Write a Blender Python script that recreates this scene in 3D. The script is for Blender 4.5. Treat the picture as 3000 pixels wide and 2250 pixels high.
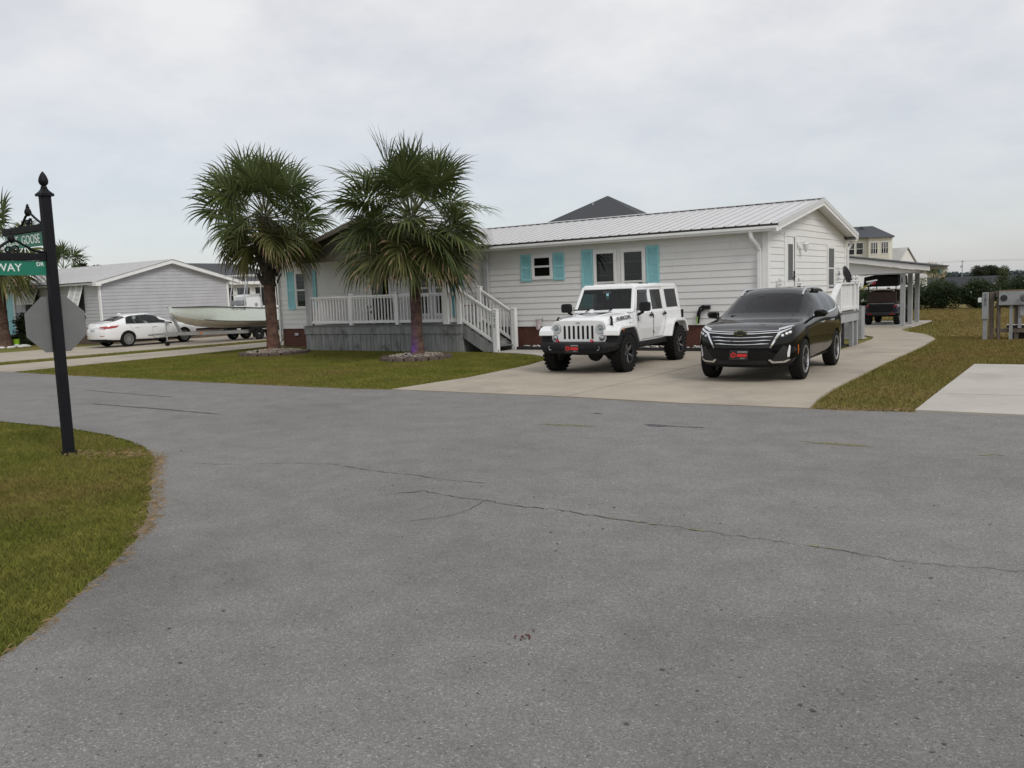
import bpy, bmesh, math, random
import numpy as np
from mathutils import Vector, Matrix, Euler
from mathutils.bvhtree import BVHTree
from mathutils.geometry import delaunay_2d_cdt

for o in list(bpy.data.objects): bpy.data.objects.remove(o)
SC = bpy.context.scene
COL = SC.collection
rad = math.radians
rng = random.Random(7)

# ------------------------------------------------------------------ camera
CAM_POS = Vector((7.02, -21.78, 1.766))
HEAD, PITCH, ROLL, LENS = rad(124.79), rad(6.208), rad(2.146), 29.77
cd = bpy.data.cameras.new("camera"); cam = bpy.data.objects.new("camera", cd); COL.objects.link(cam)
F = Vector((math.cos(HEAD)*math.cos(PITCH), math.sin(HEAD)*math.cos(PITCH), -math.sin(PITCH)))
R0 = Vector((math.sin(HEAD), -math.cos(HEAD), 0)); U0 = R0.cross(F)
RR = R0*math.cos(ROLL) - U0*math.sin(ROLL); UU = U0*math.cos(ROLL) + R0*math.sin(ROLL)
cam.matrix_world = Matrix(((RR.x, UU.x, -F.x, CAM_POS.x), (RR.y, UU.y, -F.y, CAM_POS.y), (RR.z, UU.z, -F.z, CAM_POS.z), (0, 0, 0, 1)))
cd.sensor_width = 36; cd.lens = LENS; cd.clip_start = 0.05; cd.clip_end = 3000
SC.camera = cam

# ------------------------------------------------------------------ sky and sun (overcast)
SUN_EL, SUN_AZ = 42.0, -22.0            # azimuth measured from +X towards +Y
W = bpy.data.worlds.new("World"); SC.world = W; W.use_nodes = True
nt = W.node_tree; nt.nodes.clear()
def wn(t, **k):
    n = nt.nodes.new(t)
    for a, b in k.items(): setattr(n, a, b)
    return n
L = nt.links.new
wo = wn('ShaderNodeOutputWorld'); bg = wn('ShaderNodeBackground')
sky = wn('ShaderNodeTexSky', sky_type='NISHITA', sun_disc=False)
sky.sun_elevation = rad(SUN_EL); sky.sun_rotation = rad(90 - SUN_AZ)
sky.air_density = 1.0; sky.dust_density = 1.2; sky.altitude = 5
skm = wn('ShaderNodeVectorMath', operation='SCALE'); skm.inputs['Scale'].default_value = 1.0
L(sky.outputs[0], skm.inputs[0])
tc = wn('ShaderNodeTexCoord'); sx = wn('ShaderNodeSeparateXYZ'); L(tc.outputs['Generated'], sx.inputs[0])
za = wn('ShaderNodeMath', operation='ABSOLUTE'); L(sx.outputs[2], za.inputs[0])
zz = wn('ShaderNodeMath', operation='ADD'); zz.inputs[1].default_value = 0.30; L(za.outputs[0], zz.inputs[0])
dx = wn('ShaderNodeMath', operation='DIVIDE'); L(sx.outputs[0], dx.inputs[0]); L(zz.outputs[0], dx.inputs[1])
dy = wn('ShaderNodeMath', operation='DIVIDE'); L(sx.outputs[1], dy.inputs[0]); L(zz.outputs[0], dy.inputs[1])
cx = wn('ShaderNodeCombineXYZ'); L(dx.outputs[0], cx.inputs[0]); L(dy.outputs[0], cx.inputs[1])
n1 = wn('ShaderNodeTexNoise'); n1.inputs['Scale'].default_value = 1.7; n1.inputs['Detail'].default_value = 7; n1.inputs['Roughness'].default_value = 0.52; n1.inputs['Distortion'].default_value = 0.25
L(cx.outputs[0], n1.inputs['Vector'])
n2 = wn('ShaderNodeTexNoise'); n2.inputs['Scale'].default_value = 5.2; n2.inputs['Detail'].default_value = 6; n2.inputs['Roughness'].default_value = 0.6
L(cx.outputs[0], n2.inputs['Vector'])
mx = wn('ShaderNodeMix', data_type='FLOAT'); mx.inputs[0].default_value = 0.38; L(n1.outputs[0], mx.inputs[2]); L(n2.outputs[0], mx.inputs[3])
lo = wn('ShaderNodeMapRange'); L(za.outputs[0], lo.inputs[0]); lo.inputs[1].default_value = 0.02; lo.inputs[2].default_value = 0.30; lo.inputs[3].default_value = 0.3; lo.inputs[4].default_value = 1.0
mf = wn('ShaderNodeMix', data_type='FLOAT'); L(lo.outputs[0], mf.inputs[0]); mf.inputs[2].default_value = 0.47; L(mx.outputs[0], mf.inputs[3])
cr = wn('ShaderNodeValToRGB'); L(mf.outputs[0], cr.inputs[0])
CLOUD = cr.color_ramp
CLOUD.elements[0].position = 0.40; CLOUD.elements[0].color = (6.45, 6.6, 7.0, 1)
CLOUD.elements[1].position = 0.60; CLOUD.elements[1].color = (7.95, 7.95, 8.0, 1)
# cloud sheet thins out towards the horizon, where the clear-sky colour shows through
th = wn('ShaderNodeMapRange'); L(za.outputs[0], th.inputs[0]); th.inputs[1].default_value = 0.0; th.inputs[2].default_value = 0.30; th.inputs[3].default_value = 0.58; th.inputs[4].default_value = 0.97
mc = wn('ShaderNodeMix', data_type='RGBA'); L(th.outputs[0], mc.inputs[0]); L(skm.outputs[0], mc.inputs[6]); L(cr.outputs[0], mc.inputs[7])
L(mc.outputs[2], bg.inputs[0]); bg.inputs[1].default_value = 0.10
L(bg.outputs[0], wo.inputs[0])

sd = bpy.data.lights.new("sun", 'SUN'); so = bpy.data.objects.new("sun", sd); COL.objects.link(so)
sd.energy = 1.5; sd.angle = rad(22); sd.color = (1.0, 0.965, 0.91)
sv = Vector((math.cos(rad(SUN_EL))*math.cos(rad(SUN_AZ)), math.cos(rad(SUN_EL))*math.sin(rad(SUN_AZ)), math.sin(rad(SUN_EL))))
so.rotation_euler = sv.to_track_quat('Z', 'Y').to_euler(); so.location = (30, -30, 40)

vs = SC.view_settings; vs.view_transform = 'Standard'; vs.look = 'None'; vs.exposure = 0.12; vs.gamma = 1.0; vs.use_curve_mapping = False
SC.render.engine = 'CYCLES'

# ------------------------------------------------------------------ materials
MATS = {}
def mat(name, col, rough=0.6, metal=0.0, var=0.0, vscale=4.0, vdetail=4, bump=0.0, bscale=40.0, coat=0.0, spec=0.5, col2=None, stretch=None, emis=None, estr=0.0, trans=0.0, dirt=None):
    """principled material: base colour with procedural variation, fine bump"""
    m = bpy.data.materials.new(name); m.use_nodes = True; t = m.node_tree; b = t.nodes['Principled BSDF']
    b.inputs['Roughness'].default_value = rough; b.inputs['Metallic'].default_value = metal
    b.inputs['Specular IOR Level'].default_value = spec; b.inputs['Coat Weight'].default_value = coat; b.inputs['Coat Roughness'].default_value = 0.03
    b.inputs['Base Color'].default_value = (*col, 1)
    if emis: b.inputs['Emission Color'].default_value = (*emis, 1); b.inputs['Emission Strength'].default_value = estr
    if trans: b.inputs['Transmission Weight'].default_value = trans
    tcn = t.nodes.new('ShaderNodeTexCoord'); vec = tcn.outputs['Object']
    if stretch:
        mp = t.nodes.new('ShaderNodeMapping'); mp.inputs['Scale'].default_value = stretch; t.links.new(vec, mp.inputs[0]); vec = mp.outputs[0]
    if var or col2:
        n = t.nodes.new('ShaderNodeTexNoise'); n.inputs['Scale'].default_value = vscale; n.inputs['Detail'].default_value = vdetail; n.inputs['Roughness'].default_value = 0.6
        t.links.new(vec, n.inputs['Vector'])
        r = t.nodes.new('ShaderNodeValToRGB'); e = r.color_ramp.elements
        e[0].position = 0.34; e[1].position = 0.66
        c2 = col2 if col2 else col
        e[0].color = (*[max(0, c*(1-var)) for c in col], 1); e[1].color = (*[min(1, c*(1+var)) for c in c2], 1)
        t.links.new(n.outputs[0], r.inputs[0]); out = r.outputs[0]
        if dirt:
            n3 = t.nodes.new('ShaderNodeTexNoise'); n3.inputs['Scale'].default_value = dirt[1]; n3.inputs['Detail'].default_value = 8; n3.inputs['Roughness'].default_value = 0.7
            t.links.new(tcn.outputs['Object'], n3.inputs['Vector'])
            r3 = t.nodes.new('ShaderNodeValToRGB'); r3.color_ramp.elements[0].position = dirt[2]; r3.color_ramp.elements[1].position = dirt[3]
            t.links.new(n3.outputs[0], r3.inputs[0])
            mxd = t.nodes.new('ShaderNodeMix'); mxd.data_type = 'RGBA'; t.links.new(r3.outputs[0], mxd.inputs[0]); t.links.new(out, mxd.inputs[6]); mxd.inputs[7].default_value = (*dirt[0], 1)
            out = mxd.outputs[2]
        t.links.new(out, b.inputs['Base Color'])
    if bump:
        n2 = t.nodes.new('ShaderNodeTexNoise'); n2.inputs['Scale'].default_value = bscale; n2.inputs['Detail'].default_value = 5
        t.links.new(vec, n2.inputs['Vector'])
        bp = t.nodes.new('ShaderNodeBump'); bp.inputs['Strength'].default_value = bump; bp.inputs['Distance'].default_value = 0.02
        t.links.new(n2.outputs[0], bp.inputs['Height']); t.links.new(bp.outputs[0], b.inputs['Normal'])
    MATS[name] = m
    return m

def glass_mat(name, tint=(0.25, 0.3, 0.3), rough=0.02, extra=0.0):
    """window glass: mostly a thin see-through film with a mirror coat"""
    m = bpy.data.materials.new(name); m.use_nodes = True; t = m.node_tree; t.nodes.clear()
    o = t.nodes.new('ShaderNodeOutputMaterial'); g = t.nodes.new('ShaderNodeBsdfGlossy'); g.inputs['Roughness'].default_value = rough
    tr = t.nodes.new('ShaderNodeBsdfTransparent'); tr.inputs[0].default_value = (*tint, 1)
    lw = t.nodes.new('ShaderNodeLayerWeight'); lw.inputs[0].default_value = 0.5            # same reflectance from both sides of the thin pane
    pw = t.nodes.new('ShaderNodeMath'); pw.operation = 'POWER'; pw.inputs[1].default_value = 5; t.links.new(lw.outputs['Facing'], pw.inputs[0])
    ad = t.nodes.new('ShaderNodeMath'); ad.operation = 'MULTIPLY_ADD'; ad.inputs[1].default_value = 0.9; ad.inputs[2].default_value = 0.045+extra; t.links.new(pw.outputs[0], ad.inputs[0])
    mxs = t.nodes.new('ShaderNodeMixShader'); t.links.new(ad.outputs[0], mxs.inputs[0]); t.links.new(tr.outputs[0], mxs.inputs[1]); t.links.new(g.outputs[0], mxs.inputs[2])
    t.links.new(mxs.outputs[0], o.inputs[0]); MATS[name] = m; return m

mat('siding_white', (0.70, 0.695, 0.685), 0.55, var=0.025, vscale=0.9, bump=0.04, bscale=60, stretch=(1, 1, 2))
mat('siding_grey', (0.42, 0.42, 0.44), 0.6, var=0.06, vscale=1.5, bump=0.05, bscale=60)
mat('trim_white', (0.74, 0.74, 0.735), 0.45, var=0.04, vscale=3)
mat('rail_white', (0.70, 0.70, 0.70), 0.45, var=0.05, vscale=2.5)
mat('rail_old', (0.66, 0.66, 0.66), 0.6, var=0.05, vscale=5, dirt=((0.16, 0.15, 0.14), 9, 0.60, 0.70), stretch=(1, 1, .3))
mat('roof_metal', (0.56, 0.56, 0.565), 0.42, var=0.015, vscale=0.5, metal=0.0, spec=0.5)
mat('roof_rib', (0.34, 0.34, 0.345), 0.5, var=0.1, vscale=3)  # darker tone for panel rib sides, their shading painted into the colour
mat('roof_dark', (0.045, 0.047, 0.052), 0.85, var=0.35, vscale=60, bump=0.4, bscale=90)
mat('roof_edge', (0.035, 0.03, 0.022), 0.7, var=0.4, vscale=6)
mat('brick', (0.115, 0.040, 0.028), 0.85, var=0.35, vscale=3.1, bump=0.3, bscale=80)
mat('mortar', (0.16, 0.12, 0.10), 0.95, var=0.2, vscale=12)
mat('teal', (0.27, 0.57, 0.61), 0.5, var=0.06, vscale=4)
mat('teal_dark', (0.09, 0.33, 0.36), 0.5, var=0.08, vscale=4)
mat('blind', (0.055, 0.057, 0.055), 0.6, var=0.1)
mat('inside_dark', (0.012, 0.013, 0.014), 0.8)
glass_mat('win_glass', (0.55, 0.6, 0.6))
mat('screen', (0.10, 0.105, 0.105), 0.7, var=0.15, vscale=9)
mat('deck_grey', (0.20, 0.208, 0.207), 0.75, var=0.22, vscale=2.2, bump=0.2, bscale=25, stretch=(4, 4, .7), dirt=((0.07, 0.074, 0.06), 2.6, 0.54, 0.72))
mat('deck_floor', (0.14, 0.145, 0.14), 0.8, var=0.25, vscale=3)
mat('taupe', (0.125, 0.11, 0.09), 0.75, var=0.15, vscale=2)
mat('post_grey', (0.33, 0.34, 0.35), 0.6, var=0.08, vscale=3)
mat('black_metal', (0.008, 0.008, 0.011), 0.6, spec=0.2, var=0.15, vscale=8)
mat('black_plastic', (0.011, 0.011, 0.012), 0.6, spec=0.25, var=0.15, vscale=10, bump=0.1, bscale=160)
mat('rubber', (0.010, 0.010, 0.010), 0.85, spec=0.2, var=0.2, vscale=10, bump=0.15, bscale=60)
mat('galv', (0.42, 0.43, 0.44), 0.42, metal=0.75, var=0.12, vscale=14)
mat('alu', (0.62, 0.63, 0.64), 0.3, metal=0.9, var=0.06, vscale=10)
mat('chrome', (0.78, 0.78, 0.79), 0.06, metal=1.0)
mat('rim_dark', (0.05, 0.05, 0.055), 0.35, metal=0.6, var=0.1)
mat('rim_silver', (0.5, 0.5, 0.51), 0.3, metal=0.85, var=0.08)
mat('paint_white', (0.76, 0.765, 0.77), 0.28, coat=0.8, var=0.015, vscale=2)
mat('paint_black', (0.003, 0.0034, 0.0045), 0.10, coat=0.25, spec=0.2)
glass_mat('car_glass', (0.30, 0.37, 0.36)); glass_mat('car_tint', (0.06, 0.065, 0.07)); glass_mat('lamp_glass', (0.85, 0.87, 0.88))
mat('cabin', (0.05, 0.05, 0.05), 0.8, var=0.2)
mat('seam', (0.012, 0.012, 0.012), 0.7)
mat('red_lens', (0.32, 0.012, 0.012), 0.18, coat=0.6)
mat('amber_lens', (0.5, 0.12, 0.02), 0.2, coat=0.6)
mat('red_tow', (0.42, 0.012, 0.03), 0.4)
mat('plate_black', (0.015, 0.015, 0.015), 0.4); mat('plate_red', (0.55, 0.02, 0.015), 0.4); mat('plate_text', (0.4, 0.42, 0.42), 0.5)
mat('concrete', (0.355, 0.31, 0.25), 0.85, var=0.09, vscale=0.9, vdetail=8, bump=0.12, bscale=120, dirt=((0.20, 0.175, 0.145), 0.55, 0.50, 0.80))
mat('concrete_grey', (0.42, 0.395, 0.355), 0.85, var=0.08, vscale=0.8, vdetail=8, bump=0.12, bscale=120, dirt=((0.28, 0.26, 0.23), 0.7, 0.52, 0.8))
mat('white_stone', (0.55, 0.54, 0.51), 0.8, var=0.2, vscale=8)
mat('pebble', (0.30, 0.26, 0.22), 0.75, var=0.55, vscale=14, vdetail=1)
mat('edging', (0.105, 0.076, 0.062), 0.85, var=0.25, vscale=9, bump=0.4, bscale=60)
mat('timber_black', (0.018, 0.016, 0.016), 0.8, var=0.3)
mat('old_wood', (0.125, 0.10, 0.08), 0.85, var=0.35, vscale=5, stretch=(5, 5, .6), bump=0.3, bscale=20)
mat('grey_box', (0.27, 0.28, 0.29), 0.5, var=0.1, vscale=7, dirt=((0.5, 0.5, 0.5), 5, 0.6, 0.75))
mat('sign_green', (0.003, 0.16, 0.10), 0.4, var=0.05); mat('sign_white', (0.72, 0.76, 0.74), 0.4)
mat('sign_back', (0.15, 0.152, 0.156), 0.6, metal=0.1, var=0.06, vscale=6)
mat('letter_dark', (0.05, 0.05, 0.05), 0.5)
mat('boat_hull', (0.76, 0.84, 0.81), 0.25, coat=0.4, var=0.03); mat('boat_bottom', (0.62, 0.58, 0.49), 0.4, var=0.12, vscale=2)
mat('boat_white', (0.75, 0.76, 0.76), 0.3, coat=0.3); mat('cushion', (0.20, 0.205, 0.215), 0.7, var=0.1)
mat('navy', (0.012, 0.015, 0.02), 0.4)
mat('maroon', (0.034, 0.016, 0.011), 0.5, var=0.3, vscale=5); mat('cart_paint', (0.012, 0.012, 0.03), 0.25, coat=0.6)
mat('yellow', (0.6, 0.5, 0.02), 0.5); mat('lime', (0.25, 0.5, 0.02), 0.5)
mat('cream', (0.62, 0.605, 0.53), 0.6, var=0.05); mat('tan', (0.38, 0.31, 0.24), 0.7, var=0.08)
mat('shed_dark', (0.020, 0.022, 0.028), 0.8, var=0.2, vscale=4)
mat('far_roof', (0.055, 0.06, 0.072), 0.85, var=0.2, vscale=9)
mat('bark', (0.075, 0.05, 0.035), 0.9, var=0.4, vscale=9, bump=0.5, bscale=25)
mat('palm_trunk_red', (0.088, 0.050, 0.036), 0.9, var=0.5, vscale=5, bump=0.8, bscale=18, stretch=(1, 1, 1.6), dirt=((0.15, 0.10, 0.075), 3.5, 0.52, 0.7))
mat('palm_boot', (0.060, 0.050, 0.036), 0.9, var=0.45, vscale=8, bump=0.5, bscale=25)
mat('berry', (0.09, 0.02, 0.015), 0.6); mat('straw', (0.21, 0.145, 0.07), 0.85, var=0.35, vscale=10)
mat('bag', (0.55, 0.45, 0.46), 0.5, var=0.2, vscale=20)

def leaf_mat(name, c1, c2, rough=0.5, scale=3.0, transl=0.35, spec=0.4):
    m = bpy.data.materials.new(name); m.use_nodes = True; t = m.node_tree; b = t.nodes['Principled BSDF']
    b.inputs['Roughness'].default_value = rough; b.inputs['Specular IOR Level'].default_value = spec
    g = t.nodes.new('ShaderNodeNewGeometry'); n = t.nodes.new('ShaderNodeTexNoise'); n.inputs['Scale'].default_value = scale; n.inputs['Detail'].default_value = 3
    tcn = t.nodes.new('ShaderNodeTexCoord'); t.links.new(tcn.outputs['Object'], n.inputs['Vector'])
    ad = t.nodes.new('ShaderNodeMath'); ad.operation = 'ADD'
    mu = t.nodes.new('ShaderNodeMath'); mu.operation = 'MULTIPLY'; mu.inputs[1].default_value = 0.6; t.links.new(g.outputs['Random Per Island'], mu.inputs[0])
    m2 = t.nodes.new('ShaderNodeMath'); m2.operation = 'MULTIPLY'; m2.inputs[1].default_value = 0.5; t.links.new(n.outputs[0], m2.inputs[0])
    t.links.new(mu.outputs[0], ad.inputs[0]); t.links.new(m2.outputs[0], ad.inputs[1])
    r = t.nodes.new('ShaderNodeValToRGB'); e = r.color_ramp.elements; e[0].position = 0.15; e[1].position = 0.9; e[0].color = (*c1, 1); e[1].color = (*c2, 1)
    t.links.new(ad.outputs[0], r.inputs[0]); t.links.new(r.outputs[0], b.inputs['Base Color'])
    if transl:
        o = t.nodes['Material Output']; tl = t.nodes.new('ShaderNodeBsdfTranslucent'); t.links.new(r.outputs[0], tl.inputs[0])
        mxs = t.nodes.new('ShaderNodeMixShader'); mxs.inputs[0].default_value = transl; t.links.new(b.outputs[0], mxs.inputs[1]); t.links.new(tl.outputs[0], mxs.inputs[2]); t.links.new(mxs.outputs[0], o.inputs[0])
    MATS[name] = m; return m
leaf_mat('frond', (0.034, 0.052, 0.015), (0.120, 0.148, 0.050), 0.48, 1.2, 0.32, 0.28)
leaf_mat('frond_old', (0.050, 0.060, 0.017), (0.15, 0.148, 0.052), 0.55, 1.2, 0.2, 0.25)
leaf_mat('frond_dead', (0.16, 0.10, 0.05), (0.30, 0.22, 0.13), 0.7, 1.2, 0.2)
leaf_mat('petiole', (0.05, 0.065, 0.022), (0.11, 0.11, 0.04), 0.45, 2, 0.0)
leaf_mat('oleander', (0.016, 0.030, 0.013), (0.055, 0.085, 0.030), 0.5, 1.5)
leaf_mat('oleander_light', (0.035, 0.058, 0.018), (0.10, 0.125, 0.045), 0.5, 1.5)
leaf_mat('oak_leaf', (0.018, 0.026, 0.015), (0.045, 0.058, 0.028), 0.6, 0.6)
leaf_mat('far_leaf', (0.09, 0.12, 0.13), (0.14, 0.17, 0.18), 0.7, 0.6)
leaf_mat('blossom', (0.55, 0.55, 0.52), (0.75, 0.75, 0.72), 0.6, 2)
leaf_mat('yellow_frond', (0.22, 0.14, 0.02), (0.35, 0.25, 0.05), 0.6, 2)

def ground_grass(name, tall):
    m = bpy.data.materials.new(name); m.use_nodes = True; t = m.node_tree; b = t.nodes['Principled BSDF']; b.inputs['Roughness'].default_value = 0.9; b.inputs['Specular IOR Level'].default_value = 0.15
    g = t.nodes.new('ShaderNodeNewGeometry')
    def noise(sc, det=4, ro=0.55):
        n = t.nodes.new('ShaderNodeTexNoise'); n.inputs['Scale'].default_value = sc; n.inputs['Detail'].default_value = det; n.inputs['Roughness'].default_value = ro; t.links.new(g.outputs['Position'], n.inputs['Vector']); return n.outputs[0]
    def ramp(src, p0, c0, p1, c1):
        r = t.nodes.new('ShaderNodeValToRGB'); e = r.color_ramp.elements; e[0].position = p0; e[1].position = p1; e[0].color = (*c0, 1); e[1].color = (*c1, 1); t.links.new(src, r.inputs[0]); return r.outputs[0]
    base = ramp(noise(1.1, 6, .65), 0.34, (0.102, 0.122, 0.020), 0.68, (0.195, 0.186, 0.046))
    brown = ramp(noise(5.0, 6, .7), 0.3, (0.17, 0.115, 0.042), 0.7, (0.24, 0.18, 0.075))
    fac = ramp(noise(0.33, 7, .68), 0.50, (0, 0, 0), 0.70, (1, 1, 1))
    # the open lot behind (large Y) is drier
    sp = t.nodes.new('ShaderNodeSeparateXYZ'); t.links.new(g.outputs['Position'], sp.inputs[0])
    mr = t.nodes.new('ShaderNodeMapRange'); t.links.new(sp.outputs[1], mr.inputs[0]); mr.inputs[1].default_value = -4; mr.inputs[2].default_value = 18; mr.inputs[3].default_value = 0.0; mr.inputs[4].default_value = 0.85
    mr2 = t.nodes.new('ShaderNodeMapRange'); t.links.new(sp.outputs[0], mr2.inputs[0]); mr2.inputs[1].default_value = 2.5; mr2.inputs[2].default_value = 4.5; mr2.inputs[3].default_value = 0.0; mr2.inputs[4].default_value = 0.55
    ad0 = t.nodes.new('ShaderNodeMath'); ad0.operation = 'ADD'; t.links.new(mr.outputs[0], ad0.inputs[0]); t.links.new(mr2.outputs[0], ad0.inputs[1])
    ad = t.nodes.new('ShaderNodeMath'); ad.operation = 'ADD'; ad.use_clamp = True; t.links.new(fac, ad.inputs[0]); t.links.new(ad0.outputs[0], ad.inputs[1])
    sc_ = t.nodes.new('ShaderNodeMath'); sc_.operation = 'MULTIPLY'; sc_.inputs[1].default_value = 0.8; t.links.new(ad.outputs[0], sc_.inputs[0])
    mm = t.nodes.new('ShaderNodeMix'); mm.data_type = 'RGBA'; t.links.new(sc_.outputs[0], mm.inputs[0]); t.links.new(base, mm.inputs[6]); t.links.new(brown, mm.inputs[7])
    fine = ramp(noise(45 if not tall else 9, 5, .7), 0.3, (0.62, 0.62, 0.62), 0.7, (1.3, 1.3, 1.3))
    ml = t.nodes.new('ShaderNodeMix'); ml.data_type = 'RGBA'; ml.blend_type = 'MULTIPLY'; ml.inputs[0].default_value = 1; t.links.new(mm.outputs[2], ml.inputs[6]); t.links.new(fine, ml.inputs[7])
    out = ml.outputs[2]
    if tall:
        rr_ = ramp(g.outputs['Random Per Island'], 0, (0.8, 0.8, 0.8), 1, (1.25, 1.22, 1.15))
        ml2 = t.nodes.new('ShaderNodeMix'); ml2.data_type = 'RGBA'; ml2.blend_type = 'MULTIPLY'; ml2.inputs[0].default_value = 1; t.links.new(out, ml2.inputs[6]); t.links.new(rr_, ml2.inputs[7]); out = ml2.outputs[2]
    t.links.new(out, b.inputs['Base Color'])
    if not tall:
        bp = t.nodes.new('ShaderNodeBump'); bp.inputs['Strength'].default_value = 0.7; bp.inputs['Distance'].default_value = 0.03; t.links.new(noise(60, 4), bp.inputs['Height']); t.links.new(bp.outputs[0], b.inputs['Normal'])
    MATS[name] = m; return m
ground_grass('grass_ground', False); ground_grass('grass_blade', True)

def asphalt():
    m = bpy.data.materials.new('asphalt'); m.use_nodes = True; t = m.node_tree; b = t.nodes['Principled BSDF']; b.inputs['Roughness'].default_value = 0.82; b.inputs['Specular IOR Level'].default_value = 0.35
    g = t.nodes.new('ShaderNodeNewGeometry')
    def noise(sc, det=4, ro=0.55):
        n = t.nodes.new('ShaderNodeTexNoise'); n.inputs['Scale'].default_value = sc; n.inputs['Detail'].default_value = det; n.inputs['Roughness'].default_value = ro; t.links.new(g.outputs['Position'], n.inputs['Vector']); return n.outputs[0]
    def ramp(src, pts):
        r = t.nodes.new('ShaderNodeValToRGB'); cr = r.color_ramp
        cr.elements[0].position = pts[0][0]; cr.elements[0].color = (*[pts[0][1]]*3, 1)
        cr.elements[1].position = pts[-1][0]; cr.elements[1].color = (*[pts[-1][1]]*3, 1)
        for p_, v_ in pts[1:-1]:
            e = cr.elements.new(p_); e.color = (v_, v_, v_, 1)
        t.links.new(src, r.inputs[0]); return r.outputs[0]
    def mul(a, c):
        n = t.nodes.new('ShaderNodeMix'); n.data_type = 'RGBA'; n.blend_type = 'MULTIPLY'; n.inputs[0].default_value = 1; t.links.new(a, n.inputs[6]); t.links.new(c, n.inputs[7]); return n.outputs[2]
    vo = t.nodes.new('ShaderNodeTexVoronoi'); vo.inputs['Scale'].default_value = 125; t.links.new(g.outputs['Position'], vo.inputs['Vector'])
    sep = t.nodes.new('ShaderNodeSeparateColor'); t.links.new(vo.outputs['Color'], sep.inputs[0])
    stone = ramp(sep.outputs[0], [(0, 0.118), (0.35, 0.154), (0.75, 0.174), (0.93, 0.205), (1.0, 0.28)])
    big = ramp(noise(0.35, 7, .68), [(0.32, 0.84), (0.46, 0.98), (0.6, 1.03), (0.72, 1.12)])
    mid = ramp(noise(2.2, 6, .65), [(0.3, 0.86), (0.7, 1.12)])
    pits = ramp(noise(33, 3, .5), [(0.28, 0.25), (0.35, 1.0), (1, 1.0)])
    gr = ramp(noise(190, 2, .5), [(0.25, 0.72), (0.75, 1.28)])
    c = mul(mul(mul(mul(stone, big), mid), pits), gr)
    for (sx_, sy_, sr_, dk) in ((1.6, -18.9, 1.3, .80), (2.2, -16.7, 1.3, .88), (6.6, -18.4, 1.7, .84), (3.6, -17.6, .5, .9), (-3.0, -13.6, 2.0, .92)):
        # old damp and oil stains, each with its own ragged outline
        n_ = t.nodes.new('ShaderNodeTexNoise'); n_.inputs['Scale'].default_value = 2.3; n_.inputs['Detail'].default_value = 5; t.links.new(g.outputs['Position'], n_.inputs['Vector'])
        vd = t.nodes.new('ShaderNodeVectorMath'); vd.operation = 'DISTANCE'; t.links.new(g.outputs['Position'], vd.inputs[0]); vd.inputs[1].default_value = (sx_, sy_, 0)
        m_ = t.nodes.new('ShaderNodeMath'); m_.operation = 'MULTIPLY_ADD'; t.links.new(n_.outputs[0], m_.inputs[0]); m_.inputs[1].default_value = sr_*1.6; t.links.new(vd.outputs['Value'], m_.inputs[2])
        dv = t.nodes.new('ShaderNodeMath'); dv.operation = 'DIVIDE'; t.links.new(m_.outputs[0], dv.inputs[0]); dv.inputs[1].default_value = sr_*2.2
        c = mul(c, ramp(dv.outputs[0], [(0.42, dk), (0.85, 1.0)]))
    tint = t.nodes.new('ShaderNodeMix'); tint.data_type = 'RGBA'; tint.blend_type = 'MULTIPLY'; tint.inputs[0].default_value = 1; t.links.new(c, tint.inputs[6]); tint.inputs[7].default_value = (1.14, 1.11, 1.07, 1)
    t.links.new(tint.outputs[2], b.inputs['Base Color'])
    bp = t.nodes.new('ShaderNodeBump'); bp.inputs['Strength'].default_value = 0.5; bp.inputs['Distance'].default_value = 0.006; t.links.new(vo.outputs['Distance'], bp.inputs['Height']); bp.invert = True
    t.links.new(bp.outputs[0], b.inputs['Normal'])
    MATS['asphalt'] = m
asphalt()
mat('crack', (0.065, 0.065, 0.063), 0.95, var=0.3, vscale=20)
mat('patch_dark', (0.075, 0.075, 0.078), 0.9, var=0.5, vscale=25)
mat('road_yellow', (0.21, 0.19, 0.06), 0.9, var=0.4, vscale=30)

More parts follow.
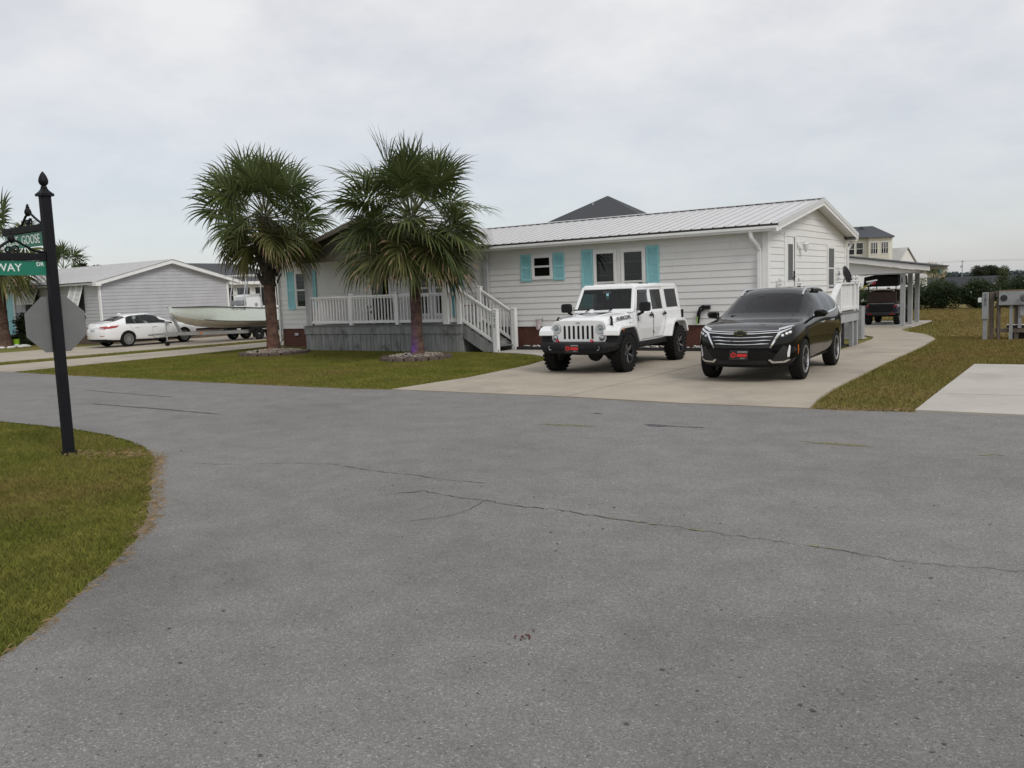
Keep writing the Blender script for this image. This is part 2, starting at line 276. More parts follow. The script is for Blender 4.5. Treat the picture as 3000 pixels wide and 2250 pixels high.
# ------------------------------------------------------------------ mesh helpers
class MB:
    def __init__(s): s.v = []; s.f = []; s.m = []
    def add(s, vs, fs, m=0):
        o = len(s.v); s.v += [tuple(v) for v in vs]; s.f += [tuple(i+o for i in f) for f in fs]; s.m += [m]*len(fs); return s
    def box(s, x0, x1, y0, y1, z0, z1, m=0):
        return s.add([(x0,y0,z0),(x1,y0,z0),(x1,y1,z0),(x0,y1,z0),(x0,y0,z1),(x1,y0,z1),(x1,y1,z1),(x0,y1,z1)],
                     [(3,2,1,0),(4,5,6,7),(0,1,5,4),(1,2,6,5),(2,3,7,6),(3,0,4,7)], m)
    def obox(s, M, sx, sy, sz, m=0):
        vs = [M @ Vector((a*sx/2, b*sy/2, c*sz/2)) for c in (-1, 1) for a, b in ((-1,-1),(1,-1),(1,1),(-1,1))]
        return s.add(vs, [(3,2,1,0),(4,5,6,7),(0,1,5,4),(1,2,6,5),(2,3,7,6),(3,0,4,7)], m)
    def bar(s, p0, p1, w, h, m=0, up=(0, 0, 1)):
        p0, p1 = Vector(p0), Vector(p1); d = (p1-p0); ln = d.length; d.normalize(); u = Vector(up)
        sd_ = d.cross(u); 
        if sd_.length < 1e-5: sd_ = d.cross(Vector((1, 0, 0)))
        sd_.normalize(); u = sd_.cross(d)
        M = Matrix(((d.x, sd_.x, u.x, (p0.x+p1.x)/2), (d.y, sd_.y, u.y, (p0.y+p1.y)/2), (d.z, sd_.z, u.z, (p0.z+p1.z)/2), (0, 0, 0, 1)))
        # keep a right-handed frame
        if M.to_3x3().determinant() < 0: M = M @ Matrix.Diagonal((1, -1, 1, 1))
        return s.obox(M, ln, w, h, m)
    def tube(s, pts, r, n=8, m=0, cap=True):
        pts = [Vector(p) for p in pts]; k = len(pts); rs = r if isinstance(r, (list, tuple)) else [r]*k
        o = len(s.v); prev = None
        for i, p in enumerate(pts):
            d = (pts[min(i+1, k-1)] - pts[max(i-1, 0)]).normalized()
            if prev is None:
                a = d.cross(Vector((0, 0, 1))); 
                if a.length < 1e-3: a = d.cross(Vector((1, 0, 0)))
            else: a = prev - d*prev.dot(d)
            a.normalize(); b = d.cross(a); prev = a
            for j in range(n):
                t_ = 2*math.pi*j/n; s.v.append(tuple(p + (a*math.cos(t_) + b*math.sin(t_))*rs[i]))
        for i in range(k-1):
            for j in range(n):
                s.f.append((o+i*n+j, o+i*n+(j+1) % n, o+(i+1)*n+(j+1) % n, o+(i+1)*n+j)); s.m.append(m)
        if cap:
            s.f.append(tuple(o+j for j in reversed(range(n)))); s.m.append(m); s.f.append(tuple(o+(k-1)*n+j for j in range(n))); s.m.append(m)
        return s
    def lathe(s, prof, n=16, M=None, m=0, cap=True):
        o = len(s.v); M = M or Matrix.Identity(4); k = len(prof)
        for r, h in prof:
            for j in range(n):
                t_ = 2*math.pi*j/n; s.v.append(tuple(M @ Vector((r*math.cos(t_), r*math.sin(t_), h))))
        for i in range(k-1):
            for j in range(n):
                s.f.append((o+i*n+j, o+i*n+(j+1) % n, o+(i+1)*n+(j+1) % n, o+(i+1)*n+j)); s.m.append(m)
        if cap:
            s.f.append(tuple(o+j for j in reversed(range(n)))); s.m.append(m); s.f.append(tuple(o+(k-1)*n+j for j in range(n))); s.m.append(m)
        return s
    def prism(s, poly, axis, a, b, m=0):
        """extrude a 2D polygon: axis 'x' poly=(y,z); 'y' poly=(x,z); 'z' poly=(x,y)"""
        def P(q, c): return {'x': (c, q[0], q[1]), 'y': (q[0], c, q[1]), 'z': (q[0], q[1], c)}[axis]
        n = len(poly); vs = [P(q, a) for q in poly] + [P(q, b) for q in poly]
        fs = [tuple(reversed(range(n))), tuple(range(n, 2*n))] + [(i, (i+1) % n, n+(i+1) % n, n+i) for i in range(n)]
        return s.add(vs, fs, m)
    def loft(s, rings, m=0, cap=True, closed=True):
        n = len(rings[0]); vs = [p for r in rings for p in r]; fs = []
        for i in range(len(rings)-1):
            for j in range(n if closed else n-1): fs.append((i*n+j, i*n+(j+1) % n, (i+1)*n+(j+1) % n, (i+1)*n+j))
        if cap: fs += [tuple(reversed(range(n))), tuple((len(rings)-1)*n+j for j in range(n))]
        return s.add(vs, fs, m)
    def mesh(s, name, mats, smooth=None, fix=True):
        me = bpy.data.meshes.new(name); me.from_pydata(s.v, [], s.f)
        if isinstance(mats, str): mats = [mats]
        for q in mats: me.materials.append(MATS[q])
        if len(mats) > 1: me.polygons.foreach_set('material_index', s.m)
        if fix:
            bm = bmesh.new(); bm.from_mesh(me); bmesh.ops.recalc_face_normals(bm, faces=bm.faces); bm.to_mesh(me); bm.free()
        if smooth is not None:
            me.polygons.foreach_set('use_smooth', [True]*len(me.polygons)); me.set_sharp_from_angle(angle=rad(smooth))
        me.update(); return me
    def build(s, name, mats, parent=None, smooth=None, bevel=0, fix=True):
        o = bpy.data.objects.new(name, s.mesh(name, mats, smooth, fix)); COL.objects.link(o)
        if parent: o.parent = parent
        if bevel:
            b = o.modifiers.new('bevel', 'BEVEL'); b.width = bevel; b.segments = 2; b.limit_method = 'ANGLE'; b.angle_limit = rad(40)
        return o
def tag(o, label=None, cat=None, group=None, kind=None):
    if label: o['label'] = label
    if cat: o['category'] = cat
    if group: o['group'] = group
    if kind: o['kind'] = kind
    return o
def thing(name, label, cat, loc=(0, 0, 0), rz=0, group=None):
    o = bpy.data.objects.new(name, None); COL.objects.link(o); o.location = loc; o.rotation_euler = (0, 0, rz); o.empty_display_size = 0.2
    return tag(o, label, cat, group)
def inst(name, me, parent=None, loc=(0, 0, 0), rot=(0, 0, 0), scale=None):
    o = bpy.data.objects.new(name, me); COL.objects.link(o); o.location = loc; o.rotation_euler = rot
    if parent: o.parent = parent
    if scale: o.scale = scale
    return o
def np_mesh(name, verts, faces, mats, nper=3, midx=None, smooth=False):
    """fast mesh: verts (N,3), faces (M,nper)"""
    me = bpy.data.meshes.new(name); v = np.asarray(verts, np.float32); f = np.asarray(faces, np.int32)
    me.vertices.add(len(v)); me.vertices.foreach_set('co', v.ravel()); me.loops.add(f.size); me.loops.foreach_set('vertex_index', f.ravel())
    me.polygons.add(len(f)); me.polygons.foreach_set('loop_start', np.arange(0, f.size, nper, dtype=np.int32)); me.polygons.foreach_set('loop_total', np.full(len(f), nper, np.int32))
    for q in ([mats] if isinstance(mats, str) else mats): me.materials.append(MATS[q])
    if midx is not None: me.polygons.foreach_set('material_index', np.asarray(midx, np.int32))
    if smooth: me.polygons.foreach_set('use_smooth', np.ones(len(f), bool))
    me.update(calc_edges=True); me.validate(); return me
def text_part(txt, size, M, mname, parent, name='lettering', extrude=0.004, width=None, shear=0.0, bold=0.0, align='CENTER'):
    c = bpy.data.curves.new('txt', 'FONT'); c.body = txt; c.size = size; c.extrude = extrude; c.align_x = align; c.align_y = 'CENTER'; c.shear = shear; c.offset = bold; c.resolution_u = 3
    t = bpy.data.objects.new('txt', c); COL.objects.link(t); bpy.context.view_layer.update()
    me = bpy.data.meshes.new_from_object(t.evaluated_get(bpy.context.evaluated_depsgraph_get())); bpy.data.objects.remove(t)
    me.materials.clear(); me.materials.append(MATS[mname])
    if width:
        xs = [v.co.x for v in me.vertices]; k = width/(max(xs)-min(xs))
        for v in me.vertices: v.co.x *= k
    me.transform(M); me.update()
    o = bpy.data.objects.new(name, me); COL.objects.link(o)
    if parent: o.parent = parent
    return o
def frame_M(origin, xdir, ydir):
    x = Vector(xdir).normalized(); y = Vector(ydir).normalized(); z = x.cross(y)
    return Matrix(((x.x, y.x, z.x, origin[0]), (x.y, y.y, z.y, origin[1]), (x.z, y.z, z.z, origin[2]), (0, 0, 0, 1)))
# ------------------------------------------------------------------ ground, road, concrete
def sheet(name, poly, z, m, parent=None, thick=0.0):
    b = MB()
    if thick: b.prism(poly, 'z', z-thick, z)
    else: b.add([(x, y, z) for x, y in poly], [tuple(range(len(poly)))])
    o = b.build(name, m, parent, fix=bool(thick))
    return o
g = sheet('ground', [(-900, -900), (900, -900), (900, 900), (-900, 900)], -0.02, 'grass_ground'); tag(g, 'mown lawn and open grass lots', 'ground', kind='structure')
ISLAND = [(-60, -15.42), (-20, -15.40), (-12, -15.38), (-7.49, -15.39), (-6.44, -15.34), (-5.34, -15.34), (-4.28, -15.43), (-3.46, -15.6), (-2.77, -15.8), (-2.05, -16.13), (-1.51, -16.47), (-0.89, -16.89), (-0.08, -17.43), (0.5, -17.85), (0.96, -18.22), (1.36, -18.58), (1.72, -18.99), (2.05, -19.37), (2.26, -19.61), (2.45, -19.9), (2.8, -20.7), (3.1, -22), (3.2, -24)]
def jitter(poly, amp, step, seed):
    r = random.Random(seed); out = []
    for i in range(len(poly)-1):
        a, b = Vector(poly[i]), Vector(poly[i+1]); n = max(1, int((b-a).length/step))
        for k in range(n):
            p = a.lerp(b, k/n); out.append((p.x + r.uniform(-amp, amp), p.y + r.uniform(-amp, amp)))
    out.append(poly[-1]); return out
edgeN = jitter([(-60, -9.98), (-18.5, -9.98), (-15, -10.1), (-12.5, -10.09), (-8.8, -10.14), (-5.2, -10.07), (-4.05, -9.95), (-0.76, -9.85), (1.91, -9.98), (3.76, -9.9), (4.45, -9.83), (5.12, -9.74), (6.3, -9.7), (20, -9.7), (60, -9.7)], 0.02, 0.25, 3)
edgeS = jitter(list(reversed(ISLAND)), 0.02, 0.15, 4)
road = sheet('road', [(200, -9.7), (200, -15.4), (16, -15.4), (14, -17), (14, -90), (3.2, -90)] + edgeS + [(-200, -15.42), (-200, -9.98)] + edgeN, 0.0, 'asphalt'); tag(road, 'worn grey asphalt street junction', 'road', kind='structure')
def ribbon(name, pts, w, z, m, parent, seed=1, wob=0.02, n=8):
    """thin irregular strip lying on a surface"""
    r = random.Random(seed); P = []
    for i in range(len(pts)-1):
        for k in range(n): 
            t = k/n; P.append((pts[i][0]*(1-t)+pts[i+1][0]*t + r.uniform(-wob, wob), pts[i][1]*(1-t)+pts[i+1][1]*t + r.uniform(-wob, wob)))
    P.append(pts[-1]); vs = []; fs = []
    for i, p in enumerate(P):
        a = Vector(P[max(i-1, 0)]); c = Vector(P[min(i+1, len(P)-1)]); d = (c-a).normalized(); nn = Vector((-d.y, d.x)); ww = w*r.uniform(0.25, 1.0)*(0.2 if i in (0, len(P)-1) else 1)
        vs += [(p[0]+nn.x*ww/2, p[1]+nn.y*ww/2, z), (p[0]-nn.x*ww/2, p[1]-nn.y*ww/2, z)]
        if i: fs.append((2*i-2, 2*i-1, 2*i+1, 2*i))
    return MB().add(vs, fs).build(name, m, parent, fix=False)
crB = [(1.81, -16.31), (2.04, -16.07), (2.5, -16.12), (2.75, -16.1), (3.07, -16.15), (3.46, -16.09), (3.9, -16.13), (4.3, -16.12), (4.54, -16.12), (5.01, -16.14), (5.44, -16.14), (5.83, -16.16), (6.02, -16.2), (6.36, -16.15), (6.7, -16.07), (9, -16.1)]
ribbon('crack', crB[:8], 0.018, 0.004, 'crack', road, 1, 0.022)
ribbon('crack', crB[7:], 0.010, 0.004, 'crack', road, 2, 0.02)
ribbon('crack', [(0.44, -15.56), (0.99, -15.62), (1.55, -15.59), (1.89, -15.63), (2.37, -15.57)], 0.014, 0.004, 'crack', road, 3, 0.01)
ribbon('crack', [(2.75, -16.1), (2.82, -16.41), (2.79, -16.66), (2.57, -16.95)], 0.010, 0.004, 'crack', road, 4, 0.01)
ribbon('crack', [(-1.23, -16.18), (-0.86, -16.09), (-0.48, -15.89), (-0.12, -15.69), (0.31, -15.55), (0.44, -15.56)], 0.012, 0.004, 'crack', road, 5, 0.01)
ribbon('patched_seam', [(-8.22, -13.45), (-7.31, -13.44), (-6.49, -13.42), (-5.41, -13.44), (-4.42, -13.45)], 0.10, 0.004, 'patch_dark', road, 6, 0.015)
ribbon('patched_seam', [(-11, -12.1), (-9, -12.2), (-7.5, -12.25)], 0.05, 0.004, 'patch_dark', road, 16, 0.02)
for k, (a, b_) in enumerate((((4.27, -12.40), (5.2, -12.38)), ((0.91, -12.4), (1.8, -12.32)), ((6.02, -12.4), (6.26, -12.43)))):
    for q in range(4): ribbon('paint_trace', [(a[0]+rng.uniform(0, .3), a[1]+q*.03-.05), (b_[0]-rng.uniform(0, .3), b_[1]+q*.03-.05)], 0.02, 0.004+q*1e-4, 'road_yellow', road, 20+k*5+q, 0.012)
for q in range(7): x = rng.uniform(3.8, 6.4); ribbon('paint_trace', [(x, -16.14), (x+rng.uniform(.05, .16), -16.14)], 0.02, 0.006, 'road_yellow', road, 50+q, 0.006, 3)
def blot(name, c, rx, ry, m, parent, z=0.004, seed=1, n=22):
    r = random.Random(seed); vs = [(c[0]+math.cos(2*math.pi*i/n)*rx*r.uniform(.7, 1.1), c[1]+math.sin(2*math.pi*i/n)*ry*r.uniform(.7, 1.1), z) for i in range(n)]
    return MB().add(vs, [tuple(range(n))]).build(name, m, parent, fix=False)
blot('tar_patch', (2.42, -11.96), 0.17, 0.10, 'patch_dark', road)
ribbon('tar_patch', [(2.5, -11.95), (2.8, -11.93), (3.05, -11.9)], 0.05, 0.0042, 'patch_dark', road, 9, 0.01)
for k, c in enumerate([(1.2, -11.3), (6.6, -11.6)]): blot('tar_patch', c, rng.uniform(.05, .12), rng.uniform(.03, .05), 'patch_dark', road, 0.004, 30+k)
r_ = random.Random(5); b = MB()
for k in range(420):                                                # little pits and bits of dark grit on the asphalt
    x, y = r_.uniform(-9, 7.5), r_.uniform(-20, -10.4)
    if y < -15.3 and x < 2.5 - (-15.3-y)*0.0 and y > -20 and x < -2 + (-16-y)*1.25 + 1.2: continue
    n = 6; s_ = r_.choice((.004, .006, .008, .012, .016)); a0 = r_.uniform(0, 6)
    b.add([(x+math.cos(a0+i)*s_*r_.uniform(.5, 1.2), y+math.sin(a0+i)*s_*.7*r_.uniform(.5, 1.2), 0.004) for i in range(n)], [tuple(range(n))])
tag(b.build('road_grit', 'crack', road, fix=False), kind='stuff')

# concrete: each slab its own piece, open joints between them
def slabs(name, label, polys, z, m, thick=0.1):
    t = thing(name, label, 'driveway'); t['kind'] = 'structure'
    for p in polys: sheet('slab', p, z, m, t, thick)
    return t
J = 0.016
slabs('driveway', 'wide beige concrete driveway in front of the house', [
    [(-4.02, -9.92), (-0.2-J, -9.83), (-0.2-J, -5.0-J), (-4.15, -5.0-J), (-3.86, -7.7)],
    [(-0.2+J, -9.83), (1.9, -9.95), (3.76, -9.88), (3.6, -8.86), (3.5, -7.55), (3.47, -6.5), (3.44, -5.0-J), (-0.2+J, -5.0-J)],
    [(-4.15, -5.0+J), (-0.2-J, -5.0+J), (-0.2-J, -0.5), (-4.3, -0.5), (-4.5, -3.73)],
    [(-0.2+J, -5.0+J), (3.44, -5.0+J), (3.38, -1.2-J), (1.71, -1.2-J), (1.71, -0.5), (-0.2+J, -0.5)],
    [(1.71, -1.2+J), (3.38, -1.2+J), (3.36, 1.9-J), (1.71, 1.9-J)],
    [(1.71, 1.9+J), (3.36, 1.9+J), (3.24, 4.7), (2.9, 6.0), (2.56, 7.0-J), (0.6, 7.0-J), (0.95, 6.4), (1.47, 5.4), (1.64, 4.33)],
    [(0.55, 7.0+J), (2.55, 7.0+J), (1.96, 8.0), (1.62, 9.0), (1.5, 9.6), (1.5, 10.9), (-1.6, 10.9), (-1.6, 8.3), (-0.4, 8.1)]], 0.012, 'concrete')
slabs('carport_floor', 'concrete carport floor under the golf cart', [[(-1.6, 10.93), (1.62, 10.93), (1.62, 15.2), (-1.6, 15.2)]], 0.03, 'concrete_grey')
slabs('front_walk', 'short concrete walk from driveway to porch steps', [[(-7.75, -1.45), (-6.9, -1.62), (-6.0, -2.0), (-5.1, -2.65), (-4.55, -3.5), (-4.32, -0.5), (-7.75, -0.45)]], 0.008, 'concrete_grey')
slabs('side_driveway', 'narrow concrete driveway beside the left lawn', [[(-22.3, -9.98), (-18.75, -9.98), (-19.0, -6), (-19.2, -3-J), (-22.35, -3-J)], [(-22.35, -3+J), (-19.2, -3+J), (-19.7, 2), (-20, 12), (-22.3, 12)]], 0.012, 'concrete')
slabs('neighbour_driveway', 'wide concrete driveway under sedan and boat', [[(-31, -9.98), (-24.2, -9.98), (-24.3, -4-J), (-31, -4-J)], [(-31, -4+J), (-24.3, -4+J), (-24.2, 3-J), (-31, 3-J)], [(-31, 3+J), (-24.2, 3+J), (-23.9, 14), (-31, 14)]], 0.010, 'concrete')
slabs('right_slab', 'pale concrete parking slab at right edge', [[(5.06, -9.62), (9.5, -9.62), (9.5, -7.75-J), (5.05, -7.75-J)], [(5.05, -7.75+J), (9.5, -7.75+J), (9.5, -2.9), (5.04, -2.9)]], 0.014, 'concrete_grey')

# ------------------------------------------------------------------ grass blades
def inside(px, py, poly):
    x, y = np.asarray(px), np.asarray(py); c = np.zeros(len(x), bool); n = len(poly)
    for i in range(n):
        x0, y0 = poly[i]; x1, y1 = poly[(i+1) % n]
        if y0 == y1: continue
        k = ((y0 > y) != (y1 > y)) & (x < (x1-x0)*(y-y0)/(y1-y0)+x0); c ^= k
    return c
def grass(name, poly, dens, h, w, seed, label, z=-0.02, fade=None, mname='grass_blade', lean=0.5):
    R = np.random.default_rng(seed); xs = [p[0] for p in poly]; ys = [p[1] for p in poly]
    n = int((max(xs)-min(xs))*(max(ys)-min(ys))*dens); x = R.uniform(min(xs), max(xs), n); y = R.uniform(min(ys), max(ys), n)
    k = inside(x, y, poly)
    if fade is not None: k &= R.random(n) < fade(x, y)
    x, y = x[k], y[k]; n = len(x)
    a = R.uniform(0, 2*np.pi, n); hh = h*R.uniform(.5, 1.15, n); ww = w*R.uniform(.7, 1.3, n); la = R.uniform(0, 2*np.pi, n); ll = hh*lean*R.uniform(.2, 1.6, n)
    V = np.empty((n, 4, 3)); ca, sa = np.cos(a)*ww/2, np.sin(a)*ww/2
    V[:, 0] = np.stack([x-ca, y-sa, np.full(n, z)], 1); V[:, 1] = np.stack([x+ca, y+sa, np.full(n, z)], 1)
    mx_, my_ = x+np.cos(la)*ll*.35, y+np.sin(la)*ll*.35
    V[:, 2] = np.stack([mx_+ca*.7, my_+sa*.7, z+hh*.6], 1); V[:, 3] = np.stack([x+np.cos(la)*ll, y+np.sin(la)*ll, z+hh], 1)
    i = np.arange(n)*4; Fc = np.concatenate([np.stack([i, i+1, i+2], 1), np.stack([i, i+2, i+3], 1)])
    me = np_mesh(name, V.reshape(-1, 3), Fc, mname)
    o = bpy.data.objects.new(name, me); COL.objects.link(o); return tag(o, label, 'grass', kind='stuff')
isl_poly = [(x, y) for x, y in ISLAND if x > -9] + [(-9, -24), (-9, -15.4)]
dist = lambda x, y: np.hypot(x-CAM_POS.x, y-CAM_POS.y)
grass('lawn_grass', isl_poly, 5200, 0.045, 0.006, 1, 'green grass of the corner lawn around the sign post', fade=lambda x, y: np.clip(9.0/dist(x, y), .25, 1.0)**1.6)
grass('lawn_grass', [(-18.8, -9.9), (-15, -10.05), (-12.5, -10.02), (-8.8, -10.08), (-5.2, -10.0), (-4.1, -9.9), (-3.9, -7.7), (-4.5, -3.7), (-5.1, -2.72), (-6.0, -2.05), (-7.0, -1.65), (-7.9, -1.5), (-8.9, -1.42), (-15.9, -1.42), (-16.0, -0.1), (-19.6, -0.1), (-19.25, -3)], 1500, 0.04, 0.012, 2, 'green lawn grass in front of the porch')
grass('lawn_grass', [(3.78, -9.85), (5.03, -9.7), (5.03, -2.9), (9.5, -2.88), (9.5, 6), (3.0, 6), (3.3, 4.65), (3.40, 1.9), (3.42, -2.9), (3.5, -6.5), (3.53, -7.6), (3.64, -8.9)], 1500, 0.04, 0.010, 3, 'patchy verge grass between the two concrete drives')
grass('lawn_grass', [(3.0, 6), (9.5, 6), (9.5, 29), (-9, 29), (-9, 15.35), (1.65, 15.3), (1.65, 10), (2.0, 8.1), (2.6, 7.05)], 240, 0.05, 0.02, 5, 'dry grass of the open lot behind the carport')
grass('lawn_grass', [(-24.15, -9.95), (-22.35, -9.95), (-22.35, 10), (-24.15, 10)], 500, 0.045, 0.02, 6, 'narrow grass strip between two left driveways')
# dead straw along the worn corner edge
def edge_straw(name, pts, n, sp, seed, label, h=0.02):
    R = np.random.default_rng(seed); P = np.array(pts); seg = R.integers(0, len(P)-1, n); t = R.random(n)[:, None]
    c = P[seg]*(1-t)+P[seg+1]*t + R.normal(0, sp, (n, 2)); a = R.uniform(0, np.pi, n); l = R.uniform(.015, .045, n); w = R.uniform(.002, .004, n)
    V = np.empty((n, 3, 3)); dx_, dy_ = np.cos(a)*l, np.sin(a)*l; zz_ = R.uniform(.003, h, n)
    V[:, 0] = np.stack([c[:, 0]-dx_, c[:, 1]-dy_, zz_*.4+.002], 1); V[:, 1] = np.stack([c[:, 0]-np.sin(a)*w, c[:, 1]+np.cos(a)*w, zz_], 1); V[:, 2] = np.stack([c[:, 0]+dx_, c[:, 1]+dy_, zz_*.6+.002], 1)
    me = np_mesh(name, V.reshape(-1, 3), np.arange(3*n).reshape(-1, 3), 'straw'); o = bpy.data.objects.new(name, me); COL.objects.link(o); return tag(o, label, 'straw', kind='stuff')
edge_straw('dead_straw', [(-2.0, -16.1), (-1.5, -16.45), (-0.9, -16.87), (-0.05, -17.4), (0.55, -17.82), (1.0, -18.2)], 1100, 0.045, 11, 'brown dead straw spilling over the worn road edge')
edge_straw('dead_straw', [(1.0, -18.2), (1.4, -18.56), (1.75, -18.97), (2.3, -19.62), (2.6, -20.2)], 260, 0.03, 12, 'thin brown straw along the near road edge')
edge_straw('dead_straw', [(-3.3, -16.5), (-2.6, -16.25), (-2.2, -16.15)], 420, 0.14, 15, 'brown dead grass beside the sign post foot', 0.03)
edge_straw('dead_straw', [(3.8, -9.8), (4.4, -9.75), (5.0, -9.65)], 600, 0.10, 13, 'brown dead straw at the verge end by the road')
edge_straw('dead_straw', [(-18, -10.0), (-12.5, -10.07), (-8.8, -10.12), (-4.1, -9.95)], 700, 0.05, 14, 'dry brown straw along the front lawn edge')
b = MB(); r_ = random.Random(3)
for k in range(9):
    x, y = 4.64+r_.gauss(0, .022), -18.35+r_.gauss(0, .03); s_ = r_.uniform(.004, .007)
    b.lathe([(0.001, 0), (s_, s_*.6), (s_*.9, s_*1.3), (0.001, s_*1.8)], 7, Matrix.Translation((x, y, 0.001)))
tag(b.build('fallen_berries', 'berry', None, 40), 'small dark red berries lying on the asphalt', 'berries', kind='stuff')
# ------------------------------------------------------------------ main house (front wall Y=0, right gable X=0)
HL, HW = -18.8, 8.1
ZB, EX = 0.69, 0.18
SLOPE, ZE, RY = 0.203, 3.245, 4.05     # roof surface z at the eave line (Y=-0.25), ridge Y
def zroof(y): return ZE + SLOPE*((y if y <= RY else 2*RY-y) + 0.25)
house = thing('house', 'long white single storey house with white metal roof and turquoise shutters', 'house', (0, 0, 0))
b = MB(); b.prism([(0.02, ZB-.01), (HW-.02, ZB-.01), (HW-.02, zroof(HW)-.14), (RY, zroof(RY)-.14), (0.02, zroof(0)-.14)], 'x', HL+.02, -.02)
b.build('wall', 'siding_white', house)
# lap siding, board by board
LB = 3.66
bm_ = MB().prism([(0, 0), (-.023, 0), (-.004, .186), (0, .186)], 'x', 0, LB-.004); board_me = bm_.mesh('siding_board', 'siding_white')
def siding_front(x0, x1, z0, nrow, y, parent, seed=1, me=board_me, name='siding_board'):
    r = random.Random(seed)
    for k in range(nrow):
        x = x0 - r.uniform(0, LB)
        while x < x1:
            a, c = max(x, x0), min(x+LB, x1)
            if c-a > .05:
                o = inst(name, me, parent, (a, y, z0+k*EX)); o.scale = ((c-a)/LB, 1, 1)
            x += LB
siding_front(HL+.1, -.1, ZB, 13, 0.0, house, 2)
def siding_gable(parent, x, y0, y1, z0, ztop, ex, th, sgn, m, name='siding_board'):
    """boards on a gable wall in the plane X=x, cut to the roof line ztop(y)"""
    zz_ = z0
    ys = np.linspace(y0, y1, 400)
    while True:
        zt = zz_+ex+.006
        ok0 = [y for y in ys if ztop(y) > zz_+.01]; ok1 = [y for y in ys if ztop(y) > zt]
        if len(ok0) < 3: break
        a0, c0 = ok0[0], ok0[-1]; a1, c1 = (ok1[0], ok1[-1]) if len(ok1) > 2 else ((a0+c0)/2-.01, (a0+c0)/2+.01)
        zt2 = zt if len(ok1) > 2 else ztop((a0+c0)/2)-.005
        xo = x+sgn*th; xi = x+sgn*.004
        MB().add([(x, a0, zz_), (x, c0, zz_), (x, c1, zt2), (x, a1, zt2), (xo, a0, zz_), (xo, c0, zz_), (xi, c1, zt2), (xi, a1, zt2)],
                 [(0, 1, 2, 3), (4, 5, 6, 7), (0, 1, 5, 4), (1, 2, 6, 5), (2, 3, 7, 6), (3, 0, 4, 7)]).build(name, m, parent)
        zz_ += ex
siding_gable(house, 0.0, 0.08, HW-.08, ZB, lambda y: zroof(y)-.13, EX, .020, 1, 'siding_white')
# brick base
b = MB(); b.box(HL+.03, -.03, .04, HW-.04, 0-.05, ZB); b.build('foundation', 'mortar', house)
brick_me = MB().box(0, .194, -.012, .03, 0, .057).mesh('brick', 'brick'); half_me = MB().box(0, .092, -.012, .03, 0, .057).mesh('brick', 'brick')
def bricks(x0, x1, y, z0, z1, parent, cap=10**6):
    n = 0; k = 0; z = z0
    while z < z1-.03:
        x = x0 - (.102 if k % 2 else 0)
        while x < x1:
            a = max(x, x0); c = min(x+.194, x1)
            if c-a > .04:
                o = inst('brick', brick_me, parent, (a, y+.034, z)); o.scale = ((c-a)/.194, 1, 1); n += 1
            x += .204
        z += .068; k += 1
    return n
foundation_front = tag(bpy.data.objects.new('brick_skirt', None), 'red brick base under the white siding'); COL.objects.link(foundation_front); foundation_front.parent = house
bricks(-7.5, -5.35, 0, .02, ZB-.01, foundation_front); bricks(-2.5, -1.6, 0, .02, ZB-.01, foundation_front); bricks(HL+.1, -15.95, 0, .02, ZB-.01, foundation_front)
b = MB(); k = 0; z = .02                                            # bricks hidden by the cars and steps, joined
while z < ZB-.04:
    for (x0, x1) in ((-5.35, -2.5), (-1.6, -.06), (-15.95, -7.5)):
        x = x0
        while x < x1-.05: b.box(x+.0, min(x+.194, x1), .022, .05, z, z+.057); x += .204
    for yy in np.arange(.1, HW-.25, .204): b.box(-.05, -.022, yy, yy+.194, z, z+.057)
    z += .068; k += 1
tag(b.build('brickwork', 'brick', house), kind='stuff')
# corner boards, frieze, soffit, fascia
MB().box(-.13, .028, -.028, .0, ZB-.02, 3.06).box(.0, .028, .0, .13, ZB-.02, 3.06).build('corner_trim', 'trim_white', house)
MB().box(HL-.028, HL+.13, -.028, .0, ZB-.02, 3.06).build('corner_trim', 'trim_white', house)
MB().box(.0, .028, HW-.11, HW, ZB-.02, 3.06).build('corner_trim', 'trim_white', house)
MB().box(HL+.14, -.14, -.024, 0, 2.985, 3.07).build('frieze_board', 'siding_white', house)
MB().box(HL-.3, .36, -.24, .0, 3.065, 3.085).box(HL-.3, .36, HW, HW+.24, 3.065, 3.085).build('soffit', 'trim_white', house)
# gable soffit and rake boards
def rake(x0, x1, m, name, dz0, dz1, parent, y0=-.25, y1=RY):
    for s in (0, 1):
        f = (lambda y: y) if s == 0 else (lambda y: 2*RY-y)
        a, c = f(y0), f(y1); za, zc = zroof(y0), zroof(y1)
        MB().add([(x0, a, za+dz0), (x1, a, za+dz0), (x1, a, za+dz1), (x0, a, za+dz1), (x0, c, zc+dz0), (x1, c, zc+dz0), (x1, c, zc+dz1), (x0, c, zc+dz1)],
                 [(0, 1, 2, 3), (4, 5, 6, 7), (0, 1, 5, 4), (1, 2, 6, 5), (2, 3, 7, 6), (3, 0, 4, 7)]).build(name, m, parent)
rake(.0, .335, 'trim_white', 'rake_soffit', -.125, -.110, house)
rake(.335, .362, 'trim_white', 'rake_board', -.185, -.012, house)
rake(HL-.33, HL-.30, 'trim_white', 'rake_board', -.185, -.012, house)
rake(.362, .376, 'roof_metal', 'rake_flashing', -.10, .032, house)
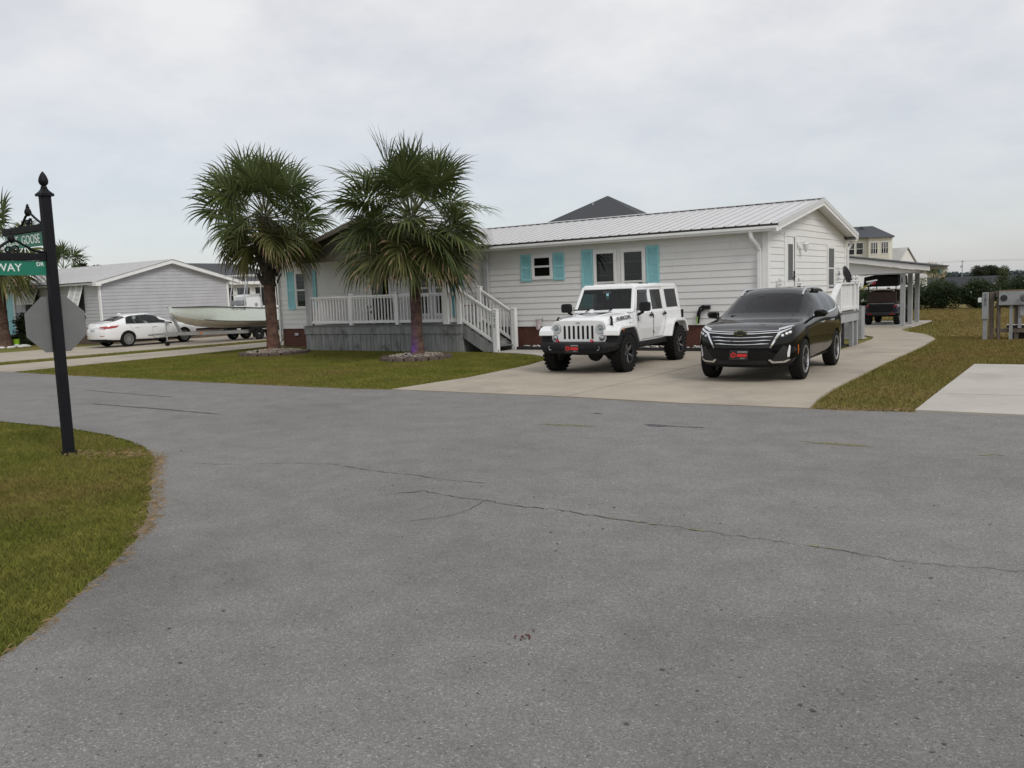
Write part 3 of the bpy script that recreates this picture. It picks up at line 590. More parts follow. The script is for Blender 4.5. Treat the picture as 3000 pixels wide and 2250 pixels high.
# standing-rib metal panels
PW = 0.9144
def panel_mesh(length, slope):
    prof = []
    for k in range(3):
        x = k*PW/3; prof += [(x, .0), (x+.12, .0), (x+.132, .020), (x+.158, .020), (x+.170, .0)]
    prof.append((PW-.002, .0)); L_ = length
    vs = []; fs = []
    n = len(prof)
    for (t, dz) in ((0, 0), (L_, slope*L_)):
        for lay in (0, -.008):
            for x, h in prof: vs.append((x, t, dz+h+lay))
    b = MB(); b.v = vs
    for i in range(n-1):
        rib = 1 if i % 5 in (1, 3) else 0  # rib sides use the darkened tone that imitates shade along each rib
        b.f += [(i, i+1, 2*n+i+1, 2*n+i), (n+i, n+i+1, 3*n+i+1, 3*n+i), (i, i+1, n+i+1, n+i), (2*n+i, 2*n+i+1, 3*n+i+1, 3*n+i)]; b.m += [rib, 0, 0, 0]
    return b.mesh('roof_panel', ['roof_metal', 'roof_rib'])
roofp = tag(bpy.data.objects.new('roof', None), 'white ribbed metal roof'); COL.objects.link(roofp); roofp.parent = house
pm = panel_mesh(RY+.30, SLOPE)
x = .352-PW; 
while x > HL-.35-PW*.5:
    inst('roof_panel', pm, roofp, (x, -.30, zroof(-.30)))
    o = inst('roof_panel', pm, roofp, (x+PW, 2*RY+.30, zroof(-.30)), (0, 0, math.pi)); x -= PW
b = MB(); ns = 61; xs = np.linspace(HL-.33, .36, ns)
for s in (-1, 1): b.add([(xs[0], RY, zroof(RY)+.045), (xs[-1], RY, zroof(RY)+.045), (xs[-1], RY+s*.15, zroof(RY)+.012), (xs[0], RY+s*.15, zroof(RY)+.012)], [(0, 1, 2, 3)])
b.build('ridge_cap', 'roof_metal', roofp, fix=False)
MB().box(HL-.31, .35, -.285, -.244, 3.10, 3.222).box(HL-.31, .35, HW+.244, HW+.262, 3.10, 3.22).build('drip_edge', 'roof_edge', roofp)
def gutter(x0, x1, y, z, parent):
    """K-style gutter with its shadowed trough"""
    pr = [(y, z+.13), (y, z), (y-.07, z), (y-.09, z+.05), (y-.115, z+.06), (y-.115, z+.105), (y-.10, z+.105), (y-.10, z+.068), (y-.08, z+.058), (y-.062, z+.012), (y-.012, z+.012), (y-.012, z+.13)]
    MB().prism(pr, 'x', x0, x1).build('gutter', 'trim_white', parent)
gutter(-8.75, .335, -.29, 3.045, house); gutter(HL-.3, -16.8, -.29, 3.045, house)
MB().box(.335, .36, -.385, -.24, 3.03, 3.165).build('eave_return', 'trim_white', house)
MB().box(.0, .34, HW+.0, HW+.25, 3.02, 3.10).build('eave_return', 'trim_white', house)
def downspout(pts, parent, w=.075, m='trim_white', r=None):
    b = MB()
    for p, q in zip(pts[:-1], pts[1:]): b.bar(p, q, w, w*.8, up=(0, 1, 0.001))
    return b.build('downspout', m, parent)
MB().tube([(-.33, -.31, 3.06), (-.33, -.31, 2.95), (-.30, -.27, 2.86), (-.22, -.12, 2.72), (-.19, -.07, 2.60)], .06, 8).build('downspout', 'trim_white', house, 50)
MB().box(-.24, -.14, -.10, -.03, ZB-.3, 2.62).build('downspout', 'trim_white', house, bevel=.008)
downspout([(.16, HW+.16, 3.05), (.16, HW+.16, 2.93), (.07, HW+.05, 2.74), (.07, HW+.05, .15)], house)
downspout([(HL+.02, -.33, 3.05), (HL+.02, -.33, 2.95), (HL+.05, -.07, 2.78), (HL+.05, -.07, .30), (HL+.03, -.12, .16), (HL+.0, -.34, .06)], house)
# roof vents
for vx, vy in ((-9.35, .55),):
    z0 = zroof(vy); MB().lathe([(.06, -.05), (.06, .16), (.10, .17), (.10, .24), (.02, .26)], 14, Matrix.Translation((vx, vy, z0))).build('roof_vent', 'galv', house, 40)

# windows: M maps (u along the wall, n outwards, z up)
FRONT = lambda x, y=0.0, z=0.0: Matrix(((1, 0, 0, x), (0, -1, 0, y), (0, 0, 1, z), (0, 0, 0, 1)))
SIDE = lambda x, y, z=0.0: Matrix(((0, 1, 0, x), (1, 0, 0, y), (0, 0, 1, z), (0, 0, 0, 1)))      # wall facing +X, u = +Y
def tbuild(mb, M, name, m, parent, bevel=0, smooth=None):
    mb.v = [tuple(M @ Vector(v)) for v in mb.v]; return mb.build(name, m, parent, smooth, bevel)
def window(parent, M, w, z0, z1, split=None, tr=.075, blind=True, glass='win_glass', back='inside_dark', trim='trim_white', fr=.04, name='window', o_=0.0):
    b = MB(); d = .06+o_
    b.box(0, w, 0, d, z0, z0+tr).box(0, w, 0, d, z1-tr, z1).box(0, tr, 0, d, z0+tr, z1-tr).box(w-tr, w, 0, d, z0+tr, z1-tr)
    win = tbuild(b, M, name, trim, parent, .006)
    inner = (tr, w-tr, z0+tr, z1-tr)
    tbuild(MB().box(inner[0]-.01, inner[1]+.01, .0, .022+o_*.3, inner[2]-.01, inner[3]+.01), M, 'room_shade', back, win)
    zs = [inner[2], *( [split] if split else [] ), inner[3]]
    for i in range(len(zs)-1):
        a, c = zs[i], zs[i+1]; off = .045+o_ if i else .040+o_
        b = MB(); s = fr*.7
        b.box(inner[0], inner[1], off-.012, off+.010, a, a+s).box(inner[0], inner[1], off-.012, off+.010, c-s, c).box(inner[0], inner[0]+s, off-.012, off+.010, a+s, c-s).box(inner[1]-s, inner[1], off-.012, off+.010, a+s, c-s)
        tbuild(b, M, 'sash', trim, win)
        tbuild(MB().box(inner[0]+s*.5, inner[1]-s*.5, off-.004, off, a+s*.5, c-s*.5), M, 'pane', glass, win)
    if blind:
        b = MB(); z = inner[2]+.03
        while z < inner[3]-.02:
            b.add([(inner[0]+.02, .026, z), (inner[1]-.02, .026, z), (inner[1]-.02, .034, z+.028), (inner[0]+.02, .034, z+.028)], [(0, 1, 2, 3)]); z += .05
        tag(tbuild(b, M, 'blind_slats', 'blind', win), kind='stuff')
    return win
def shutter(parent, M, w, z0, z1, m='teal', split=None, o_=0.0):
    st = .055; sp = split if split else (z0+z1)/2; a = .022+o_; d = .05+o_
    b = MB().box(0, st, a, d, z0, z1).box(w-st, w, a, d, z0, z1).box(st, w-st, a, d, z0, z0+.075).box(st, w-st, a, d, z1-.075, z1).box(st, w-st, a, d, sp-.035, sp+.035)
    s = tbuild(b, M, 'shutter', m, parent, .004)
    b = MB()
    for (p, q) in ((z0+.075, sp-.035), (sp+.035, z1-.075)):
        z = p
        while z < q-.012: b.add([(st, a+.002, z+.026), (w-st, a+.002, z+.026), (w-st, d-.006, z), (st, d-.006, z), (st, d-.006, z+.007), (w-st, d-.006, z+.007), (w-st, a+.008, z+.033), (st, a+.008, z+.033)], [(0, 1, 2, 3), (3, 2, 5, 4), (4, 5, 6, 7)]); z += .033
    tag(tbuild(b, M, 'louvers', m, s), kind='stuff')
    return s
window(house, FRONT(-7.2), .75, 2.10, 2.85, 2.49, blind=True)
shutter(house, FRONT(-7.60), .385, 2.06, 2.88); shutter(house, FRONT(-6.43), .385, 2.06, 2.88)
window(house, FRONT(-5.06), .76, 1.25, 2.86, 1.93); window(house, FRONT(-4.17), .76, 1.25, 2.86, 1.93)
shutter(house, FRONT(-5.46), .385, 1.25, 2.90, split=1.85); shutter(house, FRONT(-3.38), .385, 1.25, 2.90, split=1.85)
MB().box(-4.29, -4.18, -.05, -.022, 1.25, 2.86).build('mullion_trim', 'siding_white', house)
window(house, FRONT(-17.84), .75, 1.42, 2.83, 2.12, blind=False, back='screen')
shutter(house, FRONT(-18.27), .40, 1.40, 2.83); shutter(house, FRONT(-17.09), .40, 1.40, 2.83)
# porch windows and door behind the railing
window(house, FRONT(-12.0), .80, 1.05, 2.86, 2.0, blind=False); window(house, FRONT(-11.1), .74, 1.05, 2.86, 2.0, blind=False)
shutter(house, FRONT(-10.34), .46, 1.05, 2.88, m='teal_dark')
window(house, FRONT(-14.0), 1.0, .88, 2.9, None, blind=False, name='front_door')
# gable end: door, lamp, window
dr = tbuild(MB().box(1.36, 2.36, 0, .045, 2.98, 3.08).box(1.36, 1.45, 0, .045, .95, 2.98).box(2.27, 2.36, 0, .045, .95, 2.98), SIDE(0, 0), 'door_frame', 'trim_white', house, .006)
door = tbuild(MB().box(1.46, 1.60, .02, .035, .97, 2.97).box(2.06, 2.26, .02, .035, .97, 2.97).box(1.60, 2.06, .02, .035, .97, 1.80).box(1.60, 2.06, .02, .035, 2.78, 2.97), SIDE(0, 0), 'side_door', 'trim_white', house)
tbuild(MB().box(1.60, 2.06, .022, .028, 1.80, 2.78), SIDE(0, 0), 'pane', 'screen', door)
tbuild(MB().box(1.585, 1.60, .02, .05, 1.79, 2.79).box(2.06, 2.075, .02, .05, 1.79, 2.79).box(1.585, 2.075, .02, .05, 1.78, 1.80), SIDE(0, 0), 'glass_bead', 'trim_white', door)
tbuild(MB().box(2.215, 2.225, .035, .05, .97, 2.97), SIDE(0, 0), 'door_gap', 'seam', door)
tbuild(MB().box(2.13, 2.17, .03, .06, 1.78, 2.05).bar((2.15, .075, 1.90), (2.02, .085, 1.88), .03, .03).box(2.12, 2.18, .03, .07, 1.96, 2.02), SIDE(0, 0), 'door_handle', 'black_metal', door)
lamp = tbuild(MB().lathe([(.075, 0), (.075, .025), (.03, .04)], 12, Matrix.Translation((2.62, .02, 2.78)) @ Matrix.Rotation(-math.pi/2, 4, 'X')).tube([(2.62, .05, 2.80), (2.66, .11, 2.88), (2.74, .17, 2.89), (2.77, .19, 2.83)], .014, 8), SIDE(0, 0), 'wall_lamp', 'trim_white', house, smooth=40)
tbuild(MB().lathe([(.02, .06), (.10, .02), (.105, .0), (.09, -.005)], 12, Matrix.Translation((2.77, .19, 2.78))), SIDE(0, 0), 'lamp_cap', 'trim_white', lamp, smooth=40)
tbuild(MB().lathe([(.085, 0), (.08, -.06), (.05, -.14), (.02, -.19), (.005, -.2)], 12, Matrix.Translation((2.77, .19, 2.775))), SIDE(0, 0), 'lamp_glass', 'trim_white', lamp, smooth=40)
window(house, SIDE(0, 5.70), .86, 1.40, 2.84, 2.13, blind=False, back='screen', glass='screen', fr=.03)
# vent grille on the left brick, hose hanger and cable on the front wall
MB().box(-18.02, -17.82, -.03, .02, .42, .52).box(-18.0, -17.84, -.05, -.03, .43, .46).build('foundation_vent', 'galv', house)
MB().box(-1.62, -1.50, -.035, .02, .22, .34).build('foundation_vent', 'galv', house)
hh = thing('hose_hanger', 'black wire hose hanger on the siding holding a pinkish plastic bag', 'hanger', (-6.95, -.03, .82))
MB().tube([(-.14, 0, .06), (-.12, -.09, .07), (.12, -.09, .07), (.16, -.10, .13)], .009, 6).tube([(-.1, 0, .02), (-.1, -.08, .05)], .008, 6).tube([(.1, 0, .02), (.1, -.08, .05)], .008, 6).build('wire_rack', 'black_metal', hh, 40)
bmB = MB().loft([[(math.cos(a)*rx+ox, math.sin(a)*.035-.09, z) for a in np.linspace(0, 2*math.pi, 10, endpoint=False)] for z, rx, ox in ((.05, .10, -.01), (.0, .085, -.0), (-.06, .07, -.03), (-.14, .085, -.03), (-.20, .075, -.03), (-.23, .03, -.035))]); bmB.build('bag', 'bag', hh, 60)
cb = thing('cable_hook', 'dark cable and lime strap hanging on the wall behind the black car mirror', 'cable', (-1.71, -.03, .75))
MB().tube([(.10, -.03, .40), (.0, -.05, .45), (-.10, -.05, .40), (-.16, -.05, .25), (-.17, -.05, .02), (-.15, -.05, -.02), (-.13, -.05, .12), (-.1, -.05, .30), (.02, -.04, .38)], .03, 7).box(-.05, .18, -.07, 0, .36, .46).build('cable', 'black_plastic', cb, 50)
MB().tube([(-.155, -.085, .16), (-.175, -.085, -.04)], .012, 6).build('strap', 'lime', cb)
# edging timber and white stones
for (x0, x1) in ((-7.55, -3.8), (-3.78, -.06)):
    tag(MB().box(x0, x1, -.50, -.42, .0, .10).build('edging_timber', 'timber_black', None, bevel=.01), 'low black edging timber along the brick base, %s' % ('left half by the steps' if x0 < -5 else 'right half behind the cars'), 'edging')
def stones(name, n, fn, smin, smax, m, seed, label, parent=None):
    R = np.random.default_rng(seed); base = np.array([(1, 0, 0), (-1, 0, 0), (0, 1, 0), (0, -1, 0), (0, 0, .7), (0, 0, -.5), (.7, .7, .2), (-.7, .7, .2), (.7, -.7, .2), (-.7, -.7, .2)])
    fc = np.array([(4, 0, 6), (4, 6, 2), (4, 2, 7), (4, 7, 1), (4, 1, 9), (4, 9, 3), (4, 3, 8), (4, 8, 0), (5, 6, 0), (5, 2, 6), (5, 7, 2), (5, 1, 7), (5, 9, 1), (5, 3, 9), (5, 8, 3), (5, 0, 8)])
    V = []; Fs = []
    for i in range(n):
        c = fn(R); s_ = R.uniform(smin, smax)*np.array([1, R.uniform(.6, 1), R.uniform(.5, .8)]); a = R.uniform(0, 6.28); p = base*(1+R.normal(0, .12, base.shape))*s_
        rot = np.array([[math.cos(a), -math.sin(a), 0], [math.sin(a), math.cos(a), 0], [0, 0, 1]]); V.append(p@rot.T + np.array(c)); Fs.append(fc+10*i)
    me = np_mesh(name, np.concatenate(V), np.concatenate(Fs), m, smooth=True); o = bpy.data.objects.new(name, me); COL.objects.link(o)
    if parent: o.parent = parent
    return tag(o, label, 'stones' if not parent else None, kind='stuff')
stones('white_gravel', 420, lambda R: (R.uniform(-7.4, -.1), R.uniform(-.40, -.05), R.uniform(.03, .13)), .03, .06, 'white_stone', 4, 'white marble stones between brick base and black edging')
# ------------------------------------------------------------------ front porch
PX0, PX1, PY, PZ = -15.88, -8.98, -1.40, 0.85
porch = thing('front_porch', 'grey boarded front porch with white railing, steps and low gable roof', 'porch', (-12.4, -1.4, 0))
def P_(o): o.matrix_parent_inverse = Matrix.Translation((12.4, 1.4, 0)); return o
r_ = random.Random(12)
x = PX0; 
while x < PX1-.03:                                                   # vertical skirt boards
    w = r_.choice((.12, .14, .14, .19)); w = min(w, PX1-x)
    dz = r_.uniform(-.02, .02)
    P_(MB().box(x+.006, x+w-.006, PY-.006+r_.uniform(0, .012), PY+.02, -.02, .545+dz*.2).build('skirt_board', 'deck_grey', porch)); x += w
y = PY+.03
while y < -.1: P_(MB().box(PX1-.02, PX1+.003+r_.uniform(-.004, .002), y, y+.132, -.02, .55).build('skirt_board', 'deck_grey', porch)); P_(MB().box(PX0-.003, PX0+.02, y, y+.132, -.02, .55).build('skirt_board', 'deck_grey', porch)); y += .138
for a, c in ((PX0-.02, -11.3), (-11.295, -9.15), (-9.145, PX1+.02)): P_(MB().box(a, c, PY-.03, PY-.008, .555, .815).build('rim_board', 'deck_grey', porch, bevel=.004))
P_(MB().box(PX1+.006, PX1+.03, PY-.005, -.05, .555, .815).build('rim_board', 'deck_grey', porch))
y = PY-.05
while y < -.02: P_(MB().box(PX0-.04, PX1+.04, y, min(y+.136, -.02), .82, PZ).build('floor_board', 'deck_floor', porch)); y += .14
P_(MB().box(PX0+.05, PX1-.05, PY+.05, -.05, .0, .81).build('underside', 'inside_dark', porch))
def post(parent, x, y, z0, z1, w, m='rail_white', cap=True, name='post', PF=P_):
    b = MB().box(x-w/2, x+w/2, y-w/2, y+w/2, z0, z1); p = PF(b.build(name, m, parent, bevel=.006))
    if cap:
        c = w/2+.008; PF(MB().add([(x-c, y-c, z1), (x+c, y-c, z1), (x+c, y+c, z1), (x-c, y+c, z1), (x-c, y-c, z1+.02), (x+c, y-c, z1+.02), (x+c, y+c, z1+.02), (x-c, y+c, z1+.02), (x, y, z1+.05)],
            [(3, 2, 1, 0), (0, 1, 5, 4), (1, 2, 6, 5), (2, 3, 7, 6), (3, 0, 4, 7), (4, 5, 8), (5, 6, 8), (6, 7, 8), (7, 4, 8)]).build('post_cap', m, parent))
    return p
RYp = PY+.10
post(porch, -15.70, RYp, PZ, 3.02, .20, 'post_grey', cap=False); post(porch, -13.67, RYp, PZ, 1.86, .14); post(porch, -11.59, RYp, PZ, 1.86, .14)
post(porch, -9.55, RYp, PZ, 3.02, .19, 'rail_white', cap=False); post(porch, -8.86, -.10, .75, 3.0, .15, 'post_grey', cap=False)
post(porch, -9.05, RYp, PZ-.05, 1.97, .145); post(porch, -9.05, -.25, PZ-.05, 1.95, .145)
post(porch, -7.75, RYp+.05, 0, 1.24, .15); post(porch, -7.75, -.28, 0, 1.24, .15)
bal_me = MB().box(-.019, .019, -.019, .019, 0, .82).mesh('baluster', 'rail_white')
def railing(parent, p0, p1, z0, z1, PF=P_, sp=.135, m='rail_white', me=bal_me, h=.82, slope=0.0, drop=0.0):
    """rails from p0 to p1 (x,y); slope = drop in height along the run"""
    a, c = Vector(p0), Vector(p1); ln = (c-a).length; d = (c-a)/ln
    rl = PF(MB().bar((*a, z1), (*c, z1-drop), .075, .06).bar((*a, z1-.05), (*c, z1-drop-.05), .04, .05).build('top_rail', m, parent, bevel=.006))
    PF(MB().bar((*a, z0), (*c, z0-drop), .05, .085).build('bottom_rail', m, parent, bevel=.005))
    n = max(1, int(ln/sp)); 
    for k in range(n):
        t = (k+.5)/n; p = a+d*ln*t; o = inst('baluster', me, parent, (p.x, p.y, z0-drop*t)); o.scale.z = (z1-z0)/h; PF(o)
railing(porch, (-15.6, RYp), (-13.74, RYp), .955, 1.80); railing(porch, (-13.60, RYp), (-11.66, RYp), .955, 1.80); railing(porch, (-11.52, RYp), (-9.65, RYp), .955, 1.80); railing(porch, (-9.45, RYp), (-9.13, RYp), .955, 1.80, sp=.11)
railing(porch, (-15.70, RYp+.1), (-15.70, -.05), .955, 1.80); railing(porch, (-9.05, -.18), (-8.9, -.1), .955, 1.80)
railing(porch, (-8.98, RYp+.01), (-7.82, RYp+.05), .98, 1.84, drop=.68, sp=.125); railing(porch, (-8.98, -.25), (-7.82, -.28), .98, 1.84, drop=.68, sp=.125)
for k in range(4):                                                   # steps
    zt = .68-.17*k; xa = -8.95+.29*k
    P_(MB().box(xa-.0, xa+.31, RYp+.03, -.22, zt-.035, zt).build('tread', 'deck_floor', porch, bevel=.005)); P_(MB().box(xa-.01, xa+.012, RYp+.05, -.24, zt, zt+.135).build('riser', 'deck_grey', porch))
for yy in (RYp+.02, -.25): P_(MB().prism([(-8.95, .80), (-8.95, .42), (-8.2, .0), (-7.66, .0), (-7.66, .06)], 'y', yy-.02, yy+.02).build('stringer', 'deck_grey', porch))
# gable roof over the porch
GX0, GX1, GC, GZ, GS = -16.70, -8.42, -12.56, 3.24, 0.272
gz = lambda x: GZ+GS*((x-GX0) if x < GC else (GX1-x))
Lg = math.hypot(GC-GX0, gz(GC)-GZ)
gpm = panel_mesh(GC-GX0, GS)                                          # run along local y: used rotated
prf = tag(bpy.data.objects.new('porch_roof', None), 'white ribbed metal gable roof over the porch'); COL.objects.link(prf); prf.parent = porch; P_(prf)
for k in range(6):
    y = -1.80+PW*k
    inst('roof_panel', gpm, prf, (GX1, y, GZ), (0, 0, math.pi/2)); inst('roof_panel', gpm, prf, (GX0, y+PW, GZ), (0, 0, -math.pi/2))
MB().add([(GC, -1.80, gz(GC)+.045), (GC, 3.7, gz(GC)+.045), (GC+.15, 3.7, gz(GC)+.01), (GC+.15, -1.80, gz(GC)+.01), (GC-.15, -1.80, gz(GC)+.01), (GC-.15, 3.7, gz(GC)+.01)], [(0, 1, 2, 3), (0, 4, 5, 1)]).build('ridge_cap', 'roof_metal', prf, fix=False)
for s in (0, 1):
    a = GX0 if s == 0 else GX1
    P_(MB().add([(a, -1.805, GZ-.16), (GC, -1.805, gz(GC)-.16), (GC, -1.805, gz(GC)-.015), (a, -1.805, GZ-.015), (a, -1.775, GZ-.16), (GC, -1.775, gz(GC)-.16), (GC, -1.775, gz(GC)-.015), (a, -1.775, GZ-.015)],
        [(0, 1, 2, 3), (4, 5, 6, 7), (0, 1, 5, 4), (1, 2, 6, 5), (2, 3, 7, 6), (3, 0, 4, 7)]).build('rake_board', 'taupe', porch))
    P_(MB().add([(a, -1.77, GZ-.06), (GC, -1.77, gz(GC)-.06), (GC, .2, gz(GC)-.06), (a, .2, GZ-.06), (a, -1.77, GZ-.04), (GC, -1.77, gz(GC)-.04), (GC, .2, gz(GC)-.04), (a, .2, GZ-.04)],
        [(0, 1, 2, 3), (4, 5, 6, 7), (0, 1, 5, 4), (1, 2, 6, 5), (2, 3, 7, 6), (3, 0, 4, 7)]).build('roof_deck', 'taupe', porch))
P_(MB().prism([(-16.1, 3.18), (-9.0, 3.18), (-9.0, gz(-9.0)-.05), (GC, gz(GC)-.06), (-16.1, gz(-16.1)-.05)], 'y', RYp-.06, RYp-.02).build('gable_panel', 'taupe', porch))
P_(MB().box(-16.0, -9.2, RYp-.10, RYp+.10, 3.02, 3.18).build('beam', 'taupe', porch)); P_(MB().box(-15.95, -8.8, RYp+.10, -.03, 3.09, 3.11).build('ceiling', 'trim_white', porch))
lt = thing('porch_lantern', 'white glass lantern hanging from the porch beam', 'lantern', (-12.2, -1.7, 2.70))
MB().tube([(0, 0, .36), (0, 0, .62)], .010, 6).lathe([(.02, .36), (.055, .33), (.12, .26), (.125, .24)], 6).lathe([(.07, -.02), (.075, 0), (.02, .01)], 6).build('lantern_frame', 'black_metal', lt)
MB().lathe([(.075, .0), (.115, .24)], 6).build('lantern_glass', 'lamp_glass', lt); MB().lathe([(.02, .02), (.025, .10), (.005, .14)], 8).build('bulb', 'trim_white', lt, 40)
ch = thing('porch_chair', 'dark outdoor armchair on the porch behind the railing', 'chair', (-13.1, -.55, PZ), rad(10))
MB().box(-.3, .3, -.28, .28, .36, .44).build('seat', 'black_metal', ch, bevel=.02); MB().box(-.3, .3, .22, .28, .44, .86).build('backrest', 'black_metal', ch, bevel=.02)
for sx_ in (-1, 1):
    MB().box(sx_*.3-.03, sx_*.3+.03, -.28, .28, .56, .61).build('armrest', 'black_metal', ch)
    for sy in (-.24, .24): MB().box(sx_*.27-.025, sx_*.27+.025, sy-.025, sy+.025, 0, .56).build('leg', 'black_metal', ch)
tb = thing('porch_table', 'small dark side table on the porch by the steps', 'table', (-9.35, -.45, PZ))
MB().lathe([(.22, .52), (.22, .55)], 16).build('table_top', 'berry', tb)
for k in range(3): MB().tube([(.16*math.cos(k*2.1), .16*math.sin(k*2.1), .52), (.2*math.cos(k*2.1), .2*math.sin(k*2.1), 0)], .012, 6).build('leg', 'black_metal', tb)
# house number down the foot post
for k, c in enumerate('225'): P_(text_part(c, .155, frame_M((-7.75, RYp+.05-.077, 1.10-.165*k), (1, 0, 0), (0, 0, 1)), 'letter_dark', porch, 'house_number', .003))

# ------------------------------------------------------------------ side deck at the gable end
deck = thing('side_deck', 'small weathered white railed deck at the gable end door', 'deck', (0, 0, 0))
ID = lambda o: o
DY0, DY1, DXE, DZ = .62, 2.55, 1.66, .93
for k in range(12): MB().box(.06, DXE+.03, DY0-.03+.165*k, DY0-.03+.165*k+.158, DZ-.04, DZ).build('floor_board', 'deck_floor', deck)
MB().box(DXE-.04, DXE, DY0, DY1, DZ-.27, DZ-.045).build('rim_board', 'post_grey', deck); MB().box(.06, DXE, DY0-.003, DY0+.037, DZ-.27, DZ-.045).build('rim_board', 'post_grey', deck)
for x, y in ((DXE-.06, DY0+.02), (DXE-.06, DY1-.55), (DXE-.06, DY1-.07), (.4, DY0+.02)): post(deck, x, y, -.02, DZ-.05, .10, 'post_grey', False, 'support_post', ID)
def finial_post(x, y, z0, z1, w=.10):
    post(deck, x, y, z0, z1, w, 'rail_old', True, 'post', ID); MB().lathe([(.02, .03), (.03, .05), (.025, .06), (.045, .085), (.052, .115), (.042, .15), (.005, .165)], 12, Matrix.Translation((x, y, z1))).build('ball_finial', 'rail_old', deck, 40)
for x, y in ((DXE-.05, DY0+.05), (DXE-.05, DY1-.4), (.62, DY0+.05), (.12, DY0+.05), (DXE-.05, DY1+.0)): finial_post(x, y, DZ, 1.70)
k = 0; y = DY0+.13
while y < DY1-.03: MB().box(DXE-.075, DXE-.055, y, y+.125, DZ+.02, 1.64).build('rail_board', 'rail_old', deck); y += .135
MB().box(DXE-.10, DXE, DY0+.1, DY1, 1.64, 1.68).build('top_rail', 'rail_old', deck); MB().box(DXE-.055, DXE-.02, DY0+.1, DY1, DZ+.04, DZ+.12).build('bottom_rail', 'rail_old', deck)
MB().box(.17, DXE-.1, DY0+.0, DY0+.09, 1.60, 1.64).build('top_rail', 'rail_old', deck)
MB().bar((DXE-.05, DY0+.02, 1.66), (DXE-.05, DY0-.95, 1.10), .14, .04).build('stair_rail', 'rail_white', deck); MB().bar((DXE-.05, DY0+.02, 1.02), (DXE-.05, DY0-1.0, .40), .06, .22).build('stair_stringer', 'rail_white', deck)
post(deck, DXE-.05, DY0-1.0, 0, 1.12, .10, 'rail_old', True, 'post', ID)
for k in range(4): MB().box(.7, DXE-.02, DY0-.27*(k+1), DY0-.27*k, .70-.19*k, .74-.19*k).build('tread', 'deck_floor', deck)
MB().box(.1, 1.5, DY0+.2, DY1-.2, .0, .02).build('ground_pad', 'timber_black', deck)
tag(MB().box(.25, 1.35, 1.0, 2.3, .02, .62).box(.3, 1.3, 1.1, 2.2, .62, .64).build('storage_box', 'black_plastic', None, bevel=.03), 'black storage box under the side deck', 'box')
ac = thing('utility_cabinet', 'grey metal utility cabinet standing beside the side deck', 'cabinet', (1.12, 4.35, 0))
MB().box(-.32, .20, .15, .55, .03, .95).build('body', 'grey_box', ac, bevel=.012); MB().box(-.36, .24, .10, .60, 0, .03).build('base', 'concrete_grey', ac); MB().box(.05, .08, .138, .15, .70, .76).build('latch', 'black_metal', ac); MB().box(-.33, .21, .14, .56, .95, .965).build('lid', 'grey_box', ac)
tr_ = thing('deck_tray', 'dark flat tray lying at the deck edge', 'tray', (1.45, 2.0, DZ)); MB().box(-.1, .1, -.15, .15, .0, .08).build('tray', 'black_plastic', tr_, bevel=.01)
ds = thing('satellite_dish', 'dark grey oval satellite dish on a pole beside the gable end', 'satellite dish', (.28, 7.2, 0))
Md = Matrix.Translation((0, .0, 1.88)) @ Matrix.Rotation(rad(38), 4, 'Z') @ Matrix.Rotation(rad(72), 4, 'Y') @ Matrix.Diagonal((1.1, .9, 1, 1))
MB().lathe([(.005, -.07), (.12, -.06), (.22, -.035), (.30, 0), (.305, .008), (.30, .008), (.22, -.025), (.12, -.05), (.005, -.06)], 28, Md).build('reflector', 'rim_dark', ds, 50)
MB().tube([(-.1, -.05, 0), (-.1, -.05, 1.7), (-.06, -.02, 1.85)], .025, 8).build('mast', 'galv', ds); MB().tube([(-.03, 0, 1.68), (.22, -.2, 1.62), (.34, -.26, 1.80)], .014, 6).build('feed_arm', 'galv', ds); MB().box(.30, .40, -.31, -.22, 1.78, 1.86).build('receiver', 'grey_box', ds)

# ------------------------------------------------------------------ carport
cp = thing('carport', 'open grey white carport with sloping roof behind the house', 'carport', (0, 11, 0))
def C_(o): o.matrix_parent_inverse = Matrix.Translation((0, -11, 0)); return o
zc = lambda x: 2.56 - (x+.62)*.157
for (y0, y1, nm) in ((10.90, 10.95, 'fascia'), (15.15, 15.2, 'fascia')):
    C_(MB().add([(-2.2, y0, zc(-2.2)-.17), (2.15, y0, zc(2.15)-.17), (2.15, y0, zc(2.15)), (-2.2, y0, zc(-2.2)), (-2.2, y1, zc(-2.2)-.17), (2.15, y1, zc(2.15)-.17), (2.15, y1, zc(2.15)), (-2.2, y1, zc(-2.2))],
        [(0, 1, 2, 3), (4, 5, 6, 7), (0, 1, 5, 4), (1, 2, 6, 5), (2, 3, 7, 6), (3, 0, 4, 7)]).build(nm, 'trim_white', cp))
C_(MB().add([(-2.25, 10.86, zc(-2.25)+.005), (2.2, 10.86, zc(2.2)+.005), (2.2, 15.25, zc(2.2)+.005), (-2.25, 15.25, zc(-2.25)+.005), (-2.25, 10.86, zc(-2.25)+.035), (2.2, 10.86, zc(2.2)+.035), (2.2, 15.25, zc(2.2)+.035), (-2.25, 15.25, zc(-2.25)+.035)],
    [(0, 1, 2, 3), (4, 5, 6, 7), (0, 1, 5, 4), (1, 2, 6, 5), (2, 3, 7, 6), (3, 0, 4, 7)]).build('roof', 'roof_dark', cp))
z = 1.92
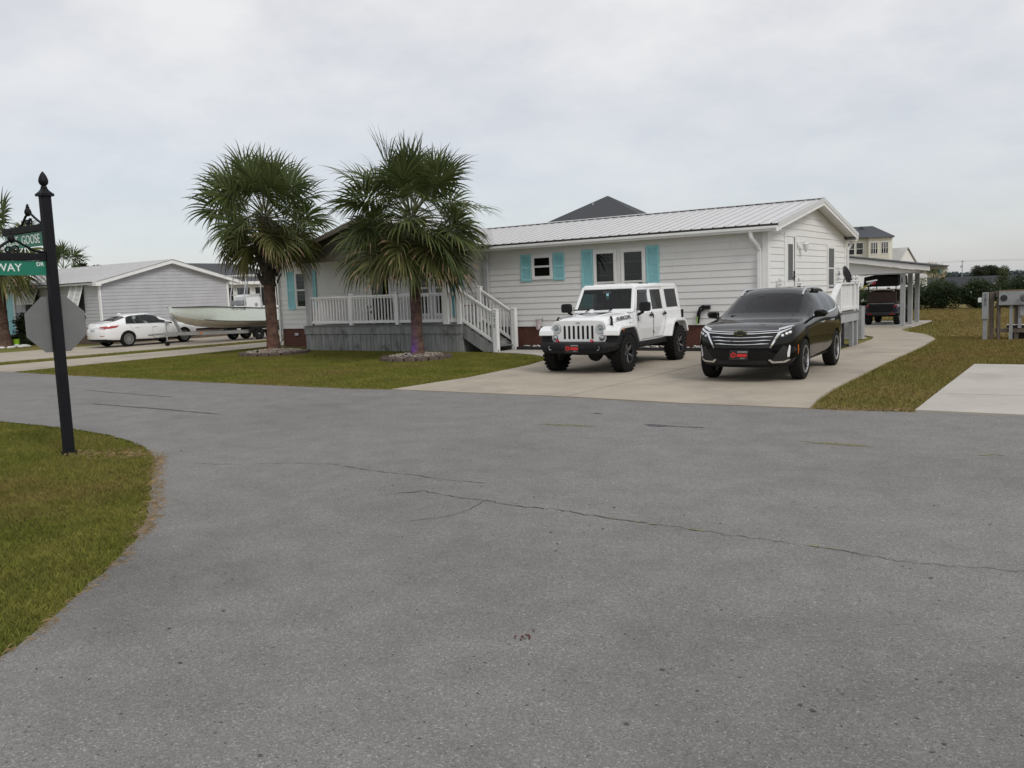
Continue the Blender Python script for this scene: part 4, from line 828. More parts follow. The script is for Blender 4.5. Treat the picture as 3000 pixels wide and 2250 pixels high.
while z < 2.45:
    xr = min(1.85, -.62+(2.56-.19-(z))/.157)
    xt = min(1.85, -.62+(2.56-.19-(z+.1))/.157)
    C_(MB().add([(-2.1, 11.1, z), (xr, 11.1, z), (xt, 11.1, z+.1), (-2.1, 11.1, z+.1), (-2.1, 11.085, z), (xr, 11.085, z), (xt, 11.095, z+.1), (-2.1, 11.095, z+.1)], [(0, 1, 2, 3), (4, 5, 6, 7), (0, 1, 5, 4), (1, 2, 6, 5), (2, 3, 7, 6), (3, 0, 4, 7)]).build('siding_board', 'siding_white', cp)); z += .1
C_(MB().box(-2.1, 1.9, 11.1, 11.24, 1.88, 1.94).build('beam', 'post_grey', cp)); C_(MB().box(1.14, 1.34, 11.2, 15.1, 1.90, 2.0).build('beam', 'post_grey', cp))
for yy in (11.2, 12.65, 14.1): post(cp, 1.25, yy, .0, 1.92, .15, 'post_grey', False, 'post', C_)
post(cp, -.75, 11.2, 0, 1.92, .20, 'siding_white', False, 'post', C_); post(cp, -1.9, 15.0, 0, 2.3, .15, 'post_grey', False, 'post', C_)
C_(MB().box(1.215, 1.245, 11.115, 11.125, 1.55, 1.75).build('thermometer', 'black_metal', cp))
sq = thing('squeegee', 'long handled squeegee with yellow and grey pole leaning in the carport', 'squeegee', (0, 10.7, 1.2))
MB().tube([(-.62, 0, -.10), (-.05, -.05, .20)], .014, 8).build('lower_pole', 'galv', sq); MB().tube([(-.05, -.05, .20), (.20, -.07, .335)], .016, 8).build('upper_pole', 'yellow', sq)
MB().bar((.20, -.07, .335), (.38, -.08, .45), .10, .06).build('neck', 'rim_silver', sq); MB().bar((.14, -.08, .44), (.50, -.08, .50), .03, .05).build('head', 'trim_white', sq); MB().bar((.32, -.09, .36), (.46, -.09, .40), .03, .05).build('clip', 'red_tow', sq)
# ------------------------------------------------------------------ vehicle tools
glass_mat('sedan_glass', (0.72, 0.78, 0.75))
mat('tint_band', (0.008, 0.009, 0.010), 0.15, spec=0.4)
mat('reflector', (0.78, 0.79, 0.80), 0.22, metal=0.15)
mat('dash', (0.06, 0.06, 0.062), 0.6)
def eval_mesh(me, sub=0, cutters=(), bevel=0):
    o = bpy.data.objects.new('tmp', me); COL.objects.link(o); tmp = [o]
    if bevel: bv = o.modifiers.new('b', 'BEVEL'); bv.width = bevel; bv.segments = 2; bv.limit_method = 'ANGLE'; bv.angle_limit = rad(35)
    if sub: s = o.modifiers.new('s', 'SUBSURF'); s.levels = s.render_levels = sub
    for c in cutters:
        co = bpy.data.objects.new('cut', c); COL.objects.link(co); tmp.append(co)
        m = o.modifiers.new('c', 'BOOLEAN'); m.operation = 'DIFFERENCE'; m.solver = 'EXACT'; m.object = co
    bpy.context.view_layer.update(); dg = bpy.context.evaluated_depsgraph_get()
    out = bpy.data.meshes.new_from_object(o.evaluated_get(dg))
    for t in tmp: bpy.data.objects.remove(t)
    return out
def split_parts(me, groups, parent):
    """groups: {name: (set of material indices, label)}; returns objects keyed by name"""
    out = {}
    for nm, idx in groups:
        bm = bmesh.new(); bm.from_mesh(me); bmesh.ops.delete(bm, geom=[f for f in bm.faces if f.material_index not in idx], context='FACES')
        if not bm.faces: bm.free(); continue
        m2 = bpy.data.meshes.new(nm); bm.to_mesh(m2); bm.free()
        for q in me.materials: m2.materials.append(q)
        m2.polygons.foreach_set('use_smooth', [True]*len(m2.polygons)); m2.set_sharp_from_angle(angle=rad(38))
        if nm.endswith('window'):
            bm = bmesh.new(); bm.from_mesh(m2); bm.faces.ensure_lookup_table(); left = set(f.index for f in bm.faces); isl = []
            while left:
                st_ = [left.pop()]; g_ = list(st_)
                while st_:
                    for e in bm.faces[st_.pop()].edges:
                        for f in e.link_faces:
                            if f.index in left: left.remove(f.index); st_.append(f.index); g_.append(f.index)
                isl.append(set(g_))
            bm.free()
            for g_ in isl:
                bm = bmesh.new(); bm.from_mesh(m2); bm.faces.ensure_lookup_table(); bmesh.ops.delete(bm, geom=[f for f in bm.faces if f.index not in g_], context='FACES')
                m3 = bpy.data.meshes.new(nm); bm.to_mesh(m3); bm.free()
                for q in me.materials: m3.materials.append(q)
                o = bpy.data.objects.new(nm, m3); COL.objects.link(o); o.parent = parent
            continue
        o = bpy.data.objects.new(nm, m2); COL.objects.link(o); o.parent = parent; out[nm] = o
    return out
def cyl_mesh(x, r, y0, y1, mname, n=40, z=None):
    z = r if z is None else z
    M = Matrix.Translation((x, 0, z)) @ Matrix.Rotation(-math.pi/2, 4, 'X')
    b = MB().lathe([(r, y0), (r, y1)], n, M); return b.mesh('cutter', mname)
class Skin:
    """projects flat outlines onto a finished body surface"""
    def __init__(s, me): 
        s.t = BVHTree.FromPolygons([v.co[:] for v in me.vertices], [p.vertices[:] for p in me.polygons])
    def ray(s, a, b, ax):
        if ax == 'front': o, d = Vector((9, a, b)), Vector((-1, 0, 0))
        elif ax == 'rear': o, d = Vector((-9, a, b)), Vector((1, 0, 0))
        elif ax == 'left': o, d = Vector((a, 9, b)), Vector((0, -1, 0))
        elif ax == 'right': o, d = Vector((a, -9, b)), Vector((0, 1, 0))
        else: o, d = Vector((a, b, 9)), Vector((0, 0, -1))
        h = s.t.ray_cast(o, d)
        return (h[0], h[1], d) if h[0] is not None else (None, None, d)
    def patch(s, poly, ax, off=.006, step=.05, m=0, mb=None, skirt=.02):
        mb = mb or MB(); P = [Vector(p) for p in poly]; pts = []
        for i in range(len(P)):
            a, c = P[i], P[(i+1) % len(P)]; n = max(1, int((c-a).length/step))
            pts += [a.lerp(c, k/n) for k in range(n)]
        nb = len(pts); xs = [p.x for p in P]; ys = [p.y for p in P]; grid = []
        u = min(xs)+step*.5
        while u < max(xs):
            v = min(ys)+step*.5
            while v < max(ys): grid.append(Vector((u, v))); v += step
            u += step
        allp = pts + [q for q in grid if inside([q.x], [q.y], [(p.x, p.y) for p in pts])[0]]
        res = delaunay_2d_cdt(allp, [(i, (i+1) % nb) for i in range(nb)], [], 1, 1e-5)
        V2, F2 = res[0], res[2]; vs = []; last = None
        for q in V2:
            h, n, d = s.ray(q.x, q.y, ax)
            if h is None:
                h2, n2, d2, _ = s.t.find_nearest(Vector((9 if ax == 'front' else 0, q.x, q.y)) if ax in ('front', 'rear') else Vector((q.x, 9 if ax == 'left' else -9, q.y)))
                h = last if last is not None else h2
                h = Vector((h.x, q.x, q.y)) if ax in ('front', 'rear') else (Vector((q.x, h.y, q.y)) if ax in ('left', 'right') else Vector((q.x, q.y, h.z)))
            else: last = h
            vs.append(h - d*off)
        n0 = len(vs); fs = [tuple(f) for f in F2]
        # side walls so the patch reads as a raised piece
        edges = {}
        for f in fs:
            for i in range(len(f)):
                e = (f[i], f[(i+1) % len(f)]); edges[tuple(sorted(e))] = edges.get(tuple(sorted(e)), 0)+1
        dv = {'front': Vector((-1, 0, 0)), 'rear': Vector((1, 0, 0)), 'left': Vector((0, -1, 0)), 'right': Vector((0, 1, 0)), 'top': Vector((0, 0, -1))}[ax]
        vs2 = [v + dv*skirt for v in vs]
        for e, c in edges.items():
            if c == 1: fs.append((e[0], e[1], n0+e[1], n0+e[0]))
        mb.add(vs+vs2, fs, m); return mb
    def line(s, pts, w, ax, off=.002, step=.04, m=0, mb=None):
        """thin strip following the surface"""
        mb = mb or MB(); P = []
        for i in range(len(pts)-1):
            a, c = Vector(pts[i]), Vector(pts[i+1]); n = max(1, int((c-a).length/step)); P += [a.lerp(c, k/n) for k in range(n)]
        P.append(Vector(pts[-1])); vs = []
        for i, p in enumerate(P):
            d = (P[min(i+1, len(P)-1)]-P[max(i-1, 0)]).normalized(); nn = Vector((-d.y, d.x))*w/2
            for q in (p+nn, p-nn):
                h, n, dd = s.ray(q.x, q.y, ax)
                if h is None: h = Vector(vs[-2]) if len(vs) > 1 else Vector((0, 0, 0)); 
                vs.append(h - dd*off)
        mb.add(vs, [(2*i, 2*i+1, 2*i+3, 2*i+2) for i in range(len(P)-1)], m); return mb
def wheel(parent, x, y, R, wd, rimR, style, side, tread=0):
    """tyre with rim as sub-part; side=+1 outer face towards +y"""
    M = Matrix.Translation((x, y, R)) @ Matrix.Rotation(-math.pi/2*side, 4, 'X')       # local z -> outward
    h = wd/2; b = MB()
    b.lathe([(rimR, -h*.85), (rimR+.02, -h), (R-.05, -h*1.02), (R-.012, -h*.86), (R-.004, -h*.5), (R-.002, 0), (R-.004, h*.5), (R-.012, h*.86), (R-.05, h*1.02), (rimR+.02, h), (rimR, h*.85)], 44, M, cap=False)
    if tread:
        for k in range(tread):
            a = 2*math.pi*k/tread
            for q, (z0, z1, tw) in enumerate(((-h*1.04, -h*.55, .55), (-h*.45, h*.0, .6), (h*.05, h*.5, .6), (h*.56, h*1.04, .55))):
                aa = a + (q % 2)*math.pi/tread; T = M @ Matrix.Rotation(aa, 4, 'Z') @ Matrix.Translation((R-.002, 0, (z0+z1)/2)); b.obox(T, .024, 2*math.pi*R/tread*tw, (z1-z0)*.9)
    w = b.build('wheel', 'rubber', parent, 35)
    b = MB(); d = h*.55
    b.lathe([(rimR+.004, -h*.8), (rimR-.005, h*.6), (rimR+.004, h*.98), (rimR-.020, h*.99), (rimR-.026, h*.75)], 36, M, m=1 if style in ('chrome', 'silver') else 0, cap=False)
    b.lathe([(rimR-.01, -h*.3), (.02, -h*.3)], 30, M, m=0, cap=False)
    b.lathe([(.002, d+.03), (.035, d+.028), (.05, d), (.06, d-.04)], 16, M, m=1 if style not in ('offroad', 'chrome') else 0, cap=False)
    n = {'offroad': 5, 'chrome': 5, 'silver': 8, 'cart': 6, 'trailer': 5}[style]
    for k in range(n):
        a = 2*math.pi*k/n
        for s_ in ((-1, 1) if style in ('offroad', 'silver', 'chrome') else (0,)):
            p0 = M @ Vector((.04*math.cos(a), .04*math.sin(a), d)); sp = .13 if style == 'chrome' else .2
            p1 = M @ Vector(((rimR-.005)*math.cos(a+s_*sp), (rimR-.005)*math.sin(a+s_*sp), h*.8)); up = M.to_3x3() @ Vector((0, 0, 1))
            b.bar(p0, p1, .030 if s_ else .05, .03, 1 if style in ('silver', 'cart') or (style == 'offroad' and s_ > 0) else 0, up)
    mats = {'offroad': ['rim_dark', 'rim_silver'], 'chrome': ['rim_dark', 'alu'], 'silver': ['rim_dark', 'rim_silver'], 'cart': ['rim_dark', 'chrome'], 'trailer': ['rim_dark', 'galv']}[style]
    b.build('rim', mats, w, 35)
    return w
def cage_body(rows, bulge_f, bulge_r, glass, mats, cutters, sub=2):
    """rows: list of half rings [(x,y,z)...] from floor centre to roof centre, front to rear. glass[(i,k)] -> material index"""
    K = len(rows[0]); vs = []; fs = []; mi = []; ring = 2*K-2
    for r in rows:
        vs += list(r); vs += [(p[0], -p[1], p[2]) for p in reversed(r[1:-1])]
    for i in range(len(rows)-1):
        for j in range(ring):
            jn = (j+1) % ring; fs.append((i*ring+j, i*ring+jn, (i+1)*ring+jn, (i+1)*ring+j))
            k = j if j < K-1 else ring-1-j
            mi.append(glass.get((i, k), 1 if k == 0 or k == 1 else 0))
    cols = [.62, .25, 0, -.25, -.62]
    for end, bul in ((0, bulge_f), (len(rows)-1, bulge_r)):
        base = end*ring; grid = []
        for k in range(K):
            L_ = base+k; R_ = base+(ring-k if 0 < k < K-1 else k)
            if k in (0, K-1): grid.append([L_]*7); continue
            p = rows[end][k]; row = [L_]
            for c in cols:
                vs.append((p[0]+bul[k]*(1-c*c), p[1]*c, p[2])); row.append(len(vs)-1)
            row.append(R_); grid.append(row)
        # poles k=0 and K-1 lie on y=0: move them out with the bulge
        for k in (0, K-1):
            p = rows[end][k]; vs[base+k] = (p[0]+bul[k], 0, p[2])
        for k in range(K-1):
            for c in range(6):
                q = []
                for v in (grid[k][c], grid[k][c+1], grid[k+1][c+1], grid[k+1][c]):
                    if v not in q: q.append(v)
                if len(q) >= 3: fs.append(tuple(q) if end else tuple(reversed(q))); mi.append(glass.get((('f' if end == 0 else 'r'), k), 0))
    me = bpy.data.meshes.new('cage'); me.from_pydata(vs, [], fs)
    for q in mats: me.materials.append(MATS[q])
    me.polygons.foreach_set('material_index', mi)
    bm = bmesh.new(); bm.from_mesh(me); bmesh.ops.recalc_face_normals(bm, faces=bm.faces); bm.to_mesh(me); bm.free()
    return eval_mesh(me, sub, cutters)
def mirror_y(pts): return [(-p[0], p[1]) for p in reversed(pts)]
def ell(cx, cz, rx, rz, n=24): return [(cx+rx*math.cos(2*math.pi*i/n), cz+rz*math.sin(2*math.pi*i/n)) for i in range(n)]
def plate(parent, M, w=.31, h=.155, frame=.012):
    """novelty front plate: black field, red band, blossom and small unreadable lettering"""
    b = MB().box(-w/2-frame, w/2+frame, -h/2-frame, h/2+frame, -.008, .0); b.v = [tuple(M @ Vector(v)) for v in b.v]; p = b.build('licence_plate', 'plate_black', parent, bevel=.003)
    b = MB().box(-w*.10, w*.46, -h*.20, h*.16, .001, .004); b.v = [tuple(M @ Vector(v)) for v in b.v]; b.build('red_band', 'plate_red', p)
    b = MB()
    for k in range(10):
        a = 2*math.pi*k/10; T = M @ Matrix.Translation((-w*.31+math.cos(a)*h*.23, math.sin(a)*h*.23, .003)) @ Matrix.Rotation(a, 4, 'Z'); b.obox(T, h*.22, h*.10, .004)
    b.build('blossom', 'plate_red', p)
    b = MB().lathe([(h*.12, .005), (h*.12, .008)], 10, M @ Matrix.Translation((-w*.31, 0, 0))); b.build('blossom_eye', 'plate_black', p)
    b = MB()
    r = random.Random(2)
    for k in range(11): b.obox(M @ Matrix.Translation((-w*.05+k*w*.05, h*.37, .002)), w*.03, h*.16*r.uniform(.7, 1), .002)
    for k in range(6): b.obox(M @ Matrix.Translation((w*.12+k*w*.045, -h*.36, .002)), w*.025, h*.08, .002)
    b.build('small_print', 'plate_text', p)
    return p

# ------------------------------------------------------------------ white off-road car (origin: ground under the front axle, +x forward)
def build_jeep():
    t = thing('offroad_car', 'white four door off-road car with black bumper parked before the shuttered windows', 'car', (-1.93, -5.93, .012), rad(-87.4))
    WB = -2.946
    # tub
    me = MB().loft([[(x, -w, z0), (x, w, z0), (x, w+.02, .85), (x, w, z1), (x, -w, z1), (x, -w-.02, .85)] for x, w, z0, z1 in ((-.70, .765, .56, 1.21), (-1.6, .775, .56, 1.215), (-3.44, .765, .60, 1.22))]).mesh('tub', ['paint_white', 'seam'])
    cut = cyl_mesh(WB, .50, -1.2, 1.2, 'seam', z=.42); cut2 = None
    me = eval_mesh(me, 0, [], .03); me2 = eval_mesh(me, 0, [cut]); sk = Skin(me2)
    for p in me2.polygons: p.use_smooth = False
    tub = bpy.data.objects.new('body', me2); COL.objects.link(tub); tub.parent = t
    MB().box(-3.3, -.6, -.62, .62, .42, .6).box(-.6, .45, -.40, .40, .45, .80).box(-.2, .2, -.6, .6, .36, .46).box(WB-.08, WB+.08, -.6, .6, .34, .46).lathe([(.02, -.12), (.14, -.09), (.16, 0), (.14, .09), (.02, .12)], 14, Matrix.Translation((0, .14, .37)) @ Matrix.Rotation(math.pi/2, 4, 'Y')).build('chassis', 'black_plastic', t, 30)
    for s in (1, -1): MB().box(-2.42, -.62, s*.74, s*.80, .47, .575).build('rock_rail', 'black_plastic', t, bevel=.015)
    # hood and cowl
    st = []
    for x, w, zt in ((-.70, .69, 1.235), (-.45, .675, 1.222), (-.1, .645, 1.20), (.25, .61, 1.165), (.42, .595, 1.125), (.475, .585, 1.085)):
        st.append([(x, -w, .72), (x, -w-.005, zt-.13), (x, -w+.03, zt-.055), (x, -w+.13, zt-.012), (x, -.2, zt+.006), (x, .2, zt+.006), (x, w-.13, zt-.012), (x, w-.03, zt-.055), (x, w+.005, zt-.13), (x, w, .72)])
    hme = MB().loft(st).mesh('hood', 'paint_white', 60); hood = bpy.data.objects.new('hood', hme); COL.objects.link(hood); hood.parent = t; hs = Skin(hme)
    # raised centre of hood with two vents
    hs.patch([(-.62, -.40), (.30, -.26), (.30, .26), (-.62, .40)], 'top', .014, .1).build('hood_bulge', 'paint_white', hood, 50)
    for s in (-1, 1):
        hs.patch([(-.30, s*.20), (-.02, s*.16), (-.02, s*.27), (-.30, s*.33)], 'top', .020, .06).build('hood_vent', 'black_plastic', hood)
    sl = []
    for s in (1, -1):
        z0 = 1.09; b = MB()
        ax = 'left' if s > 0 else 'right'
        hs.line([(-.69, 1.09), (-.1, 1.065), (.40, 1.0), (.47, .985)], .008, ax).build('hood_seam', 'seam', hood)
        # latch
        MB().box(.20, .25, s*.625, s*.66, .99, 1.13).bar((.235, s*.635, 1.13), (.20, s*.61, 1.17), .05, .03).box(.19, .26, s*.615, s*.665, .97, 1.01).build('hood_latch', 'black_plastic', t, bevel=.008)
        text_part('RUBICON', .105, frame_M((-.30, s*.677, 1.120), (-s*1, 0.055*s*-1*-1, .045*s), (0, -.25*s, 1)), 'letter_dark', hood, 'lettering', .003, .60, bold=.002)
    # grille panel: rounded outline, real openings behind dark slots
    gp = [(-.60, .66), (.60, .66), (.635, .72), (.645, .88), (.635, 1.0), (.60, 1.065), (.53, 1.10), (.3, 1.113), (-.3, 1.113), (-.53, 1.10), (-.60, 1.065), (-.635, 1.0), (-.645, .88), (-.635, .72)]
    gme = MB().prism(gp, 'x', .42, .50).mesh('grille', ['paint_white', 'seam'])
    cuts = []
    for k in range(-3, 4):
        n = 10; pts = [(k*.108+.027*math.cos(math.pi*i/n), .975+.027*math.sin(math.pi*i/n)) for i in range(n+1)] + [(k*.108-.027*math.cos(math.pi*i/n), .74-.027*math.sin(math.pi*i/n)) for i in range(n+1)]
        cuts.append(MB().prism(pts, 'x', .40, .6).mesh('cut', 'seam'))
    gme = eval_mesh(gme, 0, [], .012); gme = eval_mesh(gme, 0, cuts); gme.polygons.foreach_set('use_smooth', [False]*len(gme.polygons))
    gr = bpy.data.objects.new('grille', gme); COL.objects.link(gr); gr.parent = t
    MB().box(.476, .482, -.5, .5, .69, 1.03).build('grille_backing', 'inside_dark', gr)
    for s in (-1, 1):
        M = Matrix.Translation((.50, s*.515, .935)) @ Matrix.Rotation(math.pi/2, 4, 'Y')
        hl = MB().lathe([(.100, -.01), (.100, .018), (.088, .022), (.084, .010), (.05, -.002), (.005, -.004)], 28, M).build('headlight', ['reflector'], t, 40)
        MB().lathe([(.105, -.005), (.105, .012), (.096, .018), (.094, .005)], 28, M, cap=False).build('bezel', 'black_plastic', hl, 40)
        MB().lathe([(.088, .018), (.06, .032), (.02, .038), (.001, .038)], 24, M).build('lens', 'lamp_glass', hl, 40); MB().lathe([(.028, -.02), (.028, .015), (.002, .02)], 14, M).build('bulb', 'rim_silver', hl, 40)
        M2 = Matrix.Translation((.502, s*.545, .745)) @ Matrix.Rotation(math.pi/2, 4, 'Y')
        sg = MB().lathe([(.052, 0), (.05, .012), (.03, .02), (.002, .022)], 20, M2).build('turn_signal', 'rim_silver', t, 40); MB().lathe([(.058, -.002), (.058, .010), (.05, .012)], 20, M2, cap=False).build('bezel', 'black_plastic', sg, 40)
        # fender flares
        y0, y1 = sorted((s*.585, s*.935)); 
        fo = [(.55, .79), (.53, .89), (.46, .955), (.36, .985), (-.26, .995), (-.40, .96), (-.50, .86), (-.66, .60), (-.575, .60), (-.42, .84), (-.34, .905), (-.22, .925), (.30, .915), (.40, .885), (.455, .83), (.465, .79)]
        MB().prism(fo, 'y', y0, y1).build('front_flare', 'paint_white', t, bevel=.02)
        MB().prism([(.50, .60), (.45, .86), (.30, .91), (-.30, .91), (-.44, .80), (-.58, .55), (-.35, .55), (-.25, .75), (.25, .78), (.36, .60)], 'y', *sorted((s*.45, s*.90))).build('wheel_liner', 'black_plastic', t)
        fr = [(-2.33, .60), (-2.47, .88), (-2.56, .965), (-2.68, .995), (-3.18, .995), (-3.32, .95), (-3.42, .86), (-3.50, .66), (-3.42, .66), (-3.345, .83), (-3.27, .90), (-3.15, .925), (-2.72, .925), (-2.62, .90), (-2.545, .83), (-2.43, .60)]
        MB().prism(fr, 'y', *sorted((s*.74, s*.935))).build('rear_flare', 'paint_white', t, bevel=.02)
        MB().lathe([(.028, 0), (.026, .01), (.002, .014)], 14, Matrix.Translation((.30, s*.936, .90)) @ Matrix.Rotation(-s*math.pi/2, 4, 'X') ).build('side_marker', 'amber_lens', t, 40)
        for wx in (0, WB): wheel(t, wx, s*.79, .408, .262, .225, 'offroad', s, 26)
    # front bumper
    bm = MB().loft([[(.50, y, .60*k+.66*(1-k)) if False else (x0, y, zt), (x1, y, zt-.01), (x1+.02, y, (zt+zb)/2), (x1-.02, y, zb), (x0, y, zb)] for y, x0, x1, zt, zb, k in
        ((-.90, .44, .52, .655, .53, 0), (-.86, .44, .60, .66, .49, 0), (-.66, .44, .70, .662, .445, 0), (-.42, .44, .745, .662, .43, 0), (0, .44, .76, .662, .43, 0), (.42, .44, .745, .662, .43, 0), (.66, .44, .70, .662, .445, 0), (.86, .44, .60, .66, .49, 0), (.90, .44, .52, .655, .53, 0))])
    bme = bm.mesh('bumper', 'black_plastic'); bp = bpy.data.objects.new('bumper', bme); COL.objects.link(bp); bp.parent = t; bv = bp.modifiers.new('b', 'BEVEL'); bv.width = .012; bv.segments = 2; bv.limit_method = 'ANGLE'; bs = Skin(bme)
    for s in (-1, 1):
        bs.patch([(s*.62, .50), (s*.28, .50), (s*.26, .53), (s*.28, .595), (s*.60, .60), (s*.64, .56)] if s > 0 else list(reversed([(s*.62, .50), (s*.28, .50), (s*.26, .53), (s*.28, .595), (s*.60, .60), (s*.64, .56)])), 'front', .006, .08).build('fog_recess', 'black_metal', bp)
        M = Matrix.Translation((.727, s*.545, .55)) @ Matrix.Rotation(math.pi/2, 4, 'Y'); fl = MB().lathe([(.048, -.02), (.046, .01), (.034, .0), (.004, -.01)], 18, M).build('fog_light', 'reflector', bp, 40)
        MB().tube([(.62, s*.40, .66), (.66, s*.40, .70), (.71, s*.40, .705), (.735, s*.40, .675)], .016, 8).tube([(.70, s*.40, .70), (.70, s*.37, .725)], .012, 6).build('tow_hook', 'red_tow', bp, 50)
    MB().box(.745, .775, -.18, .14, .455, .625).build('plate_bracket', 'black_plastic', bp)
    plate(t, frame_M((.782, -.02, .545), (0, 1, 0), (0, 0, 1)))
    # windshield frame, roof, pillars
    A0, A1 = (-.715, 1.225), (-1.00, 1.765)
    def wp(y, f, off=0.0):
        x = A0[0]+(A1[0]-A0[0])*f; z = A0[1]+(A1[1]-A0[1])*f; return Vector((x+off*.885, y, z+off*.466))
    b = MB(); hw = lambda f: .715-.085*f
    for s in (-1, 1): b.bar(wp(s*(hw(0)-.02), 0), wp(s*(hw(1)-.02), 1), .075, .06, up=(.885, 0, .466))
    b.bar(wp(-hw(0), .045), wp(hw(0), .045), .07, .085, up=(.466, 0, -.885)).bar(wp(-hw(1), .97), wp(hw(1), .97), .07, .07, up=(.466, 0, -.885))
    b.build('windshield_frame', 'paint_white', t, bevel=.015)
    q = lambda f0, f1, off: [wp(-hw(f0)+.05, f0, off), wp(hw(f0)-.05, f0, off), wp(hw(f1)-.05, f1, off), wp(-hw(f1)+.05, f1, off)]
    ws = MB().add(q(.075, .93, .018), [(0, 1, 2, 3)]).build('windshield', 'car_glass', t, fix=False)
    MB().add(q(.78, .93, .021), [(0, 1, 2, 3)]).build('shade_band', 'car_tint', ws, fix=False)
    MB().add(q(.075, .93, .012) + [wp(-hw(.1)+.085, .11, .012), wp(hw(.1)-.085, .11, .012), wp(hw(.9)-.085, .90, .012), wp(-hw(.9)+.085, .90, .012)], [(0, 1, 5, 4), (1, 2, 6, 5), (2, 3, 7, 6), (3, 0, 4, 7)]).build('glass_border', 'tint_band', ws, fix=False)
    roof = MB().loft([[(x, -w, z-.10), (x, -w, z-.045), (x, -w+.05, z), (x, w-.05, z), (x, w, z-.045), (x, w, z-.10)] for x, w, z in ((-.965, .645, 1.795), (-1.05, .66, 1.825), (-2.2, .665, 1.838), (-3.35, .655, 1.825), (-3.43, .645, 1.80))]).build('hard_top', 'paint_white', t, bevel=.02)
    for xx in (-1.75,): MB().box(xx-.006, xx+.006, -.62, .62, 1.826, 1.842).build('roof_seam', 'seam', roof)
    for k in range(4): MB().box(-1.65, -1.15, -.42+.28*k-.03, -.42+.28*k+.03, 1.825, 1.846).build('roof_rib', 'paint_white', roof, bevel=.008)
    MB().add([(-3.43, -.645, 1.72), (-3.43, .645, 1.72), (-3.46, .70, 1.22), (-3.46, -.70, 1.22)], [(0, 1, 2, 3)]).build('rear_window', 'car_tint', t, fix=False)
    yb = lambda z: .742-.085*(z-1.2)/.55
    for s in (-1, 1):
        def SQ(x0, x1, x2, x3, z0, z1, th=.0):   # quad on the leaning cabin side: bottom x0..x1, top x3..x2
            return [(x0, s*(yb(z0)+th), z0), (x1, s*(yb(z0)+th), z0), (x2, s*(yb(z1)+th), z1), (x3, s*(yb(z1)+th), z1)]
        def slab(x0, x1, x2, x3, z0, z1, mb):
            a = SQ(x0, x1, x2, x3, z0, z1); c = SQ(x0, x1, x2, x3, z0, z1, -.05); mb.add(a+c, [(0, 1, 2, 3), (4, 5, 6, 7), (0, 1, 5, 4), (1, 2, 6, 5), (2, 3, 7, 6), (3, 0, 4, 7)]); return mb
        b = MB(); slab(-.76, -.82, -1.07, -1.02, 1.20, 1.735, b); slab(-.8, -1.58, -1.58, -.85, 1.20, 1.245, b); slab(-1.03, -1.6, -1.6, -1.02, 1.69, 1.735, b); slab(-1.555, -1.63, -1.63, -1.555, 1.2, 1.735, b); b.build('front_door_frame', 'paint_white', t, bevel=.006)
        b = MB(); slab(-1.64, -1.72, -1.72, -1.64, 1.20, 1.735, b); slab(-1.7, -2.4, -2.4, -1.7, 1.20, 1.245, b); slab(-1.7, -2.4, -2.4, -1.7, 1.69, 1.735, b); slab(-2.35, -2.45, -2.43, -2.33, 1.2, 1.735, b); b.build('rear_door_frame', 'paint_white', t, bevel=.006)
        b = MB(); slab(-2.455, -2.60, -2.58, -2.44, 1.20, 1.745, b); slab(-2.6, -3.36, -3.36, -2.6, 1.20, 1.27, b); slab(-2.58, -3.36, -3.34, -2.58, 1.68, 1.745, b); slab(-3.27, -3.45, -3.43, -3.24, 1.2, 1.745, b); b.build('quarter_panel', 'paint_white', t, bevel=.008)
        MB().add(SQ(-.86, -1.56, -1.56, -1.06, 1.24, 1.70, -.012), [(0, 1, 2, 3)]).build('front_side_window', 'car_glass', t, fix=False)
        MB().add(SQ(-1.71, -2.36, -2.34, -1.71, 1.24, 1.70, -.012), [(0, 1, 2, 3)]).build('rear_side_window', 'car_tint', t, fix=False)
        MB().add(SQ(-2.585, -3.285, -3.26, -2.57, 1.262, 1.69, .004), [(0, 1, 2, 3)]).build('quarter_window', 'tint_band', t, fix=False)
        MB().add(SQ(-1.06, -1.56, -1.56, -1.08, 1.63, 1.70, .006), [(0, 1, 2, 3)]).build('rain_visor', 'tint_band', t, fix=False)
        ax = 'left' if s > 0 else 'right'
        b = MB(); sk.line([(-.80, 1.19), (-.80, .68), (-.86, .615), (-1.60, .615), (-1.62, .66), (-1.635, 1.19)], .010, ax, mb=b); sk.line([(-1.645, 1.19), (-1.645, .62), (-2.20, .62), (-2.36, .95), (-2.44, 1.19)], .010, ax, mb=b); b.build('door_seams', 'seam', tub, fix=False)
        for hx, hz in ((-.83, 1.07), (-.83, .72), (-1.665, 1.10), (-1.665, .76)):
            MB().box(hx-.03, hx+.055 if False else hx+.03, *sorted((s*.785, s*.815)), hz-.03, hz+.03).box(hx-.08, hx-.03, *sorted((s*.785, s*.80)), hz-.022, hz+.022).build('hinge', 'paint_white', t, bevel=.006)
            MB().tube([(hx+.035, s*.80, hz-.035), (hx+.035, s*.80, hz+.035)], .008, 6).build('hinge_pin', 'seam', t)
        for hx in (-1.50, -2.28): MB().box(hx-.075, hx+.075, *sorted((s*.79, s*.825)), 1.115, 1.15).box(hx-.085, hx-.05, *sorted((s*.78, s*.82)), 1.105, 1.16).lathe([(.018, 0), (.016, .02)], 10, Matrix.Translation((hx-.03, s*.785, 1.18)) @ Matrix.Rotation(-s*math.pi/2, 4, 'X')).build('door_handle', 'black_plastic', t, bevel=.006)
